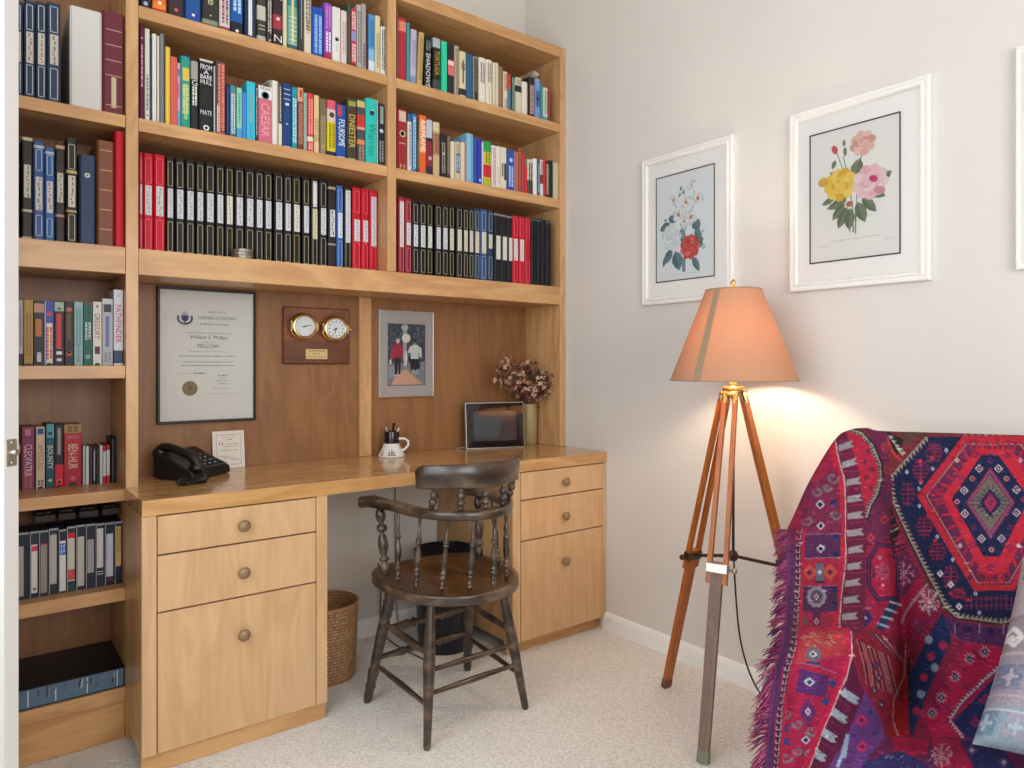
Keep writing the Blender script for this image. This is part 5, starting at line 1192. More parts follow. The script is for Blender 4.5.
# ================================================================ tripod floor lamp
LC = Vector((-.242, 1.333, 0)); lamp = thing('floor_lamp', 'tripod floor lamp with wooden surveyor legs, brass fittings and a tan cone shade, switched on', 'lamp', LC)
TEAK = wood('varnished_tripod_wood', 'BE6A1C', '8E4A14', 'Z', rough=.42, fine=90, figure=.3, coat=.05)
GREYW = wood('weathered_tripod_leg', '8E7466', '6C564A', 'Z', rough=.5, fine=90, figure=.3)
ZH = 1.052
def shade_mat():
    m, nt, bs = new_mat('linen_lampshade'); nt.nodes.remove(bs); out = nt.nodes['Material Output']
    tc = N(nt, 'ShaderNodeTexCoord'); mp = N(nt, 'ShaderNodeMapping'); mp.inputs['Scale'].default_value = (260, 260, 500); nt.links.new(tc.outputs['Object'], mp.inputs[0])
    no = N(nt, 'ShaderNodeTexNoise'); no.inputs['Scale'].default_value = 1; nt.links.new(mp.outputs[0], no.inputs['Vector'])
    mx = N(nt, 'ShaderNodeMix', data_type='RGBA'); mx.inputs[6].default_value = hexc('A88267'); mx.inputs[7].default_value = hexc('BC957A'); nt.links.new(no.outputs[0], mx.inputs[0])
    df = N(nt, 'ShaderNodeBsdfDiffuse'); tl = N(nt, 'ShaderNodeBsdfTranslucent'); nt.links.new(mx.outputs[2], df.inputs[0]); 
    m2 = N(nt, 'ShaderNodeMix', data_type='RGBA', blend_type='MULTIPLY'); m2.inputs[0].default_value = 1; nt.links.new(mx.outputs[2], m2.inputs[6]); m2.inputs[7].default_value = hexc('F0A878'); nt.links.new(m2.outputs[2], tl.inputs[0])
    ms = N(nt, 'ShaderNodeMixShader'); ms.inputs[0].default_value = .055; nt.links.new(df.outputs[0], ms.inputs[1]); nt.links.new(tl.outputs[0], ms.inputs[2]); nt.links.new(ms.outputs[0], out.inputs[0]); return m
SHADE = shade_mat()
z0, z1, r0, r1 = 1.083, 1.369, .1955, .0855
m = MB(); n = 64; vs = []; fs = []
for (z, r) in ((z0, r0), (z0+(z1-z0)*.5, (r0+r1)/2), (z1, r1)):
    for i in range(n): a = 2*PI*i/n; vs.append((LC.x+r*math.cos(a), LC.y+r*math.sin(a), z))
m.add(vs, [(j*n+i, j*n+(i+1) % n, (j+1)*n+(i+1) % n, (j+1)*n+i) for j in range(2) for i in range(n)], 0, None, True)
sh = m.build('shade', SHADE, lamp)
m = MB()
for z, r in ((z0, r0), (z1, r1)): m.tube([(LC.x+r*math.cos(a), LC.y+r*math.sin(a), z) for a in (2*PI*i/64 for i in range(64))], .0022, 6, close=True)
m.build('shade_trim', plain('shade_trim', 'A08664', rough=.8), sh)
ac = math.atan2(-RV[1]*-1, -RV[0]) ; view = math.atan2(-LC.y, CX-LC.x)          # direction from the lamp to where the seam is seen
sa = view-.57; m = MB(); vs = []
for (z, r) in ((z0, r0+.0012), (z1, r1+.0012)):
    for da in (-.5, .5): w_ = .024 if z == z0 else .019; vs.append((LC.x+r*math.cos(sa+da*w_/r), LC.y+r*math.sin(sa+da*w_/r), z))
m.add(vs, [(0, 1, 3, 2)]); m.build('shade_seam', plain('shade_seam', '97836A', rough=.85), sh)
# socket, harp, finial, head
m = MB(); m.lathe(LC+Vector((0, 0, ZH+.012)), LC+Vector((0, 0, ZH+.105)), [(0, .012), (.12, .012), (.14, .009), (.3, .009), (.32, .016), (.5, .017), (.52, .014), (.9, .0145), (1, .013)], 20); m.build('socket', BRASS, lamp)
m = MB(); hp = [LC+Vector((math.cos(a_)*w_, math.sin(a_)*w_, z)) for a_ in (view+PI/2,) for w_, z in ((0, ZH+.05), (.022, ZH+.06), (.045, ZH+.12), (.048, ZH+.2), (.03, ZH+.28), (0, z1+.002), (-.03, ZH+.28), (-.048, ZH+.2), (-.045, ZH+.12), (-.022, ZH+.06), (0, ZH+.05))]
m.tube(hp, .0018, 6)
for k in range(3): a = 2*PI*k/3; m.tube([LC+Vector((0, 0, z1+.001)), LC+Vector((r1*math.cos(a), r1*math.sin(a), z1-.001))], .0015, 6)
m.build('harp', BRASS, lamp)
m = MB(); m.lathe(LC+Vector((0, 0, z1)), LC+Vector((0, 0, z1+.036)), [(0, .007), (.15, .008), (.2, .004), (.35, .0035), (.5, .0075), (.68, .0085), (.85, .005), (1, .001)], 16); m.build('finial', BRASS, lamp)
# bulb: the lamp's own light
m = MB(); m.lathe(LC+Vector((0, 0, ZH+.105)), LC+Vector((0, 0, ZH+.205)), [(0, .013), (.2, .018), (.45, .029), (.65, .031), (.82, .025), (.94, .013), (1, .002)], 20)
bm_, nt, bs = new_mat('lit_bulb'); bs.inputs['Emission Color'].default_value = (1, .80, .56, 1); bs.inputs['Emission Strength'].default_value = 215; m.build('bulb', bm_, lamp)
m = MB(); m.lathe(LC+Vector((0, 0, ZH-.003)), LC+Vector((0, 0, ZH+.012)), [(0, .030), (.2, .034), (.7, .034), (1, .028)], 30); m.lathe(LC+Vector((0, 0, ZH-.03)), LC+Vector((0, 0, ZH-.003)), [(0, .008), (1, .012)], 16); m.build('head_plate', BRASS, lamp)
m = MB(); m.lathe(LC+Vector((0, 0, .53)), LC+Vector((0, 0, ZH-.03)), [(0, .0045), (1, .0045)], 10); m.build('centre_rod', plain('dull_steel', '6A6664', rough=.35, metal=.9), lamp)
feetp = [Vector((-.226, 1.618, 0)), Vector((-.514, 1.244, 0)), Vector((-.022, 1.160, 0))]
for k, F in enumerate(feetp):
    rad = (F-LC); rad.z = 0; rad.normalize(); side = Vector((-rad.y, rad.x, 0)); T = LC+rad*.030+Vector((0, 0, ZH-.012))
    F = F+Vector((0, 0, .004)); ax = (T-F).normalized(); J = F.lerp(T, .50 if k == 1 else .47); mat = GREYW if k == 1 else TEAK
    leg = MB().beam(F+ax*.012, J+ax*.02, .031, .017, side, w1=.036, h1=.018).build('leg', mat, lamp)
    m = MB()
    for s_ in (-1, 1): m.beam(J-ax*.045+side*s_*.025, T-ax*.02+side*s_*.0165, .0135, .015, side)
    m.build('upper_rods', TEAK, leg)
    m = MB(); m.box(-.033, .033, -.0125, .0125, -.014, .014, bev=.002); Mx = Matrix((( side.x, side.cross(ax).x*-1, ax.x, J.x), (side.y, side.cross(ax).y*-1, ax.y, J.y), (side.z, side.cross(ax).z*-1, ax.z, J.z), (0, 0, 0, 1)))
    m.xf(Mx); sd = side if k != 0 else -side
    m.lathe(J+side*.033, J+side*.057, [(0, .004), (.5, .004), (.55, .009), (.95, .009), (1, .006)], 12); m.build('leg_clamp', plain('nickel', '') if k == 1 else DARKMETAL, leg)
    m = MB()
    for s_ in (-1, 1): m.lathe(T-ax*.03+side*s_*.0155, T+ax*.008+side*s_*.0155, [(0, .0085), (.8, .009), (1, .007)], 12)
    m.lathe(T-side*.024, T+side*.024, [(0, .006), (.1, .009), (.9, .009), (1, .006)], 12); m.build('leg_cap', BRASS, leg)
    m = MB(); m.beam(F-ax*.002, F+ax*.03, .033, .019, side); m.build('foot_cap', plain('verdigris_brass', '7C8470', rough=.45, metal=.4) if k == 1 else plain('dark_foot', '6A4424', rough=.4), leg)
    m = MB(); m.tube([LC+Vector((0, 0, .525)), J-rad*.008], .0055, 10); m.build('spreader_arm', DARKMETAL, lamp)
m = MB(); m.lathe(LC+Vector((0, 0, .51)), LC+Vector((0, 0, .54)), [(0, .01), (.2, .014), (.8, .014), (1, .01)], 16); m.build('spreader_hub', DARKMETAL, lamp)
P_ = [LC+Vector((-.005, -.004, ZH-.01)), LC+Vector((-.012, -.01, .85)), LC+Vector((-.014, -.01, .62)), LC+Vector((-.02, -.02, .45)), LC+Vector((.0, -.03, .25)), LC+Vector((.05, -.06, .10)), LC+Vector((.12, -.12, .02)), LC+Vector((.16, -.2, .006))]
m = MB(); m.tube([crom(P_, i/60) for i in range(61)], .0028, 8); m.build('cord', BLACKCORD, lamp)

# ================================================================ botanical prints on the side wall
FRAMEW = plain('white_picture_frame', 'E9E7E3', rough=.4, var=.01)
def blossom(cv, x, y, r, cols, rg, n=3, per=7):
    """layered bloom, outer petals first"""
    for L in range(n):
        rr = r*(1-L/(n+.6)); k = max(4, per-L); ph = rg.uniform(0, 6)
        for i in range(k):
            a = ph+2*PI*i/k; cv.disc(x+math.cos(a)*rr*.5, y+math.sin(a)*rr*.5, rr*.58, rr*.42, cols[(i+L) % len(cols)], a+.3, 14)
    cv.disc(x, y, r*.16, r*.16, cols[-1])
def leaf(cv, x, y, L, a, w, c, c2):
    L *= 1.15; w *= 1.25
    dx, dy = math.cos(a), math.sin(a); px, py = -dy, dx
    pts = [(x+dx*L*t+px*w*k, y+dy*L*t+py*w*k) for t, k in ((0, 0), (.2, .7), (.45, 1), (.75, .7), (1, 0), (.75, -.7), (.45, -1), (.2, -.7))]
    cv.poly(pts, c); cv.poly(pts[:5], c2, .6); cv.line([(x, y), (x+dx*L*.95, y+dy*L*.95)], 1, 'B8C4B0', .5)
def wallpicture(ya, yb, za, zb, cv, name_label, ia, ib, iza, izb):
    """ya > yb: far and near edges along the wall; za top, zb bottom"""
    t = thing('framed_print', name_label, 'picture', (0, ya, zb))
    # frame built in the wall plane: local a = ya-y (0..W), depth towards the room = -x
    W = ya-yb; m = MB(); H = za-zb
    prof = [(0, .0008), (0, .016), (.003, .019), (.010, .019), (.012, .016), (.016, .016), (.018, .020), (.024, .020), (.028, .012), (.028, .0008)]
    vs = []; fs = []; n = len(prof)
    for cx_, cz_, sx, sz in ((0, 0, 1, 1), (W, 0, -1, 1), (W, H, -1, -1), (0, H, 1, -1)):
        for a, d in prof: vs.append((-d, ya-(cx_+sx*a), zb+cz_+sz*a))
    for i in range(4):
        j = (i+1) % 4
        for k in range(n): k2 = (k+1) % n; fs.append((i*n+k, j*n+k, j*n+k2, i*n+k2))
    m.add(vs, fs); m.build('frame', FRAMEW, t)
    m = MB(); m.quad((-.006, ya-.026, zb+.026), (-.006, yb+.026, zb+.026), (-.006, yb+.026, za-.026), (-.006, ya-.026, za-.026)); m.build('mat_board', plain('pale_mat_board', 'F8F4EF', rough=.8, var=.01), t)
    m = MB(); e = .0045
    for (a0, a1, b0, b1) in ((ia+e, ib-e, iza+e, iza), (ia+e, ib-e, izb, izb-e), (ia+e, ia, iza, izb), (ib, ib-e, iza, izb)): m.quad((-.0068, a0, b1), (-.0068, a1, b1), (-.0068, a1, b0), (-.0068, a0, b0), 0, '4E4A40')
    m.build('mat_bevel_line', PRINTED, t)
    picture('print', cv, ia-ib, iza-izb, (-.0064, ia, iza), (0, -1, 0), (0, 0, -1), 220, 320, CANVAS, t)
    MB().quad((-.009, ya-.026, zb+.026), (-.009, yb+.026, zb+.026), (-.009, yb+.026, za-.026), (-.009, ya-.026, za-.026)).build('glass', GLASS, t)
    return t
rg = random.Random(4)
G1, G2 = '5C7C74', '44625C'
# print one: white and coral camellias with pale narcissus-like flowers (280 x 412 canvas)
cv = Canvas(280, 412, 'EDF1F0', 2)
for x, y, L, a, w in ((70, 185, 52, 2.7, 13), (182, 190, 46, .9, 18), (195, 225, 50, 1.1, 14), (80, 290, 60, 2.2, 15), (96, 300, 70, 1.3, 22), (180, 330, 60, 1.05, 12), (50, 310, 44, 1.9, 8), (205, 270, 36, .9, 10), (60, 165, 44, .3, 14), (128, 215, 50, 1.5, 14), (206, 285, 30, -.7, 9)): leaf(cv, x, y, L, a, w, '6E8E94', '4E6C72')
for p in (((140, 410-30), (138, 250), (130, 150)), ((138, 260), (150, 160), (140, 70)), ((138, 260), (110, 150), (90, 110)), ((138, 240), (180, 150), (190, 80))): cv.line(p, 3, '8FA49C')
cv.rect(130, 330, 146, 384, '7E969C')
for x, y in ((124, 60), (136, 76), (118, 84)): cv.disc(x, y, 9, 5, '7C94A4', 2.1)
for x, y, r in ((150, 118, 20), (112, 160, 22), (172, 178, 23), (206, 112, 22), (176, 55, 18), (86, 98, 17), (140, 190, 15)):
    r *= 1.35; blossom(cv, x, y, r, ['E4E8E8', 'D2DADC', 'EEF0EC'], rg, 2, 6); cv.disc(x, y, r*.26, r*.26, 'D88C5C' if y > 80 else 'D8C89C')
blossom(cv, 76, 244, 50, ['E6EAEA', 'DDE4E6', 'EEF1F0', 'D4DEE0'], rg, 4, 9)
blossom(cv, 168, 292, 46, ['D8605A', 'C84C4C', 'E07C70', 'CC5450'], rg, 4, 9)
for x, y, r in ((40, 200, 8), (46, 172, 7), (228, 240, 10), (232, 300, 12)): cv.disc(x, y, r, r*.7, '8C7C88' if y < 210 else 'C8D0D4')
lines(cv, 60, 392, 160, 'A0A4A4', .5, 1.6)
wallpicture(1.917, 1.493, 1.952, 1.370, cv, 'framed botanical print of white flowers and one coral bloom, above and beyond the lamp', 1.848, 1.579, 1.866, 1.460)
# print two: yellow and pink roses
cv = Canvas(275, 412, 'F2F0EA', 2)
for x, y, L, a, w in ((118, 230, 58, 2.9, 11), (112, 240, 52, 2.3, 12), (120, 250, 62, 2.0, 13), (128, 255, 60, 1.6, 14), (150, 240, 62, 1.2, 15), (165, 225, 62, .9, 12), (176, 205, 60, .5, 13), (140, 160, 50, -1.2, 16), (150, 170, 44, -.7, 14), (110, 150, 44, 3.5, 9), (80, 215, 40, 2.8, 8), (82, 95, 26, 1.9, 6), (112, 60, 28, 1.5, 5), (210, 190, 44, -.5, 12), (130, 200, 70, 2.5, 12)): leaf(cv, x, y, L, a, w, '7E8A6C', '5E6C54')
for p in (((140, 330), (136, 240), (112, 150), (86, 70)), ((140, 300), (130, 200), (108, 90)), ((146, 330), (150, 200), (165, 90)), ((128, 330), (132, 260))): cv.line(p, 2.6, '7A8468')
cv.rect(136, 270, 140, 332, '8A7A64'); cv.rect(144, 270, 148, 338, '7C8468')
blossom(cv, 168, 62, 38, ['E8B8AC', 'F0CCC0', 'DDA498', 'EBC2B4'], rg, 4, 8)
blossom(cv, 98, 176, 50, ['EFCB52', 'F4D878', 'E6B83C', 'F2D060'], rg, 4, 9)
blossom(cv, 190, 186, 52, ['F0CFD0', 'F4DCDC', 'E8B8BE', 'EEC8CC'], rg, 4, 9); cv.disc(200, 178, 14, 10, 'C84878', .6); cv.disc(218, 216, 18, 11, 'D89AA4', .4)
cv.disc(42, 158, 17, 15, 'E0B44C'); cv.disc(80, 62, 9, 15, 'D8585C', -.4); cv.disc(110, 48, 5, 10, '7C8C74'); cv.disc(126, 242, 10, 9, 'B8705C')
lines(cv, 70, 352, 150, 'A8A498', .6, 1.8); lines(cv, 30, 366, 30, 'B0ACA0', .5, 1.6); lines(cv, 230, 366, 30, 'B0ACA0', .5, 1.6)
wallpicture(1.274, .8448, 1.955, 1.3715, cv, 'framed botanical print of one yellow and two pink roses, beside the lamp shade', 1.2048, .9315, 1.870, 1.4615)
# print three, cut by the picture edge
cv = Canvas(275, 412, 'E4E2DC', 2)
for k in range(9): leaf(cv, 140, 240, 70, .4+k*.62, 12, '7E8A6C', '5E6C54')
blossom(cv, 140, 160, 50, ['D8A8C0', 'E4C0D0', 'C890AC'], rg, 4, 9); cv.line(((140, 340), (140, 200)), 3, '7A8468')
wallpicture(.640, .211, 1.9555, 1.377, cv, 'white picture frame cut by the photo edge, beyond the rose print', .57, .295, 1.872, 1.463)

# ================================================================ armchair under a kilim throw
KS = .93
def sight(u, v, t):
    """world point at depth t (metres along the view axis) on the sight line through photo position u, v"""
    k = (u-512)/FPX; return np.array([CX+t*(DV[0]+k*RV[0]), t*(DV[1]+k*RV[1]), CZ-(v-YH)/FPX*t])
AE, AN = Vector((.54, -.8416, 0)), Vector((-.8416, -.54, 0)); AO = Vector((-.486, .837, 0))
arm = thing('armchair', 'upholstered armchair in the room corner, wholly covered by the red kilim throw', 'armchair', AO)
UPH = plain('oatmeal_upholstery', 'B8A890', rough=.9, bmp=.3, bscale=400)
def loc3(s, w_, z): p = AO+AE*s+AN*w_; return (p.x, p.y, z)
def hexa(name, pts, mat=UPH):
    """pts: four (w,z) corners of the side profile, and the s range"""
    (s0, s1), prof = pts; n = len(prof); m = MB(); vs = [loc3(s0, w_, z) for w_, z in prof]+[loc3(s1, w_, z) for w_, z in prof]
    m.add(vs, [(i, (i+1) % n, n+(i+1) % n, n+i) for i in range(n)]+[tuple(reversed(range(n))), tuple(range(n, 2*n))]); o = m.build(name, mat, arm)
    b = o.modifiers.new('round', 'BEVEL'); b.width = .02; b.segments = 3; return o
hexa('backrest', ((.07, .56), [(-.10, .12), (.05, .12), (.12, .34), (-.055, .84), (-.08, .86), (-.11, .84)]))
hexa('seat', ((.0, .56), [(.10, .10), (.50, .10), (.50, .30), (.14, .29)]))
hexa('armrest', ((-.135, -.04), [(-.02, .10), (.38, .10), (.38, .46), (.28, .50), (.06, .52), (-.02, .51)])); hexa('armrest', ((.565, .63), [(.04, .10), (.38, .10), (.38, .40), (.28, .42), (.06, .44), (.04, .43)]))
for s_, w_ in ((-.11, .02), (-.11, .40), (.62, .03), (.62, .40)):
    MB().lathe(loc3(s_, w_, .001), loc3(s_, w_, .10), [(0, .016), (1, .024)], 12).build('foot', plain('dark_foot', '6A4424'), arm)

NETB = [ # rows of (u, v, depth): edge of the cloth first, then across the chair
 [(812,560,1.93),(822,540,1.94),(836,505,1.94),(852,470,1.94),(862,462,1.94),(874,462,1.93),(888,465,1.92),(952,468,1.87),(1002,469,1.83),(1062,470,1.79),(1150,472,1.725)],
 [(790,531,1.79),(797,515,1.80),(812,481,1.815),(836,441,1.84),(850,431.5,1.845),(866,429.5,1.84),(882,432.5,1.83),(950,434.5,1.79),(1000,436,1.755),(1060,438,1.72),(1150,441,1.66)],
 [(788.5,540,1.74),(797,527,1.75),(815,497,1.765),(838,462,1.79),(853,450,1.79),(872,448,1.785),(890,452,1.79),(950,455,1.735),(1000,457,1.70),(1060,459,1.665),(1150,462,1.61)],
 [(788,560,1.71),(797,552,1.715),(818,535,1.72),(843,515,1.73),(860,512,1.73),(880,512,1.735),(896,515,1.765),(950,515,1.68),(1000,515,1.65),(1060,516,1.61),(1150,518,1.56)],
 [(787,590,1.66),(796,587,1.655),(818,580,1.65),(844,575,1.65),(863,574,1.65),(886,574,1.67),(901,576,1.715),(950,575,1.62),(1000,576,1.59),(1060,577,1.55),(1150,579,1.50)],
 [(786,622,1.56),(795,620,1.54),(818,614,1.52),(842,610,1.52),(864,611,1.53),(889,615,1.58),(904,620,1.665),(950,625,1.57),(1000,626,1.54),(1060,627,1.50),(1150,630,1.45)],
 [(784,646,1.46),(794,637,1.43),(818,631,1.415),(846,631,1.41),(862,640,1.43),(888,655,1.50),(906,663,1.62),(950,668,1.525),(1000,669,1.50),(1060,671,1.46),(1150,674,1.41)],
 [(777,668,1.40),(788,662,1.385),(815,656,1.37),(844,656,1.375),(864,672,1.40),(886,695,1.46),(903,703,1.56),(950,708,1.49),(1000,709,1.465),(1060,711,1.43),(1150,715,1.38)],
 [(770,712,1.375),(781,712,1.36),(803,712,1.34),(829,712,1.35),(853,720,1.37),(878,734,1.42),(900,738,1.45),(950,740,1.45),(1000,741,1.43),(1060,744,1.39),(1150,750,1.34)],
 [(766,768,1.37),(777,768,1.355),(793,768,1.335),(808,768,1.34),(836,768,1.345),(870,765,1.34),(900,764,1.345),(950,768,1.32),(1000,771,1.30),(1060,776,1.27),(1150,784,1.22)],
 [(762,830,1.38),(772,830,1.365),(786,830,1.35),(800,830,1.34),(830,832,1.33),(865,836,1.22),(905,842,1.12),(955,846,1.10),(1010,852,1.09),(1075,862,1.06),(1160,875,1.02)],
 [(758,890,1.38),(768,892,1.365),(784,892,1.35),(800,892,1.34),(830,900,1.32),(865,930,1.15),(905,960,1.055),(955,965,1.05),(1010,972,1.045),(1075,985,1.02),(1165,1000,.98)],
 [(755,925,1.385),(766,928,1.37),(782,928,1.355),(798,928,1.345),(828,940,1.32),(862,1000,1.15),(905,1100,1.06),(955,1110,1.05),(1010,1118,1.05),(1080,1130,1.03),(1170,1150,.99)]]
net = np.array(NETB, float); net[:, :, 2] *= KS
def catmull(A, ts, axis):
    n = A.shape[axis]; i = np.clip(ts.astype(int), 0, n-2); f = (ts-i); sh = [1]*A.ndim; sh[axis] = -1; f = f.reshape(sh)
    g_ = lambda j: np.take(A, np.clip(j, 0, n-1), axis=axis)
    a, b, c, d = g_(i-1), g_(i), g_(i+1), g_(i+2)
    a = np.where((i == 0).reshape(sh), 2*b-c, a); d = np.where((i == n-2).reshape(sh), 2*c-b, d)
    return .5*(2*b+(c-a)*f+(2*a-5*b+4*c-d)*f**2+(3*b-a-3*c+d)*f**3)
def steps(L): return np.concatenate([np.arange(k)/k+i for i, k in enumerate(L)]+[[len(L)]]).astype(float)
ta = steps([12, 24, 34, 24, 24, 20, 72, 66, 50, 24]); tb = steps([8, 22, 76, 76, 56, 36, 40, 54, 62, 26, 12, 10])
D = catmull(catmull(net, tb, 0), ta, 1)              # dense (rows, cols, 3): u, v, depth
U, V, T = D[..., 0], D[..., 1], D[..., 2]
# drape: folds and wrinkles as real relief
def nz(x, y, s): return np.sin(x*1.7+s)*np.cos(y*1.3-s*2)+.5*np.sin(x*3.1-y*2.3+s*3)+.25*np.sin(x*6.3+y*5.1+s)
w1 = np.clip((905-U)/40, 0, 1)                       # looser cloth over the armrest
T = T+.0045*nz(U/38, V/60, 1.0)*(.3+w1)+.0024*nz(U/13, V/34, 2.2)*(.2+w1)
T = T+.014*np.exp(-((U-903-(V-640)*.03)/9)**2)*np.clip((V-560)/90, 0, 1)*np.clip((745-V)/20, 0, 1)
T = T-.006*w1*np.exp(-((U-(872+(V-440)*.10))/6)**2)*np.clip((640-V)/60, 0, 1)     # long fold beside the arm
T = T+.010*np.exp(-((V-648-(U-815)**2*.006)/5.5)**2)*np.clip((868-U)/20, 0, 1)*np.clip((U-786)/10, 0, 1)*0
for (ax_, ay_, bx_, by_, wd, amp) in ((852, 645, 876, 700, 4, .007), (862, 640, 892, 690, 4, .006), (872, 632, 903, 672, 4, .005), (800, 660, 790, 760, 8, -.004), (826, 640, 812, 700, 9, -.003), (846, 560, 850, 620, 7, -.003)):
    d = np.hypot(bx_-ax_, by_-ay_); q = ((U-ax_)*(bx_-ax_)+(V-ay_)*(by_-ay_))/d**2; dist = ((U-ax_)*(by_-ay_)-(V-ay_)*(bx_-ax_))/d
    T = T+amp*np.exp(-(dist/wd)**2)*np.clip(q*4, 0, 1)*np.clip((1-q)*4, 0, 1)
K_ = (U-512)/FPX
PX = np.stack([CX+T*(DV[0]+K_*RV[0]), T*(DV[1]+K_*RV[1]), CZ-(V-YH)/FPX*T], -1)

PX[..., 0] = np.minimum(PX[..., 0], -.008)
# woven pattern, painted in cloth units where one unit is about 2 mm
cv = Canvas(460, 760, '8E2040', 3); OX, OY = 730, 420
def q_(pts): return [(x-OX, y-OY) for x, y in pts]
def PO(pts, c, al=1): cv.poly(q_(pts), c, al)
def LI(pts, w, c, al=1, close=False): cv.line(q_(pts), w, c, al, close)
def DI(x, y, rx, ry, c, al=1): cv.diamond(x-OX, y-OY, rx, ry, c, al)
def RE(x0, y0, x1, y1, c, al=1): cv.rect(x0-OX, y0-OY, x1-OX, y1-OY, c, al)
NAVY, CRIM, RED, PLUM, PURP, GREY, WHT = '1D2348', 'B01C40', 'C42236', '66244A', '5A2C66', '8E8078', 'B8B4BC'
rg = random.Random(9)
def comb(x, y, w, h, c='8A2240', n=5):
    LI([(x, y-h), (x, y+h)], 1.5, c); 
    for i in range(n): yy = y-h*.8+1.6*h*i/(n-1); ww = w*(1-.5*abs(i-(n-1)/2)/(n/2)); LI([(x-ww, yy), (x+ww, yy)], 1.3, c); LI([(x-ww, yy-1.4), (x-ww, yy+1.4)], 1, c); LI([(x+ww, yy-1.4), (x+ww, yy+1.4)], 1, c)
def star(x, y, r, c, c2=None):
    DI(x, y, r, r*1.1, c); RE(x-r*.62, y-r*.62, x+r*.62, y+r*.62, c)
    if c2: DI(x, y, r*.45, r*.5, c2)
def sq(x, y, r=2, c=WHT, c2=NAVY): DI(x, y, r+.8, r+1.2, c); DI(x, y, r*.45, r*.55, c2)
def lace(x, y, r, c, n=60):
    for i in range(n):
        a = rg.uniform(0, 6.28); q = r*rg.random()**.6; px_, py_ = x+q*math.cos(a), y+q*math.sin(a)*1.15; LI([(px_-1, py_), (px_+1, py_+rg.choice((-1, 1)))], .8, c)
    for i in range(8): a = i*PI/4; LI([(x, y), (x+r*math.cos(a), y+r*1.15*math.sin(a))], .9, c); DI(x+r*.8*math.cos(a), y+r*.9*math.sin(a), 1.6, 1.8, c)
def teeth(pts, w, c, dark, step=4.2, side=1):
    LI(pts, w, dark); LI(pts, 1.2, c)
    cv.along(q_(pts), step, lambda p, t, n, i: cv.poly([p-t*step*.36, p+t*step*.36, p+n*side*w*.75+t*step*.5], c))
# ground of the broad part
RE(868, 420, 1190, 1180, '8E2040'); RE(868, 745, 1190, 1180, '7A2048')
for i in range(150):   # small all-over figures on the seat and the far side
    x, y = rg.uniform(880, 1180), rg.uniform(745, 1140); c = rg.choice([NAVY, CRIM, PURP, 'A02848', '2C3A6A', '8A7A98']); DI(x, y, rg.uniform(4, 9), rg.uniform(3, 7), c); DI(x, y, 1.6, 1.6, rg.choice([WHT, RED, NAVY]))
# great hexagonal medallion
HEX = [(926, 438), (889, 478), (892, 500), (911, 540), (946, 607), (956, 617), (1000, 623), (1046, 617), (1076, 560), (1104, 500), (1106, 478), (1064, 436)]
RE(925, 420, 1070, 442, '7C3038')
for i in range(24): DI(930+i*7, 436, 2.4, 1.6, rg.choice(['A8909A', '8A2838', 'B06848']))
PO(HEX, NAVY)
for x, y, w_, h_ in ((934, 453, 8, 9), (921, 470, 8, 9), (908, 494, 7, 12), (925, 527, 8, 10), (938, 552, 8, 9), (951, 577, 7, 11), (958, 594, 7, 5), (1045, 453, 8, 9), (1060, 470, 8, 9), (1080, 494, 7, 12), (1060, 527, 8, 10), (1046, 556, 8, 9), (1030, 585, 7, 9)): comb(x, y, w_, h_)
for x in range(966, 1012, 5): LI([(x, 596), (x, 610)], 1.3, '6E2A50'); LI([(x-2, 599), (x+2, 599)], 1, '8A2A48'); LI([(x-2, 606), (x+2, 606)], 1, '8A2A48')
for x, y in ((946, 451), (933, 469), (907, 472), (919, 489), (920, 506), (938, 537), (953, 560), (975, 594), (979, 613), (921, 482)): sq(x, y, 1.3, 'A8B0C0')
for x, y in ((941, 574), (959, 607), (951, 585)): sq(x, y, 2.6, 'C8C8CC', '7A3040')
for x, y in ((920, 461), (932, 458), (921, 481), (929, 516), (936, 541), (951, 594), (968, 600)): DI(x, y, 2.6, 2.4, 'B82440')
teeth(HEX[:7], 6.5, 'A09486', '4A3034', 4.6, -1); teeth(HEX[6:], 6.5, 'A09486', '4A3034', 4.6, -1)
IN = [(921, 496), (964, 440), (1022, 440), (1066, 496), (1012, 588), (975, 588)]
PO(IN, PLUM); LI(IN, 6, RED, 1, True); IN2 = [(927, 496), (966, 445), (1020, 445), (1060, 496), (1009, 583), (977, 583)]; LI(IN2, 1.3, 'C0705C', 1, True)
MID = [(942, 498), (975, 449), (1010, 449), (1044, 498), (1004, 575), (982, 575)]; PO(MID, RED)
for (a, b) in zip(MID, MID[1:]+MID[:1]):                 # stepped red edge running into the plum border
    for i in range(7):
        t_ = (i+.5)/7; x, y = a[0]+(b[0]-a[0])*t_, a[1]+(b[1]-a[1])*t_; ox, oy = x-993, y-508; d = math.hypot(ox, oy); x2, y2 = x+ox/d*8, y+oy/d*8; LI([(x, y), (x2, y2)], 2.6, RED if i % 2 else 'A42040')
for x, y in ((957, 461), (960, 546), (1020, 461), (1018, 546)): sq(x, y, 1.6, 'C0A8A8', CRIM)
for i in range(3): LI([(930+i*1, 490+i*5), (944, 490+i*5)], 1.8, 'A82244')
for x, y in ((962, 520), (972, 545), (990, 568), (1010, 548), (960, 478), (975, 455), (1006, 455)): DI(x, y, 5, 4, '8A2048'); DI(x, y, 2, 1.6, RED)
for x in (970, 982, 994, 1006): DI(x, 578, 3, 4, PLUM)
NH = [(951.5, 499), (981, 455.5), (998, 455.5), (1029, 499), (999, 557), (983, 557)]; PO(NH, NAVY)
for x, y in ((979, 469), (998, 469), (964, 491), (1016, 490), (964.5, 514), (1016, 513), (981, 539), (1001, 539)):
    DI(x, y, 4.4, 4.6, 'B8B0B8'); DI(x, y, 2.9, 3.1, '5A2040'); DI(x, y, 1.1, 1.2, 'C0B8C0')
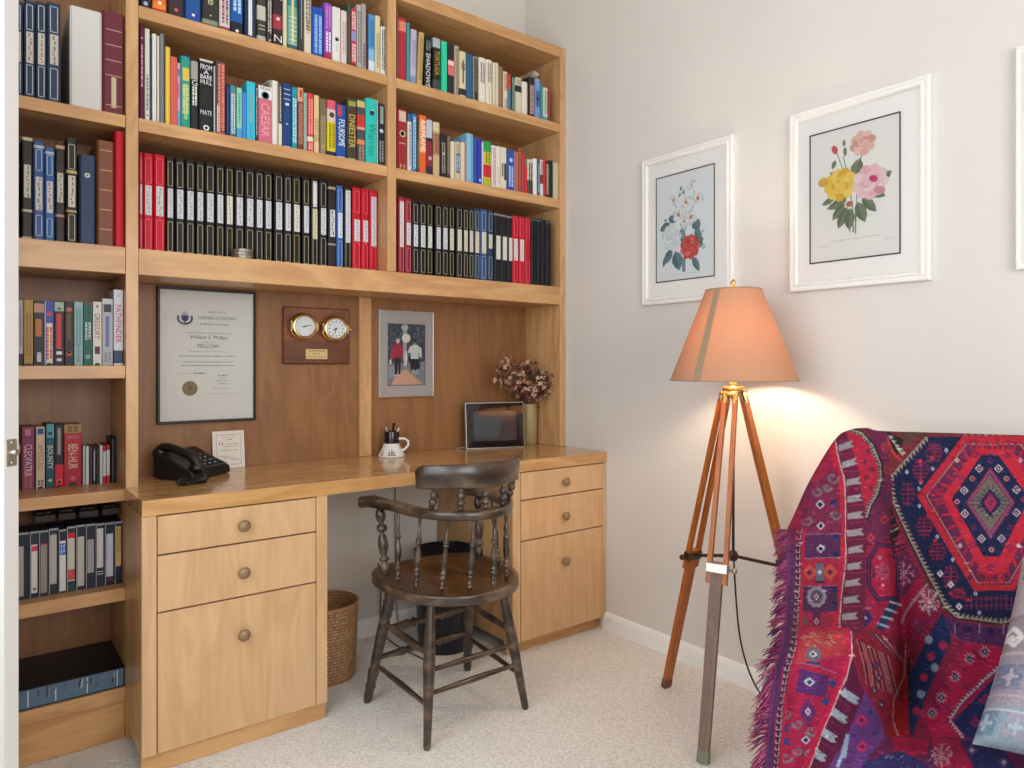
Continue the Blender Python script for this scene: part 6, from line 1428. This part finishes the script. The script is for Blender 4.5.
for x, y, c in ((972, 479, 'B8604A'), (957, 502, 'B87080'), (990, 461, '5A2448'), (991, 550, 'C07A70'), (1006, 479, 'B8705C'), (973, 528, '6A2448'), (1010, 528, '6A2448'), (1023, 500, 'A83050')): star(x, y, 3, c, NAVY)
PO([(965, 503), (990, 467), (1015, 503), (990, 540)], '74284E'); LI([(968, 503), (990, 471), (1012, 503), (990, 536)], 1, 'A05878', .9, True); PO([(970, 503), (989.5, 475), (1009.5, 503), (989.5, 532)], '6C625A')
for i in range(9):
    for sx in (-1, 1):
        for sy in (-1, 1): x, y = 990+sx*(3+i*1.9), 503+sy*(17-i*1.9); LI([(990+sx*(2+i*.8), 503+sy*(10-i*.9)), (x, y)], .9, NAVY) if i % 2 == 0 else None
PO([(979, 503), (990, 489), (1001, 503), (990, 518)], NAVY); PO([(983, 503), (990, 493), (997, 503), (990, 513)], 'A02448'); DI(990, 503, 3, 4, '74285A')
for i in range(6): DI(938+i*22, 428, 4, 3, '3A3040')
# below the medallion
PO([(946, 616), (957, 622), (1000, 628), (1060, 622), (1060, 640), (1000, 647), (958, 640), (948, 632)], '56285A'); LI([(950, 634), (960, 641), (1000, 648)], 1.2, 'A03860')
for x in (955, 979, 1003): LI([(x, 624), (x, 634)], 1.3, '8C7890')
DI(967, 630, 6, 4, '2E2050'); DI(990, 632, 5, 4, '2E2050')
PO([(944, 612), (952, 640), (930, 690), (912, 738), (905, 725), (908, 680), (928, 640), (936, 625)], '20305E')
for x, y in ((944, 646), (932, 657), (936, 668), (925, 678), (922, 695), (930, 640), (917, 712), (924, 715)): lace(x, y, 3.4, 'B42850' if rg.random() < .6 else '8E9CB4', 8)
BD = [(966, 642), (1010, 650), (1012, 664), (972, 716), (958, 740), (934, 742), (926, 722), (950, 672)]; PO(BD, 'B01844')
for x, y in ((969, 659), (955, 677), (942.5, 698), (933, 714), (984, 652)):
    for i in range(10): a = i*.628; LI([(x, y), (x+5.2*math.cos(a), y+5.6*math.sin(a))], 1, 'A8A0B0')
    DI(x, y, 3.2, 3.4, NAVY); DI(x, y, 1.2, 1.2, WHT)
for x, y in ((962, 668), (948, 688), (938, 706), (977, 656), (968, 690), (952, 712)): LI([(x-5, y-6), (x+3, y+4)], 1.6, '4A2050')
PO([(1010, 660), (1060, 640), (1060, 745), (972, 745), (952, 722)], '232A5C'); teeth([(1014, 656), (984, 680), (962, 702), (950, 720), (966, 742)], 5, 'B8ACB4', '7A2450', 4, 1)
for x, y in ((985, 700), (975, 722), (1000, 690), (1005, 720)): star(x, y, 6, '8A2050', '3A3A78')
# between arm and medallion
PO([(884, 540), (905, 560), (934, 600), (905, 650), (890, 660), (884, 600)], 'A81C42'); PO([(905, 548), (921, 573), (903, 600), (886, 572)], '6A2448'); lace(904, 574, 11, 'B87890', 26)
lace(930, 602, 11, 'C0A8B0', 60); lace(919, 628, 9, '7C3060', 26); LI([(900, 622), (912, 605), (928, 585)], 3, 'A8A0A0', .7)
PO([(896, 650), (912, 660), (906, 735), (898, 700)], '2A1A20')
for i in range(26): DI(rg.uniform(900, 916), rg.uniform(655, 738), 1.3, 1.2, rg.choice(['8A7060', '5A2A40', NAVY, 'A03040']))
PO([(882, 430), (925, 436), (888, 478), (880, 460)], '7A2A30'); PO([(886, 432), (904, 440), (896, 458), (888, 450)], '24241F'); 
for i in range(5): PO([(888+i*3, 436+i*4), (894+i*3, 437+i*4), (890+i*3, 440+i*4)], 'A8A498')
PO([(898, 430), (925, 434), (906, 446)], '5A4038'); LI([(884, 432), (892, 452), (900, 460)], 3, 'B83038')
RE(884, 480, 892, 600, '7A1C34'); PO([(888, 500), (900, 530), (894, 548), (886, 540)], '2A1C22')
for i in range(9): LI([(886+i*1.2, 520+i*4), (893+i*1.8, 516+i*4)], 1.2, rg.choice(['A89C90', '1E2028', 'A83040']))
# arm side: right hand part
PO([(862, 420), (886, 428), (890, 470), (889, 545), (862, 545), (868, 500)], '6C2448'); PO([(845, 425), (866, 432), (877, 458), (878, 480), (867, 510), (862, 500), (858, 470), (850, 446)], 'B4203A')
for x, y in ((868, 452), (872, 470), (866, 478), (870, 488), (864, 462)): DI(x, y, 3, 3.6, '7A2040'); DI(x, y, 1.2, 1.4, '3A2A38')
teeth([(850, 430), (862, 434), (872, 446), (879, 464), (880, 478), (876, 494), (870, 505), (866, 518)], 5, '9C948A', '2E262A', 3.2, 1)
for x, y, c in ((884, 448, 'B03040'), (886, 470, 'A02A40'), (883, 520, 'B8303C'), (870, 538, 'C43848'), (886, 498, '4A2A58')): star(x, y, 4.5, c, '6A2048')
PO([(862, 545), (890, 541), (896, 600), (890, 660), (862, 645)], 'A01C42'); OC = [(868, 560), (877, 545), (892, 546), (897, 570), (896, 598), (877, 600), (868, 586)]; PO(OC, 'B41C40'); LI(OC, 4.6, '3A1C42', 1, True); LI(OC, 1, '6A3058', 1, True)
lace(881, 572, 8, '9A5070', 22); DI(879, 558, 2, 2.6, '9A8088'); DI(882, 586, 1.5, 2, 'D0B0B8'); LI([(873, 566), (873, 578)], 2, '5A1840')
DI(864, 619, 8, 10, '2C2460'); DI(864, 619, 2.2, 2.6, WHT); LI([(860, 609), (870, 609)], 1.6, '8A7088')
LI([(894, 602), (884, 618), (874, 640)], 8, '22345E')
for i in range(6): t_ = i/5; x, y = 894-20*t_, 603+37*t_; LI([(x-5, y-1), (x+5, y+2)], 2.4, '9CACC0')
# strips of the arm side: hem, meander band, figure band, tooth band
def band(xa, xb, ya, yb, c): RE(xa, ya, xb, yb, c)
WL = [(835, 425), (837, 453), (843.4, 477), (845.8, 503), (845.8, 545), (845, 560), (842.5, 591), (839.5, 622), (839, 640)]
def wl(y): return float(np.interp(y, [p[1] for p in WL], [p[0] for p in WL]))
PO([(x, y) for x, y in WL]+[(862, 645), (865, 600), (866, 540), (863, 500), (858, 470), (850, 445), (842, 425)], '6A1C3E')
PO([(785, 425)]+[(x, y) for x, y in WL]+[(785, 640)], 'A01E42')
for yy in range(447, 626, 17):
    x = wl(yy)+2; sk = (yy < 470)*-3; 
    PO([(x, yy-1), (x+15, yy-4+sk), (x+12, yy-.5+sk*.5), (x+16, yy+3+sk), (x, yy+5)], '948C90'); LI([(x, yy+8), (x+18, yy+7)], .8, '94304A')
LI([(p[0]-4, p[1]) for p in WL], 5.5, 'C01E38'); LI(WL, 1.1, 'C8A8A0')
def scroll(x, y, r, c='75606C', fl=1):
    LI([(x+fl*r*math.cos(a)*k, y+r*math.sin(a)*k) for a, k in [(i*.55, 1-.07*i) for i in range(11)]], 2.6, c)
RE(800, 535, 840, 559, '52264E'); RE(800, 587, 838, 613, '4E2650'); PO([(806, 486), (838, 470), (842, 535), (800, 535), (800, 505)], '7A2446')
for x, y, r, f in ((833, 478, 6, 1), (835, 515, 6, 1), (808, 521, 6, -1), (818, 492, 5, -1), (827, 488, 4, 1)): scroll(x, y, r, fl=f)
for x, y in ((834, 503), (806, 512), (836, 538), (836, 555), (804, 592), (836, 590), (803, 604), (836, 604)): PO([(x-4, y-2), (x+4, y-3), (x+1, y), (x+4, y+3), (x-4, y+2)], '26285A')
for x, y in ((820, 505), (820.5, 526), (820.5, 549)): DI(x, y, 4.2, 4.6, 'C0B8C0'); DI(x, y, 2.6, 3, '2A2038')
RE(800, 560, 842, 587, 'A81E3E')
for dx in (-10, 10): DI(820+dx, 573, 8, 9, 'B84A38'); DI(820+dx, 573, 3, 3.6, '6A2044')
RE(816, 564, 824, 583, '5C6070'); DI(820, 573, 2.4, 3, WHT); LI([(816, 583), (824, 583)], 2, '2A2048')
for i in range(10): a = i*.628; cv.disc(817+7*math.cos(a)-OX, 598+8*math.sin(a)-OY, 3, 3, '8C8490')
cv.disc(817-OX, 598-OY, 6, 7, '5C4A66'); DI(817, 598, 2.6, 3.2, 'C8C0C8'); DI(817, 598, 1.2, 1.5, '2A2038')
RE(813, 613, 821, 634, '5A2650'); DI(817, 623, 2.8, 4, 'C89890'); DI(817, 623, 1.2, 1.8, '5A1840')
for x, y in ((797, 630), (804, 622), (795, 640)): cv.disc(x-OX, y-OY, 4.5, 4, '6A4858')
LI([(800, 559), (841, 558)], .9, '94607A'); LI([(800, 587), (838, 587)], .9, '94607A'); LI([(800, 535), (842, 534)], .9, '94607A')
# flap over the front of the armrest
FL = [(850, 632), (851, 655), (845, 678), (835, 700), (822, 730), (808, 768), (790, 815), (770, 880), (765, 940)]
PO([(782, 636), (815, 628), (848, 629)]+FL[1:]+[(740, 940), (758, 768), (772, 700)], 'AC1C44')
PO([(782, 650), (815, 632), (848, 632), (851, 655), (830, 656), (800, 664), (784, 668)], 'B0343C')
for i in range(40): x, y = rg.uniform(800, 832), rg.uniform(633, 646); LI([(x, y), (x+3, y+1.4)], .9, rg.choice(['9A8468', '8A3A38', 'A8907C']))
cv.disc(813-OX, 655-OY, 8, 7, '6A6070'); DI(813, 655, 3.6, 4, 'C4BCC4'); DI(813, 655, 1.8, 2, NAVY); LI([(807, 664), (819, 664)], 2.4, '2A3A5C'); LI([(798, 663), (815, 666), (836, 673)], 1, '9C6484')
PO([(799, 669), (828, 676), (824, 697), (797, 692)], '56286A'); DI(809, 682, 5.4, 4.6, 'B8C4CC'); DI(809, 682, 3.2, 2.6, '24305E')
for x, y in ((831, 683), (824, 701), (787, 689), (789, 672)): DI(x, y, 5, 4.4, '2A3A78')
DI(807, 711, 8, 14, '5A2C70'); DI(807, 711, 3, 4.4, 'D0B8C4'); DI(807, 711, 1.4, 2, '7A3070')
for x, y, r, f in ((786, 713, 6, 1), (798, 723, 5, -1), (810, 730, 6, 1), (786, 757, 6, 1), (797, 750, 5, -1), (808, 752, 5, 1)): scroll(x, y, r, '786878', f)
DI(805, 739, 5, 4.6, 'A8B8C8'); DI(805, 739, 2.8, 2.6, '24305E')
for y in (728, 741): PO([(781, y-3), (792, y-4), (788, y), (792, y+4), (781, y+3)], '34386A')
for i in range(14): star(rg.uniform(765, 800), rg.uniform(775, 930), 5, rg.choice([PURP, NAVY, RED]), WHT)
RT = [(853, 632), (852, 660), (858, 682), (880, 720), (884, 742), (872, 768), (880, 900), (770, 940)]
PO(FL[1:]+[(770, 940)]+RT[::-1], '5E1A3E')
PO([(864, 690), (880, 720), (884, 742), (876, 765), (890, 930), (800, 930), (828, 768), (846, 735)], '64347A')
for x, y in ((850, 697), (838.5, 716), (828, 735), (818, 754), (808, 776), (800, 800)):
    a = .62; c_, s_ = math.cos(a), math.sin(a); R_ = lambda p: (x+p[0]*c_-p[1]*s_, y+p[0]*s_+p[1]*c_); PO([R_(p) for p in ((-11, -4), (8, -4), (5, -1), (10, 1), (6, 4), (-11, 4))], '98A2B4'); LI([R_((-10, 9)), R_((9, 9))], .8, '8A2848')
LI([(843, 757), (846, 735), (838, 766)], 4, '90A4C0'); 
for x, y in ((860, 720), (861, 747), (850, 780), (868, 800)): star(x, y, 6, 'C42854', '50205C')
for x, y in ((869, 712), (874, 733), (852, 735)): DI(x, y, 3, 3, '2A3478')
LI([(p[0]-3.6, p[1]) for p in FL], 5.2, 'C81C44'); LI(FL, 1.3, 'C8A8A8')
# crumpled part between the flap and the seat corner
PO([(853, 634), (872, 628), (905, 640), (908, 665), (900, 740), (884, 742), (880, 718), (862, 684), (853, 660)], '8A1C30')
PO([(893, 660), (908, 655), (910, 738), (890, 738), (889, 712)], '9C1820')
for i in range(14): x = 855+i*2.4; LI([(x, 640+i*1.2), (x+7, 662+i*1.6), (x+10, 684+i*.8)], 1, rg.choice(['A08C80', '5A1830', '3A1828', '94808C']), .8)
for i in range(9): LI([(870+i*2, 634+i*.4), (888+i*2.4, 650+i*2)], 1.1, rg.choice(['A8A0A4', '7A1C34', 'A01C38', '2E2A44']), .9)
for (x, y) in ((874, 665), (877, 678), (873, 690), (880, 704)): DI(x, y, 4, 5, '4A2048'); DI(x, y, 1.3, 1.6, 'A8909A')
cv.along(q_([(906, 645), (904, 655), (903, 675), (892, 700), (891, 720), (897, 736)]), 2.2, lambda p, t, n, i: cv.disc(p[0], p[1], .8, .9, 'B8988C'))
# seat strip
PO([(884, 738), (1190, 744), (1190, 800), (860, 800), (862, 768)], '6E2450'); PO([(890, 738), (930, 740), (926, 756), (896, 758)], 'AC1A44'); PO([(932, 740), (964, 742), (990, 768), (940, 790)], 'AE1A46'); lace(942, 757, 11, 'B090A0', 60); PO([(862, 764), (900, 752), (930, 768), (925, 800), (860, 800)], '34306C'); PO([(960, 742), (1000, 746), (1030, 790), (985, 790)], '2A2E66')
for i in range(46): x, y = rg.uniform(862, 932), rg.uniform(756, 790); LI([(x, y), (x+3, y-2)], 1, rg.choice(['8A86A8', '8A2058', NAVY, '6A5A90']))
for x, y in ((1004, 764), (972, 752), (1020, 778)): star(x, y, 6, '5A3C74', 'B0A8C0')
# hem and meander band follow the free edge
EDGE = [(790, 531), (788.5, 540), (788, 560), (787, 590), (786, 622), (784, 646), (777, 668), (770, 712), (766, 768), (762, 830), (758, 890), (755, 925)]
LI([(x+3, y) for x, y in EDGE], 8, '582A5C'); LI([(x+1, y) for x, y in EDGE], 1.4, '743A70', .8); LI([(x+10.5, y) for x, y in EDGE], 5.6, '4A2038')
cv.along(q_([(x+10.5, y) for x, y in EDGE]), 6.6, lambda p, t, n, i: (cv.line([p-t*2.2-n*1.8, p+t*2.2-n*1.8, p+t*2.2+n*1.8, p-t*.4+n*1.8], 1.1, 'A08A90')))
LI([(x+15.2, y) for x, y in EDGE], 3, 'BC1C3C')
PO([(785, 525), (800, 512), (806, 500), (812, 505), (804, 528), (798, 545), (790, 545)], 'A41E3E', .4)
for i in range(1500):      # small woven flecks
    x, y = rg.uniform(790, 1060), rg.uniform(440, 790); c0 = cv.a[min(int((y-OY)*3), cv.h-1), min(int((x-OX)*3), cv.w-1)]; k_ = rg.choice((.55, .7, 1.35, 1.5)); L2 = rg.uniform(.8, 2.6)
    cv.line([(x-OX-L2, y-OY), (x-OX+L2, y-OY+rg.choice((-1, 0, 1))*L2*.5)], 1.1, np.clip(c0*k_+.02, 0, 1), .7)
# yarn irregularity
rn = np.random.RandomState(3); a_ = cv.a; a_ += (rn.rand(*a_.shape[:2])[..., None]-.5)*.10; a_ += (np.sin(np.arange(a_.shape[0])*2*PI/4.5)*.018)[:, None, None]; np.clip(a_, 0.01, 1, out=a_)
rgb = cv.sample(U.ravel()-OX, V.ravel()-OY); lum_ = rgb.mean(1, keepdims=True); rgb = (lum_+(rgb-lum_)*.88)*.86
KILIM = attr_mat('kilim_weave', 'paint', rough=.92, bmp=.5, bscale=420, spec=.12, weave=1)
thr = thing('throw', 'red, navy and plum kilim throw with a large hexagonal medallion, draped over the armchair', 'throw', AO+Vector((0, 0, .3)))
cl = grid_mesh('cloth', PX.reshape(-1, 3), rgb, len(ta), len(tb), KILIM, True, thr)
sm = cl.modifiers.new('thickness', 'SOLIDIFY'); sm.thickness = .003; sm.offset = -1
# fringe on the free edge
m = MB(); rg = random.Random(31); edge = PX[:, 0, :]; ev = V[:, 0]; L_ = len(edge)
outw = Vector((-RV[0], -RV[1], 0)).normalized(); tow = Vector((-DV[0], -DV[1], 0))
d_ = np.concatenate([[0], np.cumsum(np.linalg.norm(np.diff(edge, axis=0), axis=1))]); pos = .0; tot = d_[-1]; start = float(np.interp(533, ev, d_)) if ev[0] < ev[-1] else d_[8]
start = d_[10]
pos = start; fc = ['7A3458', '8C3A5C', '5A2A58', '9A4A66', '6A2448', 'A05468', '4E2850']; k = 0
while pos < tot-.01:
    p = Vector([np.interp(pos, d_, edge[:, j]) for j in range(3)]); vv = float(np.interp(pos, d_, ev)); cl_ = math.sin(k*.21)*.5+math.sin(k*.067+1)*.7
    Ln = rg.uniform(.028, .044)*(1.25 if 655 < vv < 705 else 1)*(.75 if 566 < vv < 580 or 700 < vv < 708 else 1); dz = -.55+.45*cl_+rg.uniform(-.25, .25)
    if 660 < vv < 700: dz -= .25
    dr = (outw*1.0+tow*rg.uniform(-.1, .35)+Vector((0, 0, dz))).normalized(); q1 = p+dr*Ln*.5+Vector((0, 0, rg.uniform(-.002, .003))); q2 = p+dr*Ln+Vector((0, 0, -.010*rg.random()))
    m.tube([p-dr*.006, p+dr*Ln*.2, q1, q2], [.0013, .0012, .0011, .0006], 5, 0, rg.choice(fc)); pos += .00145; k += 1
m.build('fringe', attr_mat('fringe_yarn', 'print_colour', rough=.9, spec=.1), thr)

# kilim cushion standing in the far corner of the seat
def P4(u, v, t): return sight(u, v, t*KS)
TL, TR, BR_, BL = P4(1023, 557, 1.42), P4(1225, 590, 1.28), P4(1185, 806, 1.12), P4(972, 744, 1.255)
n_ = 120; a, b = np.meshgrid(np.linspace(0, 1, n_), np.linspace(0, 1, n_)); a, b = a.ravel()[:, None], b.ravel()[:, None]
base = TL*(1-a)*(1-b)+TR*a*(1-b)+BR_*a*b+BL*(1-a)*b
nrm = np.cross(TR-TL, BL-TL); nrm /= np.linalg.norm(nrm)
if nrm @ (np.array([CX, 0, CZ])-TL) < 0: nrm = -nrm
x_, y_ = 2*a-1, 2*b-1; bul = np.clip((1-np.abs(x_)**2.6)*(1-np.abs(y_)**2.6), 0, 1)**.5*.07
cen = (TL+TR+BR_+BL)/4; pinch = .05*(x_**2*(1-y_**2)+y_**2*(1-x_**2))-.0; base = base+(cen-base)*pinch
bul = bul+.0015*np.sin(a*23+b*7)*(bul > .01)
cc = Canvas(200, 200, '9C8E92', 3); rg = random.Random(8)
cc.rect(0, 0, 200, 20, '98888C')
def cross(x, y, r, c, c2): cc.diamond(x, y, r, r, c); [cc.rect(x+dx*r*.7-r*.3, y+dy*r*.7-r*.3, x+dx*r*.7+r*.3, y+dy*r*.7+r*.3, c) for dx, dy in ((1, 1), (1, -1), (-1, 1), (-1, -1), (0, 1), (1, 0), (0, -1), (-1, 0))]; cc.diamond(x, y, r*.42, r*.42, c2); cc.line([(x-r*.6, y), (x+r*.6, y)], r*.22, c2); cc.line([(x, y-r*.6), (x, y+r*.6)], r*.22, c2)
for i in range(6):
    cross(14+i*36, 18+(i % 2)*6, 12, '706C74', '9E939A'); cross(30+i*36, 50+(i % 2)*4, 12, '66666E', 'A2979C')
cc.rect(0, 72, 200, 76, '84767C'); cc.rect(0, 76, 200, 112, '8A7E84')
for i in range(8):
    x, y = 8+i*27, 94; cc.line([(x-11, y), (x-3, y-9), (x+6, y), (x, y+5), (x-3, y)], 4, 'CFCACA'); cc.line([(x+9, y+2), (x+2, y+11), (x-7, y+2)], 4, 'CFCACA')
cc.rect(0, 112, 200, 115, 'A89CA0'); cc.rect(0, 116, 200, 165, '8E8490'); cc.rect(0, 165, 200, 200, '7C8C98')
for i in range(7): cross(14+i*30, 138, 13, ['6E7488', '94808C', '6A8088'][i % 3], 'A89CA6'); cross(4+i*30, 182, 11, ['64788A', '8A8896'][i % 2], '94A4B0')
for y in (122, 156, 170): cc.line([(0, y), (200, y)], 1, 'B4A8AC')
cc.a += (rn.rand(*cc.a.shape[:2])[..., None]-.5)*.10; np.clip(cc.a, .01, 1, out=cc.a)
crgb = cc.sample((a*200).ravel(), (b*200).ravel())
cus = thing('cushion', 'grey and mauve kilim cushion with white scroll band, leaning on the red throw', 'cushion', Vector(BL))
WEAVE = attr_mat('cushion_weave', 'paint', rough=.9, bmp=.4, bscale=380, spec=.15, weave=1)
grid_mesh('front_cover', base+nrm*bul, crgb, n_, n_, WEAVE, True, cus)
grid_mesh('back_cover', base-nrm*bul*.9, np.tile(npcol('8C8084'), (n_*n_, 1)), n_, n_, WEAVE, True, cus)
